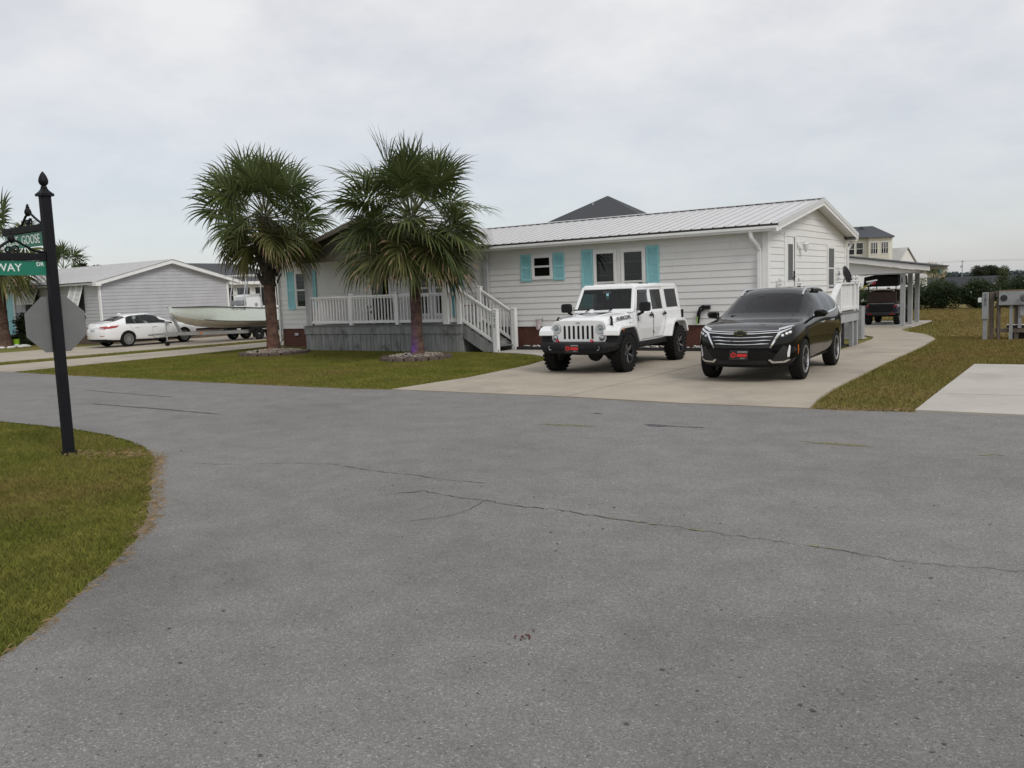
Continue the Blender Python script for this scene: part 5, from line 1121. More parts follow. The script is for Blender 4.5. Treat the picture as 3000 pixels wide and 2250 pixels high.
        mir = MB().loft([[(x, s*(y0+a), z0+c) for a, c in ((-.0, -.10), (.20, -.10), (.225, -.06), (.225, .07), (.19, .10), (.02, .10), (-.01, .06), (-.01, -.06))] for x, y0, z0 in ((-.84, .85, 1.335), (-.80, .835, 1.335), (-.735, .85, 1.335))]).build('mirror', 'black_plastic', t, bevel=.015)
        MB().bar((-.83, s*.77, 1.16), (-.80, s*.90, 1.22), .06, .05).bar((-.80, s*.89, 1.20), (-.80, s*.91, 1.26), .06, .05).build('mirror_arm', 'black_plastic', mir, bevel=.01)
        MB().lathe([(.022, 0), (.02, .006)], 12, Matrix.Translation((-.60, s*.695, 1.0)) @ Matrix.Rotation(-s*math.pi/2, 4, 'X')).build('side_badge', 'rim_silver', t)
    # wipers
    for y0, y1 in ((.10, .50), (-.45, -.05)):
        MB().bar(wp(y0, -.03, .03), wp(y0+.12, .10, .04), .02, .02).bar(wp(y0+.12, .10, .045), wp(y0-.32, .085, .045), .014, .02).build('wiper', 'black_plastic', t)
    # cabin inside
    MB().box(-3.4, -.8, -.68, .68, .62, .80).build('cabin_floor', 'cabin', t); MB().box(-1.0, -.74, -.66, .66, .8, 1.24).build('dashboard', 'dash', t, bevel=.04)
    for s in (-.36, .36):
        sm = MB().box(-1.95, -1.45, s-.24, s+.24, .85, 1.0).bar((-1.90, s, 1.0), (-2.02, s, 1.44), .46, .14).box(-2.06, -1.97, s-.13, s+.13, 1.46, 1.62); sm.build('front_seat', 'cabin', t, bevel=.03)
    MB().box(-2.85, -2.3, -.6, .6, .85, 1.0).bar((-2.80, 0, 1.0), (-2.92, 0, 1.42), 1.2, .14).build('rear_seat', 'cabin', t, bevel=.03)
    sw = Matrix.Translation((-1.10, .36, 1.17)) @ Matrix.Rotation(rad(-65), 4, 'Y'); MB().tube([sw @ Vector((.18*math.cos(a), .18*math.sin(a), 0)) for a in np.linspace(0, 2*math.pi, 20)], .014, 6).build('steering_wheel', 'dash', t)
    MB().box(-.90, -.885, .0, .055, 1.52, 1.64).build('hang_tag', 'teal', t); MB().box(-.93, -.915, -.10, .10, 1.64, 1.69).build('inner_mirror', 'dash', t)
    sp = Matrix.Translation((-3.62, -.05, 1.05)) @ Matrix.Rotation(-math.pi/2, 4, 'Y'); MB().lathe([(.2, -.12), (.40, -.13), (.41, 0), (.40, .13), (.2, .12)], 36, sp).build('spare_tyre', 'rubber', t, 40)
    for s in (-1, 1): MB().box(-3.50, -3.45, *sorted((s*.62, s*.77)), .98, 1.18).build('tail_light', 'red_lens', t, bevel=.01); 
    MB().box(-3.50, -3.45, .74, .80, .98, 1.18).build('tail_light_housing', 'black_plastic', t)
    MB().box(-3.62, -3.40, -.85, .85, .50, .64).build('rear_bumper', 'black_plastic', t, bevel=.03)
    text_part('Jeep', .055, frame_M((.505, 0, 1.062), (0, 1, 0), (0, 0, 1)), 'rim_silver', t, 'emblem', .003)
    return t
build_jeep()
# ------------------------------------------------------------------ black crossover (origin: ground under the front axle)
def rowpts(spec):
    """spec: dict with zb,(x,w) lower body and list of upper points"""
    x, zb, w, zw = spec['x'], spec['zb'], spec['w'], spec.get('zw', .60)
    xl = spec.get('xl', x)
    r = [(xl, 0, zb), (xl, w*.74, zb), (xl, w*.955, zb+.07), (xl, w, zw), (spec.get('xm', x), w*1.0, zw+.20)]
    return r + spec['up']
def build_suv():
    t = thing('crossover_car', 'black crossover car with chrome grille and red front plate on the driveway', 'car', (1.82, -6.40, .012), rad(-87.2))
    F_ = 0.0
    U = lambda *a: list(a)
    R = []
    # x measured from the front axle; front end about +0.93, rear end about -3.70
    R.append(rowpts(dict(x=.66, zb=.27, w=.80, zw=.52, up=U((.64, .80, .90), (.645, .74, .92), (.655, .60, .935), (.66, .32, .945), (.66, 0, .95)))))
    R.append(rowpts(dict(x=.50, zb=.24, w=.885, zw=.55, up=U((.48, .865, .965), (.47, .80, .995), (.47, .62, 1.005), (.47, .32, 1.017), (.47, 0, 1.02)))))
    R.append(rowpts(dict(x=.0, zb=.24, w=.925, zw=.60, up=U((0, .915, 1.02), (0, .835, 1.05), (0, .62, 1.06), (0, .32, 1.07), (0, 0, 1.073)))))
    R.append(rowpts(dict(x=-.42, zb=.24, w=.915, zw=.60, up=U((-.46, .905, 1.06), (-.50, .80, 1.085), (-.46, .745, 1.095), (-.34, .40, 1.12), (-.30, 0, 1.125)))))
    R.append(rowpts(dict(x=-1.05, zb=.24, w=.905, zw=.60, up=U((-1.05, .905, 1.09), (-1.12, .79, 1.34), (-1.26, .615, 1.575), (-1.20, .33, 1.615), (-1.18, 0, 1.622)))))
    R.append(rowpts(dict(x=-1.56, zb=.24, w=.905, zw=.60, up=U((-1.56, .905, 1.10), (-1.56, .80, 1.35), (-1.58, .625, 1.59), (-1.58, .35, 1.637), (-1.58, 0, 1.65)))))
    R.append(rowpts(dict(x=-1.64, zb=.24, w=.905, zw=.60, up=U((-1.64, .905, 1.10), (-1.64, .80, 1.35), (-1.66, .625, 1.59), (-1.66, .35, 1.637), (-1.66, 0, 1.65)))))
    R.append(rowpts(dict(x=-2.42, zb=.24, w=.915, zw=.60, up=U((-2.42, .90, 1.125), (-2.42, .79, 1.36), (-2.40, .62, 1.575), (-2.42, .35, 1.63), (-2.42, 0, 1.642)))))
    R.append(rowpts(dict(x=-2.54, zb=.24, w=.92, zw=.60, up=U((-2.54, .90, 1.13), (-2.54, .785, 1.365), (-2.50, .62, 1.57), (-2.52, .35, 1.625), (-2.52, 0, 1.637)))))
    R.append(rowpts(dict(x=-3.02, zb=.26, w=.915, zw=.62, up=U((-3.02, .885, 1.19), (-3.0, .77, 1.385), (-2.95, .61, 1.545), (-2.95, .35, 1.60), (-2.95, 0, 1.612)))))
    R.append(rowpts(dict(x=-3.32, zb=.28, w=.90, zw=.62, up=U((-3.32, .86, 1.17), (-3.30, .74, 1.37), (-3.25, .58, 1.515), (-3.25, .33, 1.57), (-3.25, 0, 1.58)))))
    R.append(rowpts(dict(x=-3.52, zb=.32, w=.85, zw=.62, up=U((-3.52, .80, 1.10), (-3.50, .69, 1.29), (-3.42, .55, 1.46), (-3.40, .33, 1.51), (-3.40, 0, 1.52)))))
    R.append(rowpts(dict(x=-3.60, zb=.36, w=.78, zw=.62, up=U((-3.60, .72, 1.05), (-3.57, .62, 1.22), (-3.48, .50, 1.40), (-3.45, .30, 1.45), (-3.44, 0, 1.46)))))
    bf = [.12, .14, .20, .26, .26, .24, .16, .10, .05, .04]; br = [-.06]*10
    G = {}
    for k in (7, 8): G[(3, k)] = 2                                        # windshield
    G[(3, 5)] = 3
    for i in (4, 6, 8):
        for k in (5, 6): G[(i, k)] = 3
    for i in (5, 7):
        for k in (5, 6): G[(i, k)] = 4
    cut = [cyl_mesh(0, .405, .55, 1.2, 'seam', z=.375), cyl_mesh(0, .405, -1.2, -.55, 'seam', z=.375), cyl_mesh(-2.725, .405, .55, 1.2, 'seam', z=.375), cyl_mesh(-2.725, .405, -1.2, -.55, 'seam', z=.375)]
    me = cage_body(R, bf, br, G, ['paint_black', 'black_plastic', 'car_glass', 'car_tint', 'tint_band', 'seam'], cut, 3)
    sk = Skin(me)
    P = split_parts(me, [('body', {0, 1, 4, 5}), ('windshield', {2}), ('side_window', {3})], t)
    body = P['body']
    # dark cabin below the glass
    MB().box(-3.3, -.75, -.70, .70, .45, 1.0).build('cabin_floor', 'cabin', t); MB().box(-.95, -.45, -.68, .68, .95, 1.08).build('dashboard', 'dash', t, bevel=.04)
    for s in (-.36, .36): MB().bar((-1.75, s, .9), (-1.95, s, 1.28), .48, .16).box(-2.0, -1.9, s-.13, s+.13, 1.28, 1.46).build('front_seat', 'cabin', t, bevel=.03)
    MB().bar((-2.7, 0, .9), (-2.85, 0, 1.3), 1.2, .16).build('rear_seat', 'cabin', t, bevel=.03)
    fp = lambda poly, nm, m, off=.006, parent=body, step=.05, skirt=.02: sk.patch(poly, 'front', off, step, skirt=skirt).build(nm, m, parent, 50)
    # grille: dark opening, three chrome bars, thick upper bar with emblem
    fp([(-.50, .62), (.50, .62), (.56, .70), (.64, .87), (-.64, .87), (-.56, .70)], 'grille', 'seam', .004)
    for z, w in ((.812, .545), (.752, .51), (.692, .475)):
        fp([(-w, z+.0), (-w*.5, z-.008), (0, z-.014), (w*.5, z-.008), (w, z), (w, z+.005), (w*.75, z+.012), (w*.5, z+.001), (0, z-.005), (-w*.5, z+.001), (-w*.75, z+.012), (-w, z+.005)], 'grille_bar', 'chrome', .022)
    fp([(-.66, .885), (-.2, .864), (.2, .864), (.66, .885), (.66, .899), (.2, .878), (-.2, .878), (-.66, .899)], 'upper_bar', 'chrome', .026)
    fp([(-.64, .915), (-.2, .897), (.2, .897), (.64, .915), (.64, .925), (.2, .908), (-.2, .908), (-.64, .925)], 'upper_bar', 'chrome', .026)
    for s in (-1, 1):
        m_ = (lambda p: p) if s > 0 else mirror_y
        fp(m_([(.488, .625), (.512, .617), (.66, .872), (.80, .944), (.80, .962), (.70, .922), (.625, .90)]), 'chrome_surround', 'chrome', .024)
        hl = fp(m_([(.60, .955), (.80, 1.005), (.805, .985), (.70, .945), (.61, .925)]), 'daytime_light', 'lamp_glass', .014); fp(m_([(.60, .953), (.80, 1.003), (.805, .983), (.70, .943), (.61, .925)]), 'light_housing', 'reflector', .008)
        fp(m_([(.64, .79), (.60, .80), (.665, .86), (.78, .93), (.82, .95), (.83, .90), (.80, .84), (.74, .80)]), 'headlight', 'seam', .012)
        for k, (yy, zz_) in enumerate(((.685, .835), (.745, .865), (.79, .885))): fp(ell(s*yy, zz_, .022, .022, 12), 'lamp_lens', 'reflector', .020)
        # bumper corner: dark intake, chrome hook, tall reflector
        fp(m_([(.50, .38), (.70, .35), (.78, .40), (.79, .60), (.70, .66), (.58, .50)]), 'side_intake', 'seam', .004)
        fp(m_([(.46, .405), (.52, .35), (.72, .355), (.79, .40), (.79, .425), (.70, .385), (.545, .38), (.49, .42)]), 'chrome_hook', 'chrome', .022)
        fp(m_([(.755, .45), (.785, .46), (.80, .64), (.785, .665), (.755, .52)]), 'fog_light', 'reflector', .018)
        ax = 'left' if s > 0 else 'right'
        sk.patch([(.36, .49), (.40, .48), (.44, .64), (.42, .66)], ax, .006, .06).build('side_marker', 'amber_lens', body)
        # door seams, handles, chrome window line, mirror, rails
        b = MB(); sk.line([(-.52, 1.06), (-.50, .75), (-.60, .33), (-1.50, .31), (-1.575, .36), (-1.60, 1.06)], .008, ax, .0015, mb=b); sk.line([(-1.60, .40), (-1.62, .32), (-2.25, .33), (-2.40, .70), (-2.52, 1.08)], .008, ax, .0015, mb=b); b.build('door_seams', 'seam', body, fix=False)
        for hx in (-1.42, -2.30):
            h, n, d = sk.ray(hx, .96, ax); MB().bar((hx-.09, h.y+s*.022, .965), (hx+.09, h.y+s*.022, .955), .022, .028).box(hx-.10, hx-.06, *sorted((h.y-s*.005, h.y+s*.02)), .95, .975).box(hx+.06, hx+.10, *sorted((h.y-s*.005, h.y+s*.02)), .945, .97).build('door_handle', 'chrome', t, bevel=.005)
        sk.line([(-.78, 1.115), (-1.3, 1.118), (-2.0, 1.13), (-2.6, 1.16), (-2.86, 1.20), (-2.98, 1.30), (-2.93, 1.44)], .030, ax, .010, .06).build('window_chrome', 'chrome', t, fix=False)
        mir = MB().loft([[(x, s*(.90+a*k_), 1.145+c*k_) for a, c in ((.02, -.07), (.20, -.055), (.245, -.0), (.235, .05), (.19, .078), (.05, .082), (.02, .05))] for x, k_ in ((-.80, .92), (-.76, 1.0), (-.68, .96), (-.635, .70))]).build('mirror', 'paint_black', t, bevel=.012)
        MB().bar((-.72, s*.86, 1.075), (-.72, s*1.0, 1.10), .09, .03).build('mirror_arm', 'black_plastic', mir, bevel=.01)
        rz = lambda x: sk.ray(x, .60, 'top')[0]
        pts = []
        for x, dz in ((-1.18, .0), (-1.28, .035), (-1.45, .05), (-1.9, .052), (-2.4, .05), (-2.75, .035), (-2.92, .0)):
            h = sk.ray(x, s*.585, 'top')[0]; pts.append((x, s*.585, h.z+dz))
        MB().tube(pts, .019, 8).build('roof_rail', 'alu', t, 50)
        MB().bar((-1.72, s*.640, 1.575), (-2.35, s*.640, 1.565), .05, .06).build('rain_visor', 'tint_band', t, bevel=.01)
        for wx in (0, -2.725): wheel(t, wx, s*.80, .368, .235, .245, 'chrome', s)
        sk.patch([(-.55, .26), (-.50, .33), (-2.2, .33), (-2.25, .26)], ax, .004, .1).build('rocker_cladding', 'black_plastic', body)
    # lower intake, hood crease, plate, emblem
    fp([(-.46, .33), (.46, .33), (.42, .40), (-.42, .40)], 'lower_intake', 'seam', .004)
    fp([(-.60, .262), (.60, .262), (.62, .295), (-.62, .295)], 'skid_plate', 'black_plastic', .012)
    h = sk.ray(-.02, .50, 'front')[0]; plate(t, frame_M((h.x+.03, -.02, .50), (0, 1, 0), (0, .12, 1)))
    hx = sk.ray(0, .885, 'front')[0].x
    bow = [(-.095, -.018), (-.05, -.018), (-.05, -.038), (.04, -.038), (.04, -.018), (.095, -.018), (.10, .018), (.05, .018), (.05, .038), (-.04, .038), (-.04, .018), (-.09, .018)]
    M = frame_M((hx+.030, 0, .885), (0, 1, 0), (0, 0, 1))
    em = MB().prism([(a*1.22, c*1.3) for a, c in bow], 'z', 0, .010); em.v = [tuple(M @ Vector(v)) for v in em.v]; eo = em.build('emblem', 'chrome', t)
    em = MB().prism([(a*.95, c*.85) for a, c in bow], 'z', .010, .014); em.v = [tuple(M @ Vector(v)) for v in em.v]; em.build('emblem_face', 'seam', eo)
    b = MB()
    for s in (-1, 1): sk.line([(.50, s*.60), (.2, s*.55), (-.25, s*.62)], .012, 'top', .004, .06, mb=b)
    b.build('hood_crease', 'paint_black', body, fix=False)
    for y0, y1 in ((.05, .62), (-.55, -.05)): MB().bar((-.36, y0, 1.14), (-.40, y1, 1.13), .03, .02).build('wiper', 'black_plastic', t)
    MB().box(-.47, -.44, -.06, .06, 1.46, 1.50).build('sensor', 'dash', t)
    for s in (-1, 1): MB().box(-3.60, -3.40, *sorted((s*.60, s*.82)), .98, 1.06).build('tail_light', 'red_lens', t, bevel=.02)
    return t
build_suv()

# ------------------------------------------------------------------ white sedan (origin: ground under the rear axle)
def build_sedan():
    t = thing('sedan', 'white sedan parked behind the boat trailer beside the grey house', 'car', (-28.73, -.85, .010), rad(91.4))
    U = lambda *a: list(a); R = []
    R.append(rowpts(dict(x=3.60, zb=.22, w=.72, zw=.45, up=U((3.58, .72, .66), (3.57, .66, .70), (3.57, .5, .72), (3.57, .25, .73), (3.57, 0, .735)))))
    R.append(rowpts(dict(x=3.30, zb=.18, w=.87, zw=.48, up=U((3.28, .84, .80), (3.26, .78, .84), (3.25, .6, .86), (3.25, .3, .87), (3.25, 0, .875)))))
    R.append(rowpts(dict(x=2.82, zb=.18, w=.905, zw=.52, up=U((2.8, .885, .88), (2.78, .82, .92), (2.75, .6, .945), (2.75, .3, .955), (2.75, 0, .96)))))
    R.append(rowpts(dict(x=2.30, zb=.18, w=.905, zw=.52, up=U((2.28, .885, .92), (2.22, .80, .955), (2.25, .72, .98), (2.38, .4, 1.01), (2.42, 0, 1.015)))))
    R.append(rowpts(dict(x=1.60, zb=.18, w=.905, zw=.52, up=U((1.70, .885, .945), (1.62, .75, 1.16), (1.48, .58, 1.36), (1.55, .32, 1.40), (1.57, 0, 1.41)))))
    R.append(rowpts(dict(x=1.22, zb=.18, w=.905, zw=.52, up=U((1.22, .885, .95), (1.21, .75, 1.19), (1.20, .57, 1.395), (1.20, .32, 1.435), (1.20, 0, 1.445)))))
    R.append(rowpts(dict(x=1.12, zb=.18, w=.905, zw=.52, up=U((1.12, .885, .95), (1.11, .75, 1.19), (1.10, .57, 1.40), (1.10, .32, 1.44), (1.10, 0, 1.45)))))
    R.append(rowpts(dict(x=.35, zb=.20, w=.905, zw=.52, up=U((.35, .88, .97), (.37, .74, 1.19), (.42, .56, 1.375), (.42, .32, 1.415), (.42, 0, 1.425)))))
    R.append(rowpts(dict(x=-.02, zb=.20, w=.905, zw=.54, up=U((-.06, .865, .99), (.06, .72, 1.17), (.20, .55, 1.32), (.18, .32, 1.37), (.18, 0, 1.38)))))
    R.append(rowpts(dict(x=-.45, zb=.21, w=.89, zw=.56, up=U((-.48, .84, 1.01), (-.52, .74, 1.05), (-.50, .62, 1.075), (-.48, .3, 1.09), (-.47, 0, 1.092)))))
    R.append(rowpts(dict(x=-.80, zb=.24, w=.85, zw=.56, up=U((-.82, .79, 1.01), (-.84, .70, 1.055), (-.85, .55, 1.075), (-.86, .3, 1.085), (-.87, 0, 1.087)))))
    R.append(rowpts(dict(x=-.95, zb=.28, w=.76, zw=.54, up=U((-.93, .68, .92), (-.92, .62, .96), (-.92, .5, .98), (-.92, .25, .985), (-.92, 0, .985)))))
    G = {}
    for k in (7, 8): G[(3, k)] = 2; G[(8, k)] = 2
    G[(3, 5)] = 3
    for i in (4, 6, 7):
        for k in (5, 6): G[(i, k)] = 3
    for k in (5, 6): G[(5, k)] = 4
    cut = []
    for x in (0, 2.82):
        for s in (1, -1): cut.append(cyl_mesh(x, .37, *sorted((s*.55, s*1.2)), 'seam', z=.345))
    bf = [.15, .18, .24, .26, .24, .2, .12, .08, .04, .03]; br = [-.08, -.08, -.12, -.16, -.16, -.14, -.10, -.08, -.06, -.05]
    me = cage_body(R, bf, br, G, ['paint_white', 'black_plastic', 'car_tint', 'sedan_glass', 'tint_band', 'seam'], cut, 3); sk = Skin(me)
    P = split_parts(me, [('body', {0, 1, 4, 5}), ('glass_window', {2}), ('side_window', {3})], t); body = P['body']
    MB().box(-.2, 2.2, -.68, .68, .4, .70).build('cabin_floor', 'cabin', t)
    for s in (-.36, .36): MB().bar((1.05, s, .8), (.85, s, 1.18), .48, .14).box(.80, .88, s-.12, s+.12, 1.2, 1.32).build('front_seat', 'cabin', t, bevel=.03)
    MB().bar((.25, 0, .75), (.05, 0, 1.12), 1.2, .14).build('rear_seat', 'cabin', t, bevel=.03)
    rp = lambda poly, nm, m, off=.006: sk.patch(poly, 'rear', off, .05).build(nm, m, body, 50)
    for s in (-1, 1):
        m_ = (lambda p: p) if s > 0 else mirror_y; ax = 'left' if s > 0 else 'right'
        rp(m_([(.38, .84), (.70, .80), (.74, .83), (.74, .93), (.40, .90)]), 'tail_light', 'red_lens', .012); rp(m_([(.26, .845), (.45, .84), (.45, .895), (.30, .905)]), 'reverse_light', 'reflector', .012)
        sk.patch([(-.90, .81), (-.50, .86), (-.36, .95), (-.52, .94), (-.88, .925)], ax, .008, .05).build('tail_light_wrap', 'red_lens', body)
        rp(m_([(.45, .50), (.66, .50), (.66, .52), (.45, .52)]), 'reflector_strip', 'red_lens', .010)
        b = MB(); sk.line([(2.18, .90), (2.25, .6), (2.15, .30), (1.22, .28), (1.18, .92)], .008, ax, .0015, mb=b); sk.line([(1.15, .28), (.45, .30), (.28, .62), (.12, .93)], .008, ax, .0015, mb=b); b.build('door_seams', 'seam', body, fix=False)
        sk.line([(1.95, .965), (1.2, .965), (.4, .98), (.0, 1.0)], .014, ax, .006).build('window_chrome', 'chrome', t, fix=False)
        for hx in (1.32, .42):
            h = sk.ray(hx, .83, ax)[0]; MB().bar((hx-.09, h.y+s*.022, .83), (hx+.09, h.y+s*.022, .825), .022, .028).build('door_handle', 'paint_white', t, bevel=.006)
        MB().loft([[(x, s*(.88+a), 1.0+c) for a, c in ((.02, -.06), (.18, -.05), (.21, .0), (.18, .06), (.04, .06))] for x in (1.82, 1.92, 1.98)]).build('mirror', 'paint_white', t, bevel=.015)
        for wx in (0, 2.82): wheel(t, wx, s*.80, .335, .225, .225, 'silver', s)
        sk.patch([(3.35, .70), (3.50, .66), (3.52, .72), (3.36, .78), (3.20, .78)], ax, .006, .05).build('headlight', 'reflector', body)
    rp([(-.66, .845), (.66, .845), (.66, .862), (-.66, .862)], 'chrome_strip', 'chrome', .014); rp([(-.22, .70), (.22, .70), (.22, .82), (-.22, .82)], 'plate_recess', 'reflector', .004)
    rp([(-.16, .705), (.16, .705), (.16, .80), (-.16, .80)], 'licence_plate', 'plate_text', .012); rp([(-.72, .28), (.72, .28), (.72, .37), (-.72, .37)], 'diffuser', 'black_plastic', .012)
    rp([(-.55, 1.065), (.55, 1.065), (.55, 1.08), (-.55, 1.08)], 'boot_lip', 'paint_white', .03)
    MB().loft([[(.30-.1*k, y*(1-.5*k), 1.415+.055*k) for y in (-.03, .03)] + [(.12-.02*k, y*(1-.5*k), 1.40+.055*k) for y in (.02, -.02)] for k in (0, 1)]).build('antenna', 'paint_white', t)
    return t
build_sedan()
# ------------------------------------------------------------------ palms
def frond_mesh(name, base, az, inc, plen, blade, nseg, droop, seed, mats, rel=0.0):
    """costapalmate fan leaf: arching petiole, then a fan of drooping segments; returns (petiole mesh, blade mesh)"""
    r = np.random.default_rng(seed); up = np.array([0, 0, 1.0]); h = np.array([math.cos(az), math.sin(az), 0])
    # petiole curve
    P = [np.array(base, float)]; d = h*math.cos(inc)+up*math.sin(inc); n = 6
    for k in range(n):
        d = d - up*(0.045+.05*droop)*(0.6+k*.25)*max(.25, math.cos(inc)); d /= np.linalg.norm(d); P.append(P[-1]+d*plen/n)
    pet = MB().tube([tuple(p) for p in P], [.022, .02, .018, .016, .014, .012, .010], 5)
    pm = pet.mesh('petiole', 'petiole', 60, fix=False)
    side = np.cross(d, up); side /= (np.linalg.norm(side)+1e-9); nor = np.cross(side, d)
    tw = r.normal(0, .75); side, nor = side*math.cos(tw)+nor*math.sin(tw), nor*math.cos(tw)-side*math.sin(tw)
    V = []; Fs = []; MI = []
    # costa (midrib) curves down through the blade
    cost = [P[-1]]; dc = d.copy()
    for k in range(5):
        dc = dc - up*.10*(.5+droop); dc /= np.linalg.norm(dc); cost.append(cost[-1]+dc*blade*.05)
    for j in range(nseg):
        th_ = (j/(nseg-1)*2-1); ang = th_*2.35; ci = int(round((1-abs(th_))*5)); b0 = cost[ci]
        L_ = blade*(1.0-.28*abs(th_)**2.2)*r.uniform(.88, 1.08)
        di = d*math.cos(ang)+side*math.sin(ang)+nor*(.30*abs(math.sin(ang))+.06); di = di/np.linalg.norm(di)
        wv = -d*math.sin(ang)+side*math.cos(ang); m = 6; p = b0.copy(); pts = [p.copy()]; dd = di.copy()
        dr = droop*r.uniform(.6, 1.5)
        for k in range(m):
            t = (k+1)/m; dd = dd - up*dr*(.03+.34*max(0, t-.38)**1.2)*2.0; dd /= np.linalg.norm(dd); p = p+dd*L_/m; pts.append(p.copy())
        half = math.tan(2.35/(nseg-1))*1.0
        ws = [max(.004, half*L_*min(t, .45)*1.06) if t <= .45 else 0 for t in np.linspace(0, 1, m+1)]
        wmax = half*L_*.46
        for k in range(m+1):
            t = k/m
            if t > .45: ws[k] = wmax*max(.05, (1-(t-.45)/.55))**.9
        o = len(V); rt = r.normal(0, .25)
        for k in range(m+1):
            q = wv*math.cos(rt*k/m)+nor*math.sin(rt*k/m); V.append(pts[k]-q*ws[k]); V.append(pts[k]+q*ws[k])
        for k in range(m): Fs.append((o+2*k, o+2*k+1, o+2*k+3, o+2*k+2)); MI.append(1 if (len(mats) > 1 and k >= m-2 and r.random() < rel) else 0)
    bm = np_mesh('frond', np.array(V), np.array(Fs), mats, 4, MI, smooth=False)
    return pm, bm
def palm(name, label, loc, heart, trunk_r, nf, reach, seed, boots=(2.6, 4.2), old=.25, trunk_m='palm_trunk_red', seglist=38, group=None, lowmax=-52, upmax=84):
    t = thing(name, label, 'palm tree', loc, 0, group); r = random.Random(seed)
    # trunk: gently uneven
    pts = []; rs = []; n = 26; lx, ly = r.uniform(-.06, .06), r.uniform(-.06, .06)
    for k in range(n+1):
        z = (heart-.05)*k/n; f = k/n
        pts.append((lx*math.sin(f*2.4), ly*math.sin(f*2), z)); rs.append(trunk_r*(1.22-.30*min(1, f*6) + .02*math.sin(k*2.1)+r.uniform(-.02, .02) + (.25 if z > boots[0] else 0)*min(1, (z-boots[0])/.5)))
    kb = max(2, min(n-2, int(boots[0]/(heart-.05)*n))); tr = MB().tube(pts[:kb+1], rs[:kb+1], 18).build('trunk', trunk_m, t, 60); MB().tube(pts[kb:], rs[kb:], 18).build('crown_shaft', 'palm_boot', t, 60)
    # criss-cross leaf bases near the crown
    ga = 2.399963; nb = int((boots[1]-boots[0])/.045); bt = None
    bb = MB().loft([[(w, -.018, z), (w, .018, z), (-w, .018, z), (-w, -.018, z)] for w, z in ((.085, 0), (.060, .16), (.042, .34))]).mesh('leaf_base', 'palm_boot')
    for k in range(nb):
        z = boots[0]+(boots[1]-boots[0])*k/nb; a = k*ga; rr = trunk_r*1.10+.02
        o = inst('leaf_base', bb, t, (rr*math.cos(a), rr*math.sin(a), z-.1)); M = Matrix.Rotation(a-math.pi/2, 4, 'Z') @ Matrix.Rotation(rad(r.choice((-24, 24))), 4, 'Y') @ Matrix.Rotation(rad(-24), 4, 'X'); o.rotation_euler = M.to_euler()
    for k in range(nf):
        f = (k+.5)/nf; az = k*ga + r.uniform(-.25, .25); fm = np.interp(f, [0, .12, .55, .82, 1.0], [upmax, 68, 18, -14, lowmax]); inc = rad(fm) + r.uniform(-.26, .26); sh_ = .88+.12*min(1, f/.16)
        z = heart + .24*(1-f) - .30*f; rad_ = .06+.14*f
        pl = reach*sh_*(.44 + .08*math.sin(f*math.pi)-.04*f)*r.uniform(.82, 1.15); bl = reach*sh_*(.51+.04*(f > .3))*r.uniform(.88, 1.1)
        mats = ['frond', 'frond_old'] if f < 1-old else (['frond_old', 'frond_dead'] if r.random() < .75 else ['frond', 'frond_dead'])
        pm, bm = frond_mesh('frond', (rad_*math.cos(az), rad_*math.sin(az), z), az, inc, pl, bl, seglist, .50+.50*f, seed*1000+k, mats, .15 if f < 1-old else .35)
        fr = inst('frond', bm, t); inst('petiole', pm, fr)
    return t
palm('palm_tree', 'left fan palm with dense round crown and reddish trunk near the driveway', (-15.83, -2.88, .08), 4.50, .205, 62, 2.12, 3, (2.25, 4.1), seglist=34, lowmax=-40)
palm('palm_tree', 'right fan palm before the porch, its reddish trunk foot lit purple', (-8.65, -3.79, .08), 3.80, .17, 66, 2.14, 8, (2.35, 3.6), seglist=34, lowmax=-42)
palm('palm_tree', 'far palm at the left edge with yellowing fronds behind the street sign', (-37.3, -1.7, 0), 4.6, .33, 30, 2.7, 15, (3.2, 4.4), old=.55, seglist=26)
palm('palm_tree', 'distant palm crown above the grey neighbour roof', (-53.6, 10.2, 0), 4.5, .22, 24, 2.1, 21, (3.5, 4.3), old=.4, seglist=24, trunk_m='bark')
palm('palm_tree', 'small palm with pale trunk among the far bushes', (-.74, 32, 0), 1.45, .13, 20, .95, 31, (.9, 1.3), old=.4, seglist=16, trunk_m='bark')
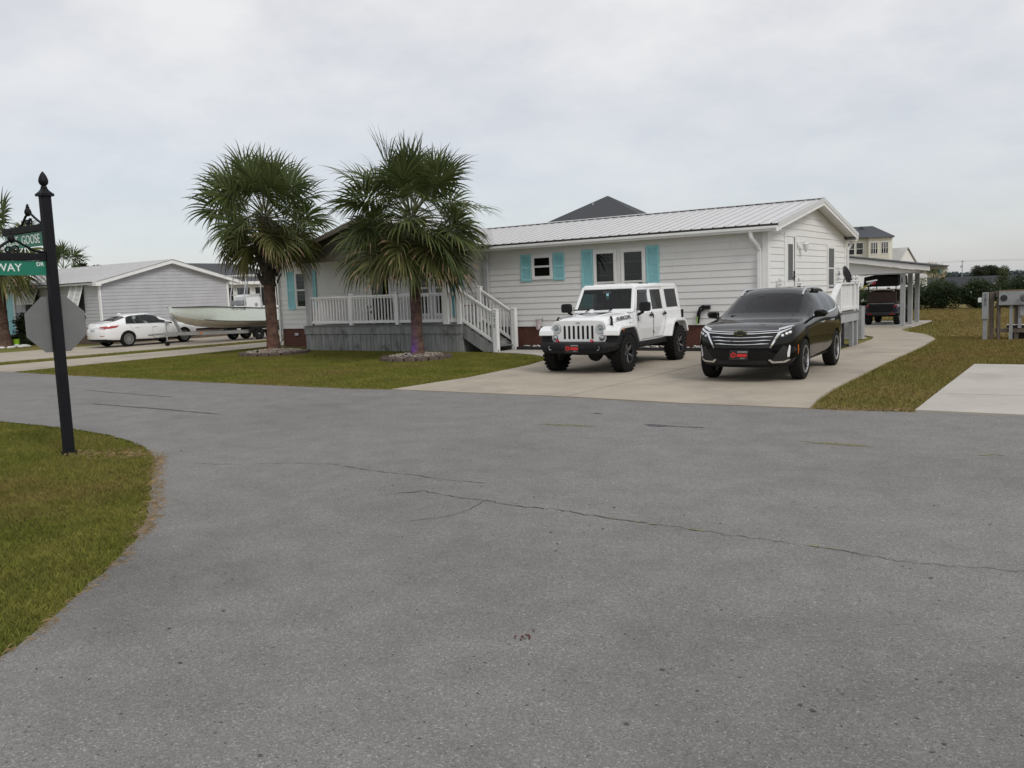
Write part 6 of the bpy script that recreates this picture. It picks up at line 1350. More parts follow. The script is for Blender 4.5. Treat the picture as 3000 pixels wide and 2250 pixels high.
# stone rings, pebbles and lit garden lights
def bed(name, label, c, rad_, seed, lcol, lname, llabel, lampdir, lpow):
    t = thing(name, label, 'flower bed', (*c, 0)); r = random.Random(seed); n = 18
    me = MB().loft([[(-.165, -.09, z), (-.12, -.125, z), (0, -.14, z), (.12, -.125, z), (.165, -.09, z), (.14, .10, z), (-.14, .10, z)] for z in (-.03, .085)]).mesh('edging_block', 'edging')
    for k in range(n):
        a = 2*math.pi*k/n; o = inst('edging_block', me, t, (math.cos(a)*rad_, math.sin(a)*rad_, r.uniform(-.012, .012)), (r.uniform(-.05, .05), r.uniform(-.05, .05), a+math.pi/2+r.uniform(-.06, .06)))
        s = 2*math.pi*rad_/n/.335; o.scale = (s, 1, 1)
    MB().lathe([(rad_-.08, -.02), (rad_-.09, .07), (rad_*.6, .10), (.05, .16)], 24).build('bed_fill', 'pebble', t)
    def fn(R):
        q = math.sqrt(R.random())*(rad_-.12); a = R.uniform(0, 6.28); return (q*math.cos(a), q*math.sin(a), .08+.09*(1-q/rad_)+R.uniform(0, .02))
    stones('pebbles', 620, fn, .018, .048, 'pebble', seed, None, t)
    g_ = thing(lname, llabel, 'garden light', (c[0]+lampdir[0], c[1]+lampdir[1], .13))
    d = Vector((-lampdir[0], -lampdir[1], .55)).normalized(); M = d.to_track_quat('Z', 'Y').to_matrix().to_4x4()
    mat(lname+'_glow'+str(seed), lcol, .4, emis=lcol, estr=9)
    MB().lathe([(.012, -.05), (.035, -.03), (.042, .03)], 12, M).build('housing', 'black_plastic', g_, 40); MB().lathe([(.038, .026), (.03, .034), (.002, .036)], 12, M).build('lens', lname+'_glow'+str(seed), g_, 40)
    MB().tube([(0, 0, -.03), (0, 0, -.13)], .008, 6).build('stake', 'black_plastic', g_)
    ld = bpy.data.lights.new('garden_spot', 'SPOT'); ld.energy = lpow; ld.color = lcol; ld.spot_size = rad(100); ld.spot_blend = .7; ld.shadow_soft_size = .03
    lo = bpy.data.objects.new('spot_beam', ld); COL.objects.link(lo); lo.parent = g_; lo.location = d*.05; lo.rotation_euler = (-d).to_track_quat('Z', 'Y').to_euler()
    return t
bed('palm_bed', 'ring of brown edging blocks and pebbles around the left palm', (-15.65, -3.0), 1.02, 5, (1.0, .13, .03), 'garden_light', 'orange lit garden light in the left palm bed', (.05, -.75), 3.0)
bed('palm_bed', 'ring of brown edging blocks and pebbles around the right palm', (-8.75, -3.75), .88, 6, (.17, .03, 1.0), 'garden_light', 'purple lit garden light in the right palm bed', (.10, -.55), 10)

# ------------------------------------------------------------------ shrubs and trees
def leaves(n, fn, size, seed, asp=.32, droop=.3):
    R = np.random.default_rng(seed); C = fn(R, n); d = R.normal(0, 1, (n, 3)); d[:, 2] = np.abs(d[:, 2])*.6+.15; d /= np.linalg.norm(d, axis=1)[:, None]
    s = np.cross(d, R.normal(0, 1, (n, 3))); s /= np.linalg.norm(s, axis=1)[:, None]; L_ = size*R.uniform(.6, 1.3, n)[:, None]; w = L_*asp
    V = np.empty((n, 4, 3)); V[:, 0] = C; V[:, 1] = C+d*L_*.5+s*w*.5; V[:, 2] = C+d*L_-np.array([0, 0, 1])*L_*droop; V[:, 3] = C+d*L_*.5-s*w*.5
    return V.reshape(-1, 3), np.arange(4*n).reshape(-1, 4)
def clumps(R, n, rx, ry, z0, z1, nc, cr, shell=.6):
    """points gathered in clumps spread through an uneven volume"""
    c = R.normal(0, 1, (nc, 3)); c /= np.linalg.norm(c, axis=1)[:, None]; c *= (shell+(1-shell)*R.random(nc))[:, None]*R.uniform(.75, 1.08, nc)[:, None]
    c = c*np.array([rx, ry, (z1-z0)/2])+np.array([0, 0, (z0+z1)/2]); k = R.integers(0, nc, n); p = R.normal(0, 1, (n, 3)); p /= np.linalg.norm(p, axis=1)[:, None]; p *= (R.random(n)**.4)[:, None]*cr*R.uniform(.6, 1.2, nc)[k][:, None]
    q = c[k]+p; q[:, 2] = np.maximum(q[:, 2], .03); return q
def bush(name, label, loc, rx, ry, h, n, seed, m='oleander', flowers=0, z0=.0, size=.14, nc=40, group=None, cat='bush'):
    t = thing(name, label, cat, loc, 0, group)
    V, Fc = leaves(n, lambda R, k: clumps(R, k, rx*.8, ry*.8, z0, h*.88, nc, min(rx, h)*.34), size, seed)
    o = inst('foliage', np_mesh('foliage', V, Fc, m, 4), t); o['kind'] = 'stuff'
    r = random.Random(seed); b = MB()
    for k in range(7): a = r.uniform(0, 6.28); b.tube([(.08*math.cos(a), .08*math.sin(a), 0), (rx*.3*math.cos(a), ry*.3*math.sin(a), h*.4), (rx*.6*math.cos(a), ry*.6*math.sin(a), h*.75)], [.025, .018, .008], 5)
    b.build('stems', 'bark', t)
    if flowers:
        V, Fc = leaves(flowers, lambda R, k: clumps(R, k, rx*1.0, ry*1.0, z0+.2, h*.9, 18, .10, .98), .07, seed+5, .9); o = inst('blossoms', np_mesh('blossoms', V, Fc, 'blossom', 4), t); o['kind'] = 'stuff'
    return t
HG = 'hedge bushes beyond the open lot'
bush('oleander_bush', 'dark green bush with white blossoms beside the carport posts', (-1.35, 28.8, 0), 1.15, .9, 1.45, 6500, 1, flowers=170, group=HG)
bush('oleander_bush', 'dark green rounded bush left of the gap in the hedge', (.05, 29.0, 0), 1.15, 1.0, 1.6, 8000, 2, flowers=22, group=HG)
bush('oleander_bush', 'largest dark green bush in the middle of the hedge', (1.75, 29.0, 0), 1.2, 1.0, 1.6, 8000, 3, flowers=16, group=HG)
bush('oleander_bush', 'dark bush behind the numbered meter post', (3.6, 29.4, 0), 1.5, 1.0, 1.65, 8000, 4, flowers=8, group=HG)
bush('loose_bush', 'taller light green loose bush at the right end of the hedge', (2.9, 31.4, 0), .95, .8, 2.15, 4600, 5, 'oleander_light', nc=20, group=HG)
bush('loose_bush', 'light green bush at the far right edge of the hedge', (4.4, 31.2, 0), .9, .8, 1.95, 4200, 6, 'oleander_light', nc=20, group=HG)
bush('oleander_bush', 'flowering shrub seen through the carport left of the cart', (-2.9, 26.5, 0), .9, .8, 1.25, 4200, 7, flowers=120, group=HG)
bush('oleander_bush', 'shrub seen below the carport roof behind the cart', (-4.6, 30, 0), 1.2, .9, 1.6, 4200, 8, 'oleander_light', group=HG)
bush('porch_bush', 'dark green bush by the neighbour porch left of the stop sign', (-37.6, -.35, 0), .75, .75, 1.75, 5200, 9, size=.16)
def tree(name, label, loc, rx, h, z0, n, seed, m, size, nc=40, tr=.25, flat=1.0):
    t = thing(name, label, 'tree', loc); r = random.Random(seed)
    b = MB().tube([(0, 0, 0), (.05*h, 0, h*.3), (.02*h, .02*h, h*.55)], [tr, tr*.7, tr*.45], 8)
    for k in range(6): a = k*1.05+r.uniform(-.3, .3); b.tube([(.03*h, 0, h*.33), (rx*.4*math.cos(a), rx*.4*math.sin(a), h*.55), (rx*.75*math.cos(a), rx*.75*math.sin(a), h*.75)], [tr*.45, tr*.3, tr*.1], 6)
    b.build('trunk', 'bark', t, 50)
    V, Fc = leaves(n, lambda R, k: clumps(R, k, rx*.85, rx*.85, z0, h*.95, nc, rx*.26*flat, .45), size, seed, .6); o = inst('crown', np_mesh('crown', V, Fc, m, 4), t); o['kind'] = 'stuff'
    return t
tree('oak_tree', 'broad dark oak on the horizon above the long dark roof', (-25.6, 322, 0), 7.2, 4.75, .8, 15000, 1, 'oak_leaf', .42, 70, .5, .75)
tree('broadleaf_tree', 'dark tree top behind the left neighbour roof', (-52.6, 10.9, 0), 1.1, 5.0, 3.6, 2600, 2, 'oak_leaf', .22, 22)
tree('broadleaf_tree', 'small dark tree tip above the grey neighbour roof ridge', (-51.6, 11.6, 0), .9, 4.85, 3.9, 1500, 3, 'oak_leaf', .2, 12)
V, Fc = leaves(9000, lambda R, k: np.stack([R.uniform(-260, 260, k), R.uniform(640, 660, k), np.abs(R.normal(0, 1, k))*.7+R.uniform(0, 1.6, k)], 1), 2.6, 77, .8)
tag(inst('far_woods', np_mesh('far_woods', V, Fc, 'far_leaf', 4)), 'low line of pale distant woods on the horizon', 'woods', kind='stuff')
# ------------------------------------------------------------------ grey neighbour house (gable end X=-32 faces our drive)
NX, NY0, NY1, NR = -32.0, .35, 7.65, 4.2
NSL = .262; nz = lambda y: 2.98 + NSL*((y if y <= NR else 2*NR-y)-NY0+.25)
nb = thing('neighbour_house', 'grey sided house with white metal roof behind the white sedan', 'house', (NX, NY0, 0))
def N_(o): o.matrix_parent_inverse = Matrix.Translation((-NX, -NY0, 0)); return o
N_(MB().prism([(NY0, .48), (NY1, .48), (NY1, nz(NY1)-.10), (NR, nz(NR)-.10), (NY0, nz(NY0)-.10)], 'x', -52, NX-.005).build('wall', 'siding_grey', nb))
N_(MB().box(-52, NX-.03, NY0+.03, NY1-.03, -.02, .48).build('foundation', 'edging', nb))
col0 = set(o.name for o in bpy.data.objects)
siding_gable(nb, NX, NY0+.08, NY1-.08, .48, lambda y: nz(y)-.10, .165, .022, 1, 'siding_grey')
for o in bpy.data.objects:
    if o.name not in col0: N_(o)
nbm = MB().prism([(0, 0), (-.020, 0), (-.004, .170), (0, .170)], 'x', 0, 1).mesh('siding_board', 'siding_grey')
for k in range(15): o = inst('siding_board', nbm, nb, (-52, NY0, .48+.165*k)); o.scale = (52+NX-.08, 1, 1); N_(o)
N_(MB().box(NX-.02, NX+.03, NY0-.03, NY0+.09, .46, 2.95).build('corner_trim', 'trim_white', nb)); N_(MB().box(NX-.02, NX+.03, NY1-.09, NY1+.02, .46, 2.85).build('corner_trim', 'trim_white', nb))
N_(MB().box(NX-.45, NX+.02, NY0-.25, NY0+.02, 2.80, 2.93).build('eave_return', 'trim_white', nb))
N_(MB().box(NX-.02, NX+.31, NY0-.28, NY0-.0, 2.77, 2.94).build('eave_return', 'trim_white', nb)); N_(MB().box(NX+.035, NX+.11, NY0-.02, NY0+.055, .2, 2.85).build('downspout', 'trim_white', nb))
for s in (0, 1):
    f = (lambda y: y) if s == 0 else (lambda y: 2*NR-y); a, c = f(NY0-.25), f(NR); za, zc_ = nz(NY0-.25), nz(NR)
    N_(MB().add([(NX, a, za-.20), (NX+.30, a, za-.20), (NX+.30, a, za-.01), (NX, a, za-.01), (NX, c, zc_-.20), (NX+.30, c, zc_-.20), (NX+.30, c, zc_-.01), (NX, c, zc_-.01)], [(0, 1, 2, 3), (4, 5, 6, 7), (0, 1, 5, 4), (1, 2, 6, 5), (2, 3, 7, 6), (3, 0, 4, 7)]).build('rake_board', 'trim_white', nb))
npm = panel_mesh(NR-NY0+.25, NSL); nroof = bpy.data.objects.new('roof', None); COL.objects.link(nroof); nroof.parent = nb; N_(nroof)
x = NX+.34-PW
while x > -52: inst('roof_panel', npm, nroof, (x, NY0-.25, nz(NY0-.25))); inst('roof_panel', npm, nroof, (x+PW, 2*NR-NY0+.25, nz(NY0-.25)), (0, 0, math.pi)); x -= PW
N_(MB().box(-52, NX+.3, NY0-.27, NY0-.02, 2.84, 2.93).build('fascia', 'siding_grey', nb))
def bahama(x0, x1, z0, z1, out):
    """top-hung louvered shutter propped open over a window"""
    w = N_(MB().box(x0+.08, x1-.08, NY0-.03, NY0, z0-.55, z1).build('window', 'inside_dark', nb)); MBt = MB(); y = lambda z: NY0-.05-out*(z1-z)/(z1-z0)
    sh = MB(); 
    for xx in (x0, (x0+x1)/2-.035, x1-.07): sh.bar((xx+.035, y(z0), z0), (xx+.035, y(z1), z1), .07, .035, up=(0, 1, 0))
    for zz_ in (z0+.03, z1-.03): sh.bar((x0, y(zz_), zz_), (x1, y(zz_), zz_), .035, .07)
    so_ = N_(sh.build('hinged_shutter', 'trim_white', nb)); lv = MB(); z = z0+.07
    while z < z1-.07: lv.bar((x0+.05, y(z), z), (x1-.05, y(z), z), .012, .045, up=(0, .5, .8)); z += .06
    tag(lv.build('louvers', 'trim_white', so_), kind='stuff'); so_.children[0].matrix_parent_inverse = Matrix.Identity(4)
    N_(MB().bar((x1-.05, y(z0), z0), (x1-.05, NY0-.02, z0-.35), .03, .03).build('prop_arm', 'trim_white', nb))
bahama(-34.35, -33.20, 1.78, 2.87, .38); bahama(-39.1, -37.45, 2.05, 2.90, .38)
# left porch of the neighbour
N_(MB().box(-43, -38.6, -1.6, NY0, .42, .50).build('porch_floor', 'deck_floor', nb)); N_(MB().box(-40.4, -40.25, -1.62, -1.5, .5, 2.7).build('porch_post', 'trim_white', nb))
N_(MB().box(-43, -38.5, -1.75, -1.62, 2.66, 2.86).build('porch_fascia', 'trim_white', nb)); N_(MB().prism([(-43, 2.86), (-38.5, 2.86), (-40.75, 3.7)], 'y', -1.7, -1.6).build('porch_gable', 'siding_grey', nb))
N_(MB().box(-41.1, -40.2, NY0-.06, NY0-.02, .5, 2.68).build('door', 'teal', nb)); N_(MB().box(-40.2, -40.08, NY0-.07, NY0-.02, .5, 2.75).build('door_trim', 'trim_white', nb))
lat = MB()
for k in range(26): lat.bar((-40.2+k*.09-.3, -1.55, .62), (-40.2+k*.09+.3, -1.55, 1.40), .03, .012); lat.bar((-40.2+k*.09+.3, -1.535, .62), (-40.2+k*.09-.3, -1.535, 1.40), .03, .012)
tag(N_(lat.build('lattice', 'trim_white', nb)), kind='stuff'); N_(MB().box(-40.5, -38.0, -1.57, -1.5, 1.38, 1.46).box(-40.5, -38.0, -1.57, -1.5, .30, .62).build('porch_rail', 'trim_white', nb))
N_(MB().bar((-39.2, -1.2, 1.2), (-38.9, -1.0, 1.85), .4, .06).build('chair_back', 'teal_dark', nb))
# rear wing with dark glazed doors
wing = thing('neighbour_wing', 'rear wing of the grey house with dark glass doors behind the boat', 'house', (-33.2, 7.7, 0))
MB().box(-14, 0, 0, 6.5, 0, 2.75).build('wall', 'trim_white', wing)
for a, c in ((.25, 1.15), (1.45, 2.3), (2.7, 3.8), (4.2, 5.3)): d_ = MB().box(.0, .04, a-.08, c+.08, .4, 2.66).build('door_frame', 'trim_white', wing); MB().box(.03, .045, a, c, .5, 2.58).build('pane', 'tint_band', d_)
MB().box(-14, .45, -.05, 6.6, 2.75, 2.92).build('eave', 'trim_white', wing); MB().prism([(-14, 2.92), (.45, 2.92), (-6.8, 4.3)], 'y', 0, 6.5).build('roof', 'roof_dark', wing)
pt = thing('flower_pot', 'lime green pot beside the neighbour porch', 'pot', (-37.3, -1.1, 0)); MB().lathe([(.12, 0), (.16, .32), (.17, .34), (.13, .34), (.12, .28)], 14).build('pot', 'lime', pt, 40); MB().lathe([(.12, .29), (.01, .30)], 12).build('soil', 'bark', pt)
bs_ = MB()
for k in range(14): a = k*.5-1.2; x, y = -36.5+1.3*math.cos(a)*1.1, -2.2+.9*math.sin(a); bs_.lathe([(.16, 0), (.18, .05), (.12, .10), (.01, .11)], 8, Matrix.Translation((x, y, 0)) @ Matrix.Rotation(k, 4, 'Z') @ Matrix.Diagonal((1.5, .8, 1, 1)))
tag(bs_.build('border_stones', 'white_stone', None, 50), 'pale flat border stones at the foot of the far left palm', 'stones', kind='stuff')

# ------------------------------------------------------------------ far buildings
def hip_house(name, label, c, hx, hy, z0, ze, zp, ridge, wall, roof, over=.35, rz=0.0):
    t = thing(name, label, 'house', (*c, 0), rz); MB().box(-hx, hx, -hy, hy, z0, ze-.02).build('wall', wall, t); a, b_ = hx+over, hy+over; r_ = ridge/2
    MB().add([(-a, -b_, ze), (a, -b_, ze), (a, b_, ze), (-a, b_, ze), (-r_, 0, zp), (r_, 0, zp), (-a, -b_, ze-.12), (a, -b_, ze-.12), (a, b_, ze-.12), (-a, b_, ze-.12)],
             [(0, 1, 5, 4), (1, 2, 5), (2, 3, 4, 5), (3, 0, 4), (0, 1, 7, 6), (1, 2, 8, 7), (2, 3, 9, 8), (3, 0, 6, 9), (9, 8, 7, 6)]).build('roof', roof, t)
    return t
h1 = hip_house('dark_roof_house', 'tall house with pyramid dark shingle roof rising behind the white metal roof', (-21.9, 32.6), 5.0, 5.0, 0, 5.35, 8.27, .1, 'cream', 'roof_dark', rz=rad(10))
MB().lathe([(.06, 0), (.06, .35), (.09, .36), (.09, .42)], 10, Matrix.Translation((-.7, -1.2, 7.35))).build('roof_vent', 'galv', h1)
# cream three storey house with a bay
cr_ = hip_house('cream_house', 'tall cream house with dark roof and tall windows beyond the carport', (-29.3, 143.2), 4.7, 4.5, 0, 9.0, 11.2, 4.5, 'cream', 'far_roof', .6, rad(18))
bay = MB().prism([(-1.4, -1.6), (1.9, -1.6), (2.6, -.4), (2.6, 2), (-1.4, 2)], 'z', 0, 8.85); bay.v = [(v[0]+2.4, v[1]-4.0, v[2]) for v in bay.v]; bay.build('bay', 'cream', cr_)
MB().add([(.7, -6.1, 8.85), (5.1, -6.1, 8.85), (5.5, -2, 8.85), (.7, -2, 8.85), (2.0, -2.5, 10.0), (3.5, -2.5, 10.0)], [(0, 1, 5, 4), (1, 2, 5), (2, 3, 4, 5), (3, 0, 4), (3, 2, 1, 0)]).build('bay_roof', 'far_roof', cr_)
for k, z in enumerate(np.arange(.3, 8.7, .42)): MB().box(.95, 4.35, -5.615, -5.6, z, z+.02).build('siding_line', 'tan', cr_)
for x0, nlite in ((1.35, 3), (3.05, 3)):
    w = MB().box(x0, x0+1.15, -5.66, -5.6, 6.0, 8.1).build('window', 'trim_white', cr_)
    for k in range(nlite): MB().box(x0+.06+k*.37, x0+.06+k*.37+.28, -5.675, -5.65, 6.1, 6.95).build('pane', 'tint_band', w); MB().box(x0+.06+k*.37, x0+.06+k*.37+.28, -5.675, -5.65, 7.0, 8.0).build('upper_pane', 'screen', w)
for x0 in (-2.4, -1.0):
    w = MB().box(x0, x0+1.25, -4.56, -4.5, 6.0, 8.2).build('window', 'trim_white', cr_); MB().box(x0+.1, x0+1.15, -4.575, -4.55, 6.1, 7.0).build('pane', 'tint_band', w); MB().box(x0+.1, x0+1.15, -4.575, -4.55, 7.1, 8.1).build('upper_pane', 'blind', w)
MB().prism([(.2, 11.2), (1.7, 9.6), (-1.3, 9.6)], 'y', -1.5, 2.0).build('dormer', 'far_roof', cr_)
# white metal gable roof
wg = thing('white_gable_house', 'steep white metal gable roof beyond the cream house', 'house', (-22.2, 146, 0), rad(-30)); MB().box(-4.5, .6, -2.0, 2.0, 0, 4.5).build('wall', 'siding_white', wg)
MB().add([(-4.9, -2.3, 4.4), (.9, -2.3, 4.4), (.9, 0, 7.1), (-4.9, 0, 7.1), (.9, 2.3, 4.4), (-4.9, 2.3, 4.4)], [(0, 1, 2, 3), (3, 2, 4, 5)]).build('roof', 'roof_metal', wg); MB().prism([(-2.0, 4.5), (2.0, 4.5), (0, 6.85)], 'x', .55, .6).build('gable', 'siding_white', wg)
tn = hip_house('tan_house', 'tan house with turquoise shutter and grey hip roof beside the utility pole', (-35.1, 261), 3.9, 3.9, 0, 4.5, 6.2, .5, 'tan', 'concrete_grey', .45)
MB().box(2.7, 3.75, -3.95, -3.9, 2.5, 4.2).build('shutter', 'teal_dark', tn)
# near white house with outside stairs seen through the carport
wh = thing('stair_house', 'white raised house with outside stairs seen through the carport posts', 'house', (-8, 45, 0)); MB().box(-4, 3.9, 0, 6, 0, 1.95).build('wall', 'siding_white', wh); MB().box(-4, 5.0, -1.2, 0, .95, 1.05).build('balcony', 'trim_white', wh)
for k in range(6): MB().box(-3.5+k*1.25, -2.7+k*1.25, -.05, .0, .15, .85).build('window', 'tint_band', wh)
for k in range(5): MB().box(-3.8+k*2.1, -3.6+k*2.1, -1.2, -1.05, 0, 1.95).build('post', 'trim_white', wh)
MB().bar((4.4, -1.1, 1.9), (3.5, -1.1, .3), .1, .2).build('stair_rail', 'trim_white', wh); MB().bar((5.0, -1.3, 1.9), (4.1, -1.3, .3), .1, .2).build('stair_rail', 'trim_white', wh); MB().box(4.4, 5.05, -1.25, -.9, 1.05, 1.9).build('landing', 'trim_white', wh)
ls = thing('long_shed', 'long low building with dark roof behind the hedge', 'building', (8, 66, 0), rad(34)); MB().box(-16, 14, -1.6, 1.6, -.3, .75).build('wall', 'shed_dark', ls); MB().prism([(-1.9, .7), (1.9, .7), (0, 1.62)], 'x', -16.3, 14.3).build('roof', 'shed_dark', ls)
up = thing('utility_pole', 'distant utility pole with transformer above the horizon trees', 'utility pole', (-53.2, 488, 0)); MB().tube([(0, 0, 0), (0, 0, 9.4)], [.22, .16], 8).build('pole', 'grey_box', up); MB().box(-.75, .75, -.1, .1, 8.6, 8.85).build('crossarm', 'grey_box', up); MB().lathe([(.3, 5.6), (.3, 6.8)], 10, Matrix.Translation((-.55, 0, 0))).build('transformer', 'grey_box', up)
for sgn, zz_ in ((-.6, 8.9), (.6, 8.9), (0, 9.4)): MB().tube([(-120, -8, zz_-1), (-60, -4, zz_-1.6), (sgn, 0, zz_), (60, 6, zz_-1.4), (120, 12, zz_-.8)], .035, 4).build('wire', 'grey_box', up)
# ------------------------------------------------------------------ street sign post with stop sign seen from behind
sp_ = thing('sign_post', 'black ornamental post carrying two green street signs on the corner lawn', 'sign post', (-3.32, -16.47, -.02))
q = .058
MB().prism([(-q, -q*.6), (-q*.6, -q), (q*.6, -q), (q, -q*.6), (q, q*.6), (q*.6, q), (-q*.6, q), (-q, q*.6)], 'z', 0, 3.12).build('post', 'black_metal', sp_)
MB().prism([(-.076, -.076), (.076, -.076), (.076, .076), (-.076, .076)], 'z', 3.12, 3.15).loft([[(a*w, b_*w, z) for a, b_ in ((-1, -1), (1, -1), (1, 1), (-1, 1))] for w, z in ((.07, 3.15), (.04, 3.185), (.026, 3.215))]).build('cap', 'black_metal', sp_)
MB().lathe([(.022, 3.205), (.036, 3.215), (.036, 3.23), (.024, 3.24), (.038, 3.252), (.052, 3.275), (.055, 3.30), (.048, 3.33), (.034, 3.365), (.016, 3.395), (.002, 3.41)], 20).build('finial', 'black_metal', sp_, 50)
MB().box(-.066, .066, -.066, .066, 0, .05).build('foot_collar', 'black_metal', sp_)
def scroll(b, c, r0, turns, sgn, D, w=.012):
    pts = []
    for k in range(22): a = sgn*k/21*turns*2*math.pi; rr = r0*(1-.75*k/21); pts.append(Vector(c)+Vector(D)*(rr*math.cos(a))+Vector((0, 0, 1))*(rr*math.sin(a)))
    b.tube(pts, w, 6)
def street_sign(parent, D, N, z, length, words, zoff=0.0):
    """arm, scroll work and green blade; D = direction away from the post, N = side the words face"""
    D = Vector(D); N = Vector(N); U = Vector((0, 0, 1)); o = D*.06
    arm = MB().bar(o+U*(z+.045), o+D*length+U*(z+.045), .05, .085).build('arm', 'black_metal', parent, bevel=.006)
    bl = MB().bar(o+D*.01+U*(z-.085), o+D*(length-.03)+U*(z-.085), .012, .17).build('sign_blade', 'sign_green', parent)
    b = MB(); m = length*.42
    b.tube([o+D*.0+U*(z+.10), o+D*.10+U*(z+.105), o+D*.22+U*(z+.17), o+D*.30+U*(z+.22), o+D*.36+U*(z+.235)], .014, 8)
    b.tube([o+D*.36+U*(z+.235), o+D*.44+U*(z+.20), o+D*.54+U*(z+.11), o+D*.62+U*(z+.09)], .014, 8)
    scroll(b, o+D*.33+U*(z+.13), .045, 1.3, 1, D, .010); scroll(b, o+D*.41+U*(z+.13), .045, 1.3, -1, -D, .010)
    M = Matrix.Translation(o+D*.37+U*z); b.lathe([(.012, .20), (.035, .22), (.042, .25), (.03, .285), (.018, .30), (.024, .31), (.012, .325), (.017, .335), (.002, .35)], 10, M)
    b.build('scroll_work', 'black_metal', arm, 50)
    X = N.cross(U)*-1
    for txt, dd, sz, wd, zz_ in words:
        text_part(txt, sz, frame_M(o+D*dd+N*.0075+U*(z-.085+zz_), X, U), 'sign_white', bl, 'lettering', .0015, wd, bold=.001)
street_sign(sp_, (-1, 0, 0), (0, -1, 0), 2.72, 1.02, [('BLUE  GOOSE', .545, .155, .82, 0)])
street_sign(sp_, (0, -1, 0), (1, 0, 0), 2.36, .95, [('DR', .075, .065, .085, .042), ('WAY', .435, .125, .30, 0)])
st = thing('stop_sign', 'bare grey back of an octagonal stop sign on the black post', 'stop sign', (-3.32, -16.47, 1.58))
nrm = Vector((-.93, .36, 0)); Xs = Vector((.36, .93, 0)); c0 = nrm*.085
oct_ = [(.352*math.cos(rad(22.5+45*k)), .362*math.sin(rad(22.5+45*k))) for k in range(8)]
M = frame_M(c0, Xs, (0, 0, 1)); b = MB().prism(oct_, 'z', -.003, .0); b.v = [tuple(M @ Vector(v)) for v in b.v]; b.build('back_plate', 'sign_back', st)
mat('sign_red', (.5, .01, .01), .4); b = MB().prism([(x*.99, y*.99) for x, y in oct_], 'z', -.0055, -.0035); b.v = [tuple(M @ Vector(v)) for v in b.v]; b.build('front_face', 'sign_red', st)
for zz_ in (-.2, .2): MB().bar(nrm*.02+Vector((0, 0, zz_)), c0+Vector((0, 0, zz_)), .04, .03).build('bracket', 'galv', st)

# ------------------------------------------------------------------ boat on trailer
bt = thing('boat', 'pale green and white centre console boat on the trailer', 'boat', (-25.9, 0, 0))
def hull_ring(y, hg, zg, hc, zc_, zk): return [(-hg, y, zg), (-(hg*.6+hc*.4), y, zc_+(zg-zc_)*.5), (-hc, y, zc_), (-hc*.5, y, (zc_+zk)/2-.01), (0, y, zk), (hc*.5, y, (zc_+zk)/2-.01), (hc, y, zc_), ((hg*.6+hc*.4), y, zc_+(zg-zc_)*.5), (hg, y, zg)]
ST = [(0.0, .14, 1.66, .05, 1.43, 1.38), (.12, .36, 1.66, .13, 1.33, 1.24), (.35, .60, 1.655, .27, 1.22, 1.04), (.7, .80, 1.65, .47, 1.12, .90), (1.2, .95, 1.64, .68, 1.03, .78), (1.8, 1.02, 1.61, .82, .96, .69), (2.6, 1.06, 1.565, .92, .90, .62), (4.0, 1.09, 1.48, .98, .84, .56), (6.4, 1.06, 1.40, .98, .80, .52)]
rings = [hull_ring(*s) for s in ST]; vs = [p for r in rings for p in r]; fs = []; mi = []
for i in range(len(rings)-1):
    for j in range(8): fs.append((i*9+j, i*9+j+1, (i+1)*9+j+1, (i+1)*9+j)); mi.append(1 if 2 <= j <= 5 else 0)
fs += [tuple(range(9)), tuple((len(rings)-1)*9+k for k in range(9))]; mi += [0, 0]
b = MB(); b.v = vs; b.f = fs; b.m = mi; hull = b.build('hull', ['boat_hull', 'boat_bottom'], bt, 40)
for s in (-1, 1):
    MB().tube([(s*(r[8][0]+.01), r[8][1], r[8][2]-.02) for r in rings], .022, 6).build('rub_rail', 'navy', hull, 60)
    MB().tube([(s*(r[6][0]+.005), r[6][1], r[6][2]+.02) for r in rings[4:]], .018, 6).build('chine_stripe', 'navy', hull, 60)
    MB().tube([(s*(r[7][0]+.003), r[7][1], r[7][2]+.08) for r in rings[4:]], .008, 6).build('hull_crease', 'galv', hull, 60)
MB().add([(x, r[8][1], r[8][2]) for r in rings for x in (-r[8][0], -r[8][0]*.82, r[8][0]*.82, r[8][0])], [(4*i+a, 4*i+a+1, 4*i+a+5, 4*i+a+4) for i in range(len(rings)-1) for a in ((0, 1, 2) if i < 4 else (0, 2))]).build('deck', 'boat_white', bt, fix=False)
MB().box(-.7, .7, 2.2, 6.3, 1.0, 1.04).build('cockpit_floor', 'boat_white', bt)
cons = MB().prism([(3.75, 1.0), (3.70, 2.02), (3.78, 2.10), (4.45, 2.13), (4.62, 1.75), (4.75, 1.0)], 'x', -.42, .42).build('console', 'boat_white', bt, bevel=.04)
MB().prism([(3.80, 2.10), (3.95, 2.52), (3.97, 2.52), (3.83, 2.10)], 'x', -.36, .36).build('windscreen', 'lamp_glass', cons)
MB().lathe([(.09, 0), (.088, .006)], 18, Matrix.Translation((.421, 4.25, 1.62)) @ Matrix.Rotation(math.pi/2, 4, 'Y')).build('round_decal', 'galv', cons)
MB().box(-.45, .45, 3.05, 3.75, 1.35, 1.58).build('bow_seat', 'boat_white', bt, bevel=.03); MB().box(-.40, .40, 3.44, 3.66, 1.62, 1.84).build('seat_cushion', 'cushion', bt, bevel=.04)
for k in range(5): MB().lathe([(.022, 0), (.02, .01)], 10, Matrix.Translation((.45, 3.12+.14*k, 1.53)) @ Matrix.Rotation(math.pi/2, 4, 'Y')).build('fitting', 'galv', bt)
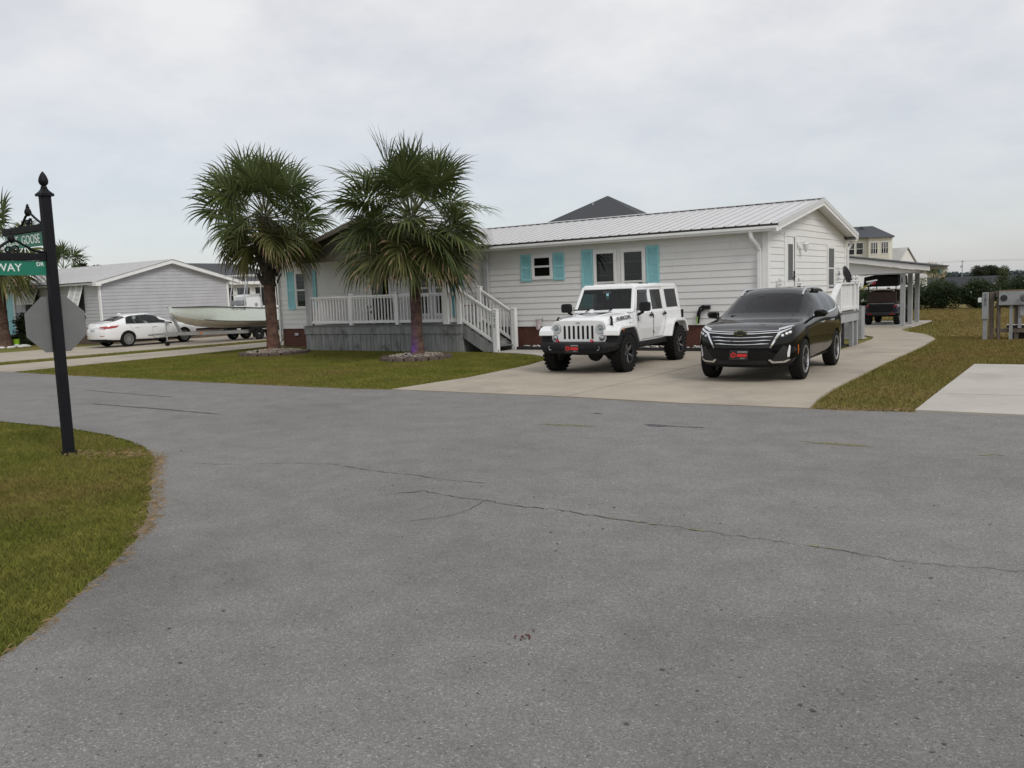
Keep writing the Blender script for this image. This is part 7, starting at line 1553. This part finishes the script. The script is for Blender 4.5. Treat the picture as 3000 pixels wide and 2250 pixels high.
for s in (-1, 1):
    MB().tube([(s*.50, 3.50, 1.05), (s*.50, 3.55, 2.1), (s*.46, 3.75, 2.95)], .026, 8).tube([(s*.50, 4.55, 1.05), (s*.50, 4.48, 2.1), (s*.46, 4.55, 2.95)], .026, 8).tube([(s*.50, 3.56, 2.1), (s*.50, 4.5, 2.1)], .02, 8).build('tower_frame', 'alu', bt, 50)
MB().box(-.8, .8, 3.4, 5.2, 2.95, 3.0).build('tower_top', 'boat_white', bt, bevel=.02)
MB().box(-.42, .42, 5.2, 5.65, 1.0, 1.55).build('leaning_post', 'boat_white', bt, bevel=.04); MB().prism([(6.35, .8), (6.35, 1.7), (6.5, 2.0), (6.95, 1.95), (7.0, 1.6), (6.75, 1.45), (6.7, .45), (6.45, .45)], 'x', -.2, .2).build('outboard_motor', 'navy', bt, bevel=.05)
text_part('NC-6114 DR', .11, frame_M((1.066, 2.75, 1.465), (.02, 1, -.06), (.16, 0, 1)), 'letter_dark', hull, 'registration', .002, .75)
tl = thing('boat_trailer', 'silver boat trailer with jack wheel and winch post', 'trailer', (-25.9, 0, 0))
for s in (-1, 1):
    MB().bar((s*.70, 1.3, .46), (s*.78, 6.3, .34), .06, .14).bar((s*.70, 1.3, .46), (s*.06, -.35, .52), .06, .14).build('frame_beam', 'alu', tl)
    MB().bar((s*.45, 1.6, .62), (s*.45, 6.2, .52), .09, .06).build('bunk', 'black_plastic', tl)
    for wy in (3.85, 4.58):
        wheel(tl, 0, 0, .29, .19, .18, 'trailer', 1).matrix_local = Matrix.Translation((s*.93, wy, .0)) @ Matrix.Rotation(-s*math.pi/2, 4, 'Z')
    MB().prism([(3.42, .42), (3.50, .58), (4.95, .56), (5.02, .40), (4.95, .40), (4.88, .50), (3.56, .52), (3.48, .42)], 'x', *sorted((s*.80, s*1.06))).build('fender', 'black_plastic', tl)
    MB().box(s*.72-.02, s*.72+.02, .9, 1.0, .45, .52).build('marker_lamp', 'amber_lens', tl)
for yy in (1.8, 3.2, 4.9, 6.1): MB().bar((-.75, yy, .40), (.75, yy, .40), .06, .06).build('cross_beam', 'alu', tl)
MB().bar((0, -.35, .52), (0, -.95, .53), .08, .08).build('tongue', 'alu', tl); MB().lathe([(.05, -.12), (.06, 0), (.045, .10)], 10, Matrix.Translation((0, -1.0, .53)) @ Matrix.Rotation(math.pi/2, 4, 'X')).build('coupler', 'galv', tl, 40)
MB().tube([(0, -.95, .50), (.05, -.7, .38), (.02, -.5, .45)], .014, 6).build('safety_chain', 'galv', tl)
MB().tube([(.12, -.32, .18), (.12, -.32, 1.06)], .03, 8).bar((.12, -.32, 1.04), (.12, -.18, 1.06), .03, .03).build('jack', 'galv', tl); MB().lathe([(.03, -.03), (.10, -.035), (.105, 0), (.10, .035), (.03, .03)], 18, Matrix.Translation((.12, -.32, .105)) @ Matrix.Rotation(math.pi/2, 4, 'Y')).build('jack_wheel', 'rubber', tl, 40)
MB().bar((0, .44, .55), (0, .10, 1.20), .09, .10).build('winch_post', 'galv', tl); MB().box(-.08, .08, .0, .2, 1.16, 1.32).build('winch', 'galv', tl, bevel=.02); MB().lathe([(.055, -.06), (.055, .06)], 12, Matrix.Translation((.0, .38, 1.30)) @ Matrix.Rotation(math.pi/2, 4, 'Y')).lathe([(.055, -.06), (.055, .06)], 12, Matrix.Translation((.0, .50, 1.30)) @ Matrix.Rotation(math.pi/2, 4, 'Y')).build('bow_roller', 'red_tow', tl, 40)
MB().bar((0, .12, 1.15), (0, .42, 1.28), .05, .05).build('roller_arm', 'galv', tl)
tag(MB().prism([(3.42, .0), (3.60, .0), (3.58, .14)], 'x', -24.98, -24.85).build('wheel_chock', 'old_wood', None), 'small wooden wheel chock in front of the trailer wheel', 'chock')

# ------------------------------------------------------------------ golf cart in the carport (seen from behind)
gc = thing('golf_cart', 'dark golf cart with black canopy and maroon seats in the carport', 'golf cart', (.38, 12.1, .03))
MB().box(-.52, .52, 0, 2.3, .30, .42).build('chassis', 'black_plastic', gc, bevel=.03); MB().loft([[(-.54*k, y, .42), (.54*k, y, .42), (.58*k, y, .62), (.50*k, y, .78), (-.50*k, y, .78), (-.58*k, y, .62)] for y, k in ((-.12, .95), (0, 1.0), (.55, 1.0))]).build('rear_body', 'cart_paint', gc, 40, bevel=.03)
MB().box(-.42, .42, -.14, -.10, .50, .74).build('rear_panel', 'black_plastic', gc); MB().box(-.50, .50, -.20, -.08, .36, .47).build('rear_bumper', 'rim_dark', gc, bevel=.02)
for s in (-1, 1):
    MB().box(*sorted((s*.42, s*.54)), -.15, -.09, .66, .73).build('tail_light', 'red_lens', gc, bevel=.015); MB().box(*sorted((s*.30, s*.46)), -.215, -.19, .39, .43).build('reflector', 'red_lens', gc)
    for wy in (.18, 1.85): wheel(gc, 0, 0, .27, .20, .15, 'cart', 1).matrix_local = Matrix.Translation((s*.50, wy, 0)) @ Matrix.Rotation(-s*math.pi/2, 4, 'Z')
    MB().prism([(-.12, .42), (-.05, .60), (.18, .66), (.42, .60), (.50, .42), (.44, .42), (.36, .54), (.18, .59), (.02, .54), (-.04, .42)], 'x', *sorted((s*.44, s*.62))).build('fender', 'cart_paint', gc)
    MB().tube([(s*.46, .0, .78), (s*.48, .05, 1.66)], .02, 6).tube([(s*.46, 1.6, .7), (s*.48, 1.35, 1.66)], .02, 6).build('canopy_post', 'black_metal', gc)
MB().box(-.50, .50, -.05, .12, .78, 1.24).build('rear_backrest', 'maroon', gc, bevel=.05); MB().box(-.52, .52, .12, .55, .74, .86).build('rear_seat', 'maroon', gc, bevel=.05); MB().box(-.50, .50, .62, .74, .80, 1.28).build('front_backrest', 'maroon', gc, bevel=.05)
MB().box(-.45, .45, -.07, .12, .76, .80).build('seat_trim', 'galv', gc)
MB().loft([[(-.62*k, y, z-.34), (.62*k, y, z-.34), (.60*k, y, z-.02), (.25*k, y, z+.05), (-.25*k, y, z+.05), (-.60*k, y, z-.02)] for y, k, z in ((-.22, .96, 1.76), (-.15, 1, 1.80), (1.5, 1, 1.82), (1.6, .96, 1.78))]).build('canopy', 'black_plastic', gc, 50)
MB().tube([(-.40, -.02, 1.28), (0, -.04, 1.31), (.40, -.02, 1.28)], .015, 6).tube([(-.40, -.02, 1.28), (-.46, .0, 1.0)], .015, 6).tube([(.40, -.02, 1.28), (.46, .0, 1.0)], .015, 6).build('grab_rail', 'alu', gc)
MB().loft([[(-.5, y, .42), (.5, y, .42), (.46, y, z), (-.46, y, z)] for y, z in ((1.55, .80), (1.9, .78), (2.35, .60))]).build('front_cowl', 'cart_paint', gc, 40)

# ------------------------------------------------------------------ meter stand of lot 180
ms = thing('meter_stand', 'weathered timber stand with grey electric meter box at the right edge', 'meter stand', (4.6, 4.6, 0))
for x, w, z1 in ((.03, .11, 1.28), (.20, .09, 1.26), (.62, .10, 1.1), (1.2, .10, 1.28)): MB().box(x-w/2, x+w/2, .0, .09, -.02, z1).build('post', 'old_wood', ms, bevel=.006)
MB().lathe([(.036, 0), (.036, .35), (.055, .45), (.055, .62), (.034, .74), (.034, .9)], 10, Matrix.Translation((.20, -.03, 0))).build('turned_baluster', 'old_wood', ms, 50)
for z0, z1 in ((1.14, 1.30), (.88, .98), (.18, .29)): MB().box(.12, 1.35, -.03, .0, z0, z1).build('cross_board', 'old_wood', ms, bevel=.005)
mb_ = MB().box(.21, 1.30, -.17, -.03, .92, 1.30).build('meter_box', 'grey_box', ms, bevel=.01)
MB().box(.205, 1.305, -.175, -.025, 1.30, 1.32).build('box_lid', 'straw', mb_)
M = lambda x, z: Matrix.Translation((x, -.17, z)) @ Matrix.Rotation(math.pi/2, 4, 'X')
MB().lathe([(.085, 0), (.085, .012), (.002, .014)], 22, M(.33, 1.11)).build('blank_cover', 'rim_dark', mb_, 40)
MB().lathe([(.090, 0), (.090, .03), (.078, .035)], 22, M(.80, 1.11), cap=False).build('meter_ring', 'rim_dark', mb_, 40); MB().lathe([(.078, .03), (.070, .07), (.002, .08)], 22, M(.80, 1.11)).build('meter_glass', 'sign_back', mb_, 40); MB().box(.76, .84, -.26, -.25, 1.12, 1.14).build('meter_dial', 'letter_dark', mb_)
MB().box(.46, .54, -.10, -.02, -.02, .92).build('conduit', 'grey_box', ms); MB().box(.70, 1.1, -.10, -.03, .62, .90).build('breaker_box', 'grey_box', ms, bevel=.01); MB().box(.66, .74, -.06, -.02, .3, .9).build('conduit', 'grey_box', ms)
MB().box(.40, 1.3, -.02, .05, .30, .38).build('shelf', 'timber_black', ms); MB().box(.45, 1.2, .2, .5, .0, .32).build('crate', 'timber_black', ms); MB().box(.40, 1.3, -.03, .06, .38, .40).build('shelf_top', 'sign_white', ms)
pd = thing('numbered_pedestal', 'grey utility pedestal numbered 180 beside the timber stand', 'pedestal', (4.49, 4.55, 0))
MB().box(-.075, .075, -.10, .05, .55, 1.27).build('upper_box', 'grey_box', pd, bevel=.008); MB().box(-.05, .05, -.06, .04, -.02, .55).build('lower_post', 'grey_box', pd); MB().box(-.18, -.075, -.08, .04, 1.0, 1.13).build('outlet_hood', 'sign_white', pd, bevel=.02)
for k, c in enumerate('180'): text_part(c, .15, frame_M((0, -.102, 1.18-.115*k), (1, 0, 0), (0, 0, 1)), 'letter_dark', pd, 'number', .002)
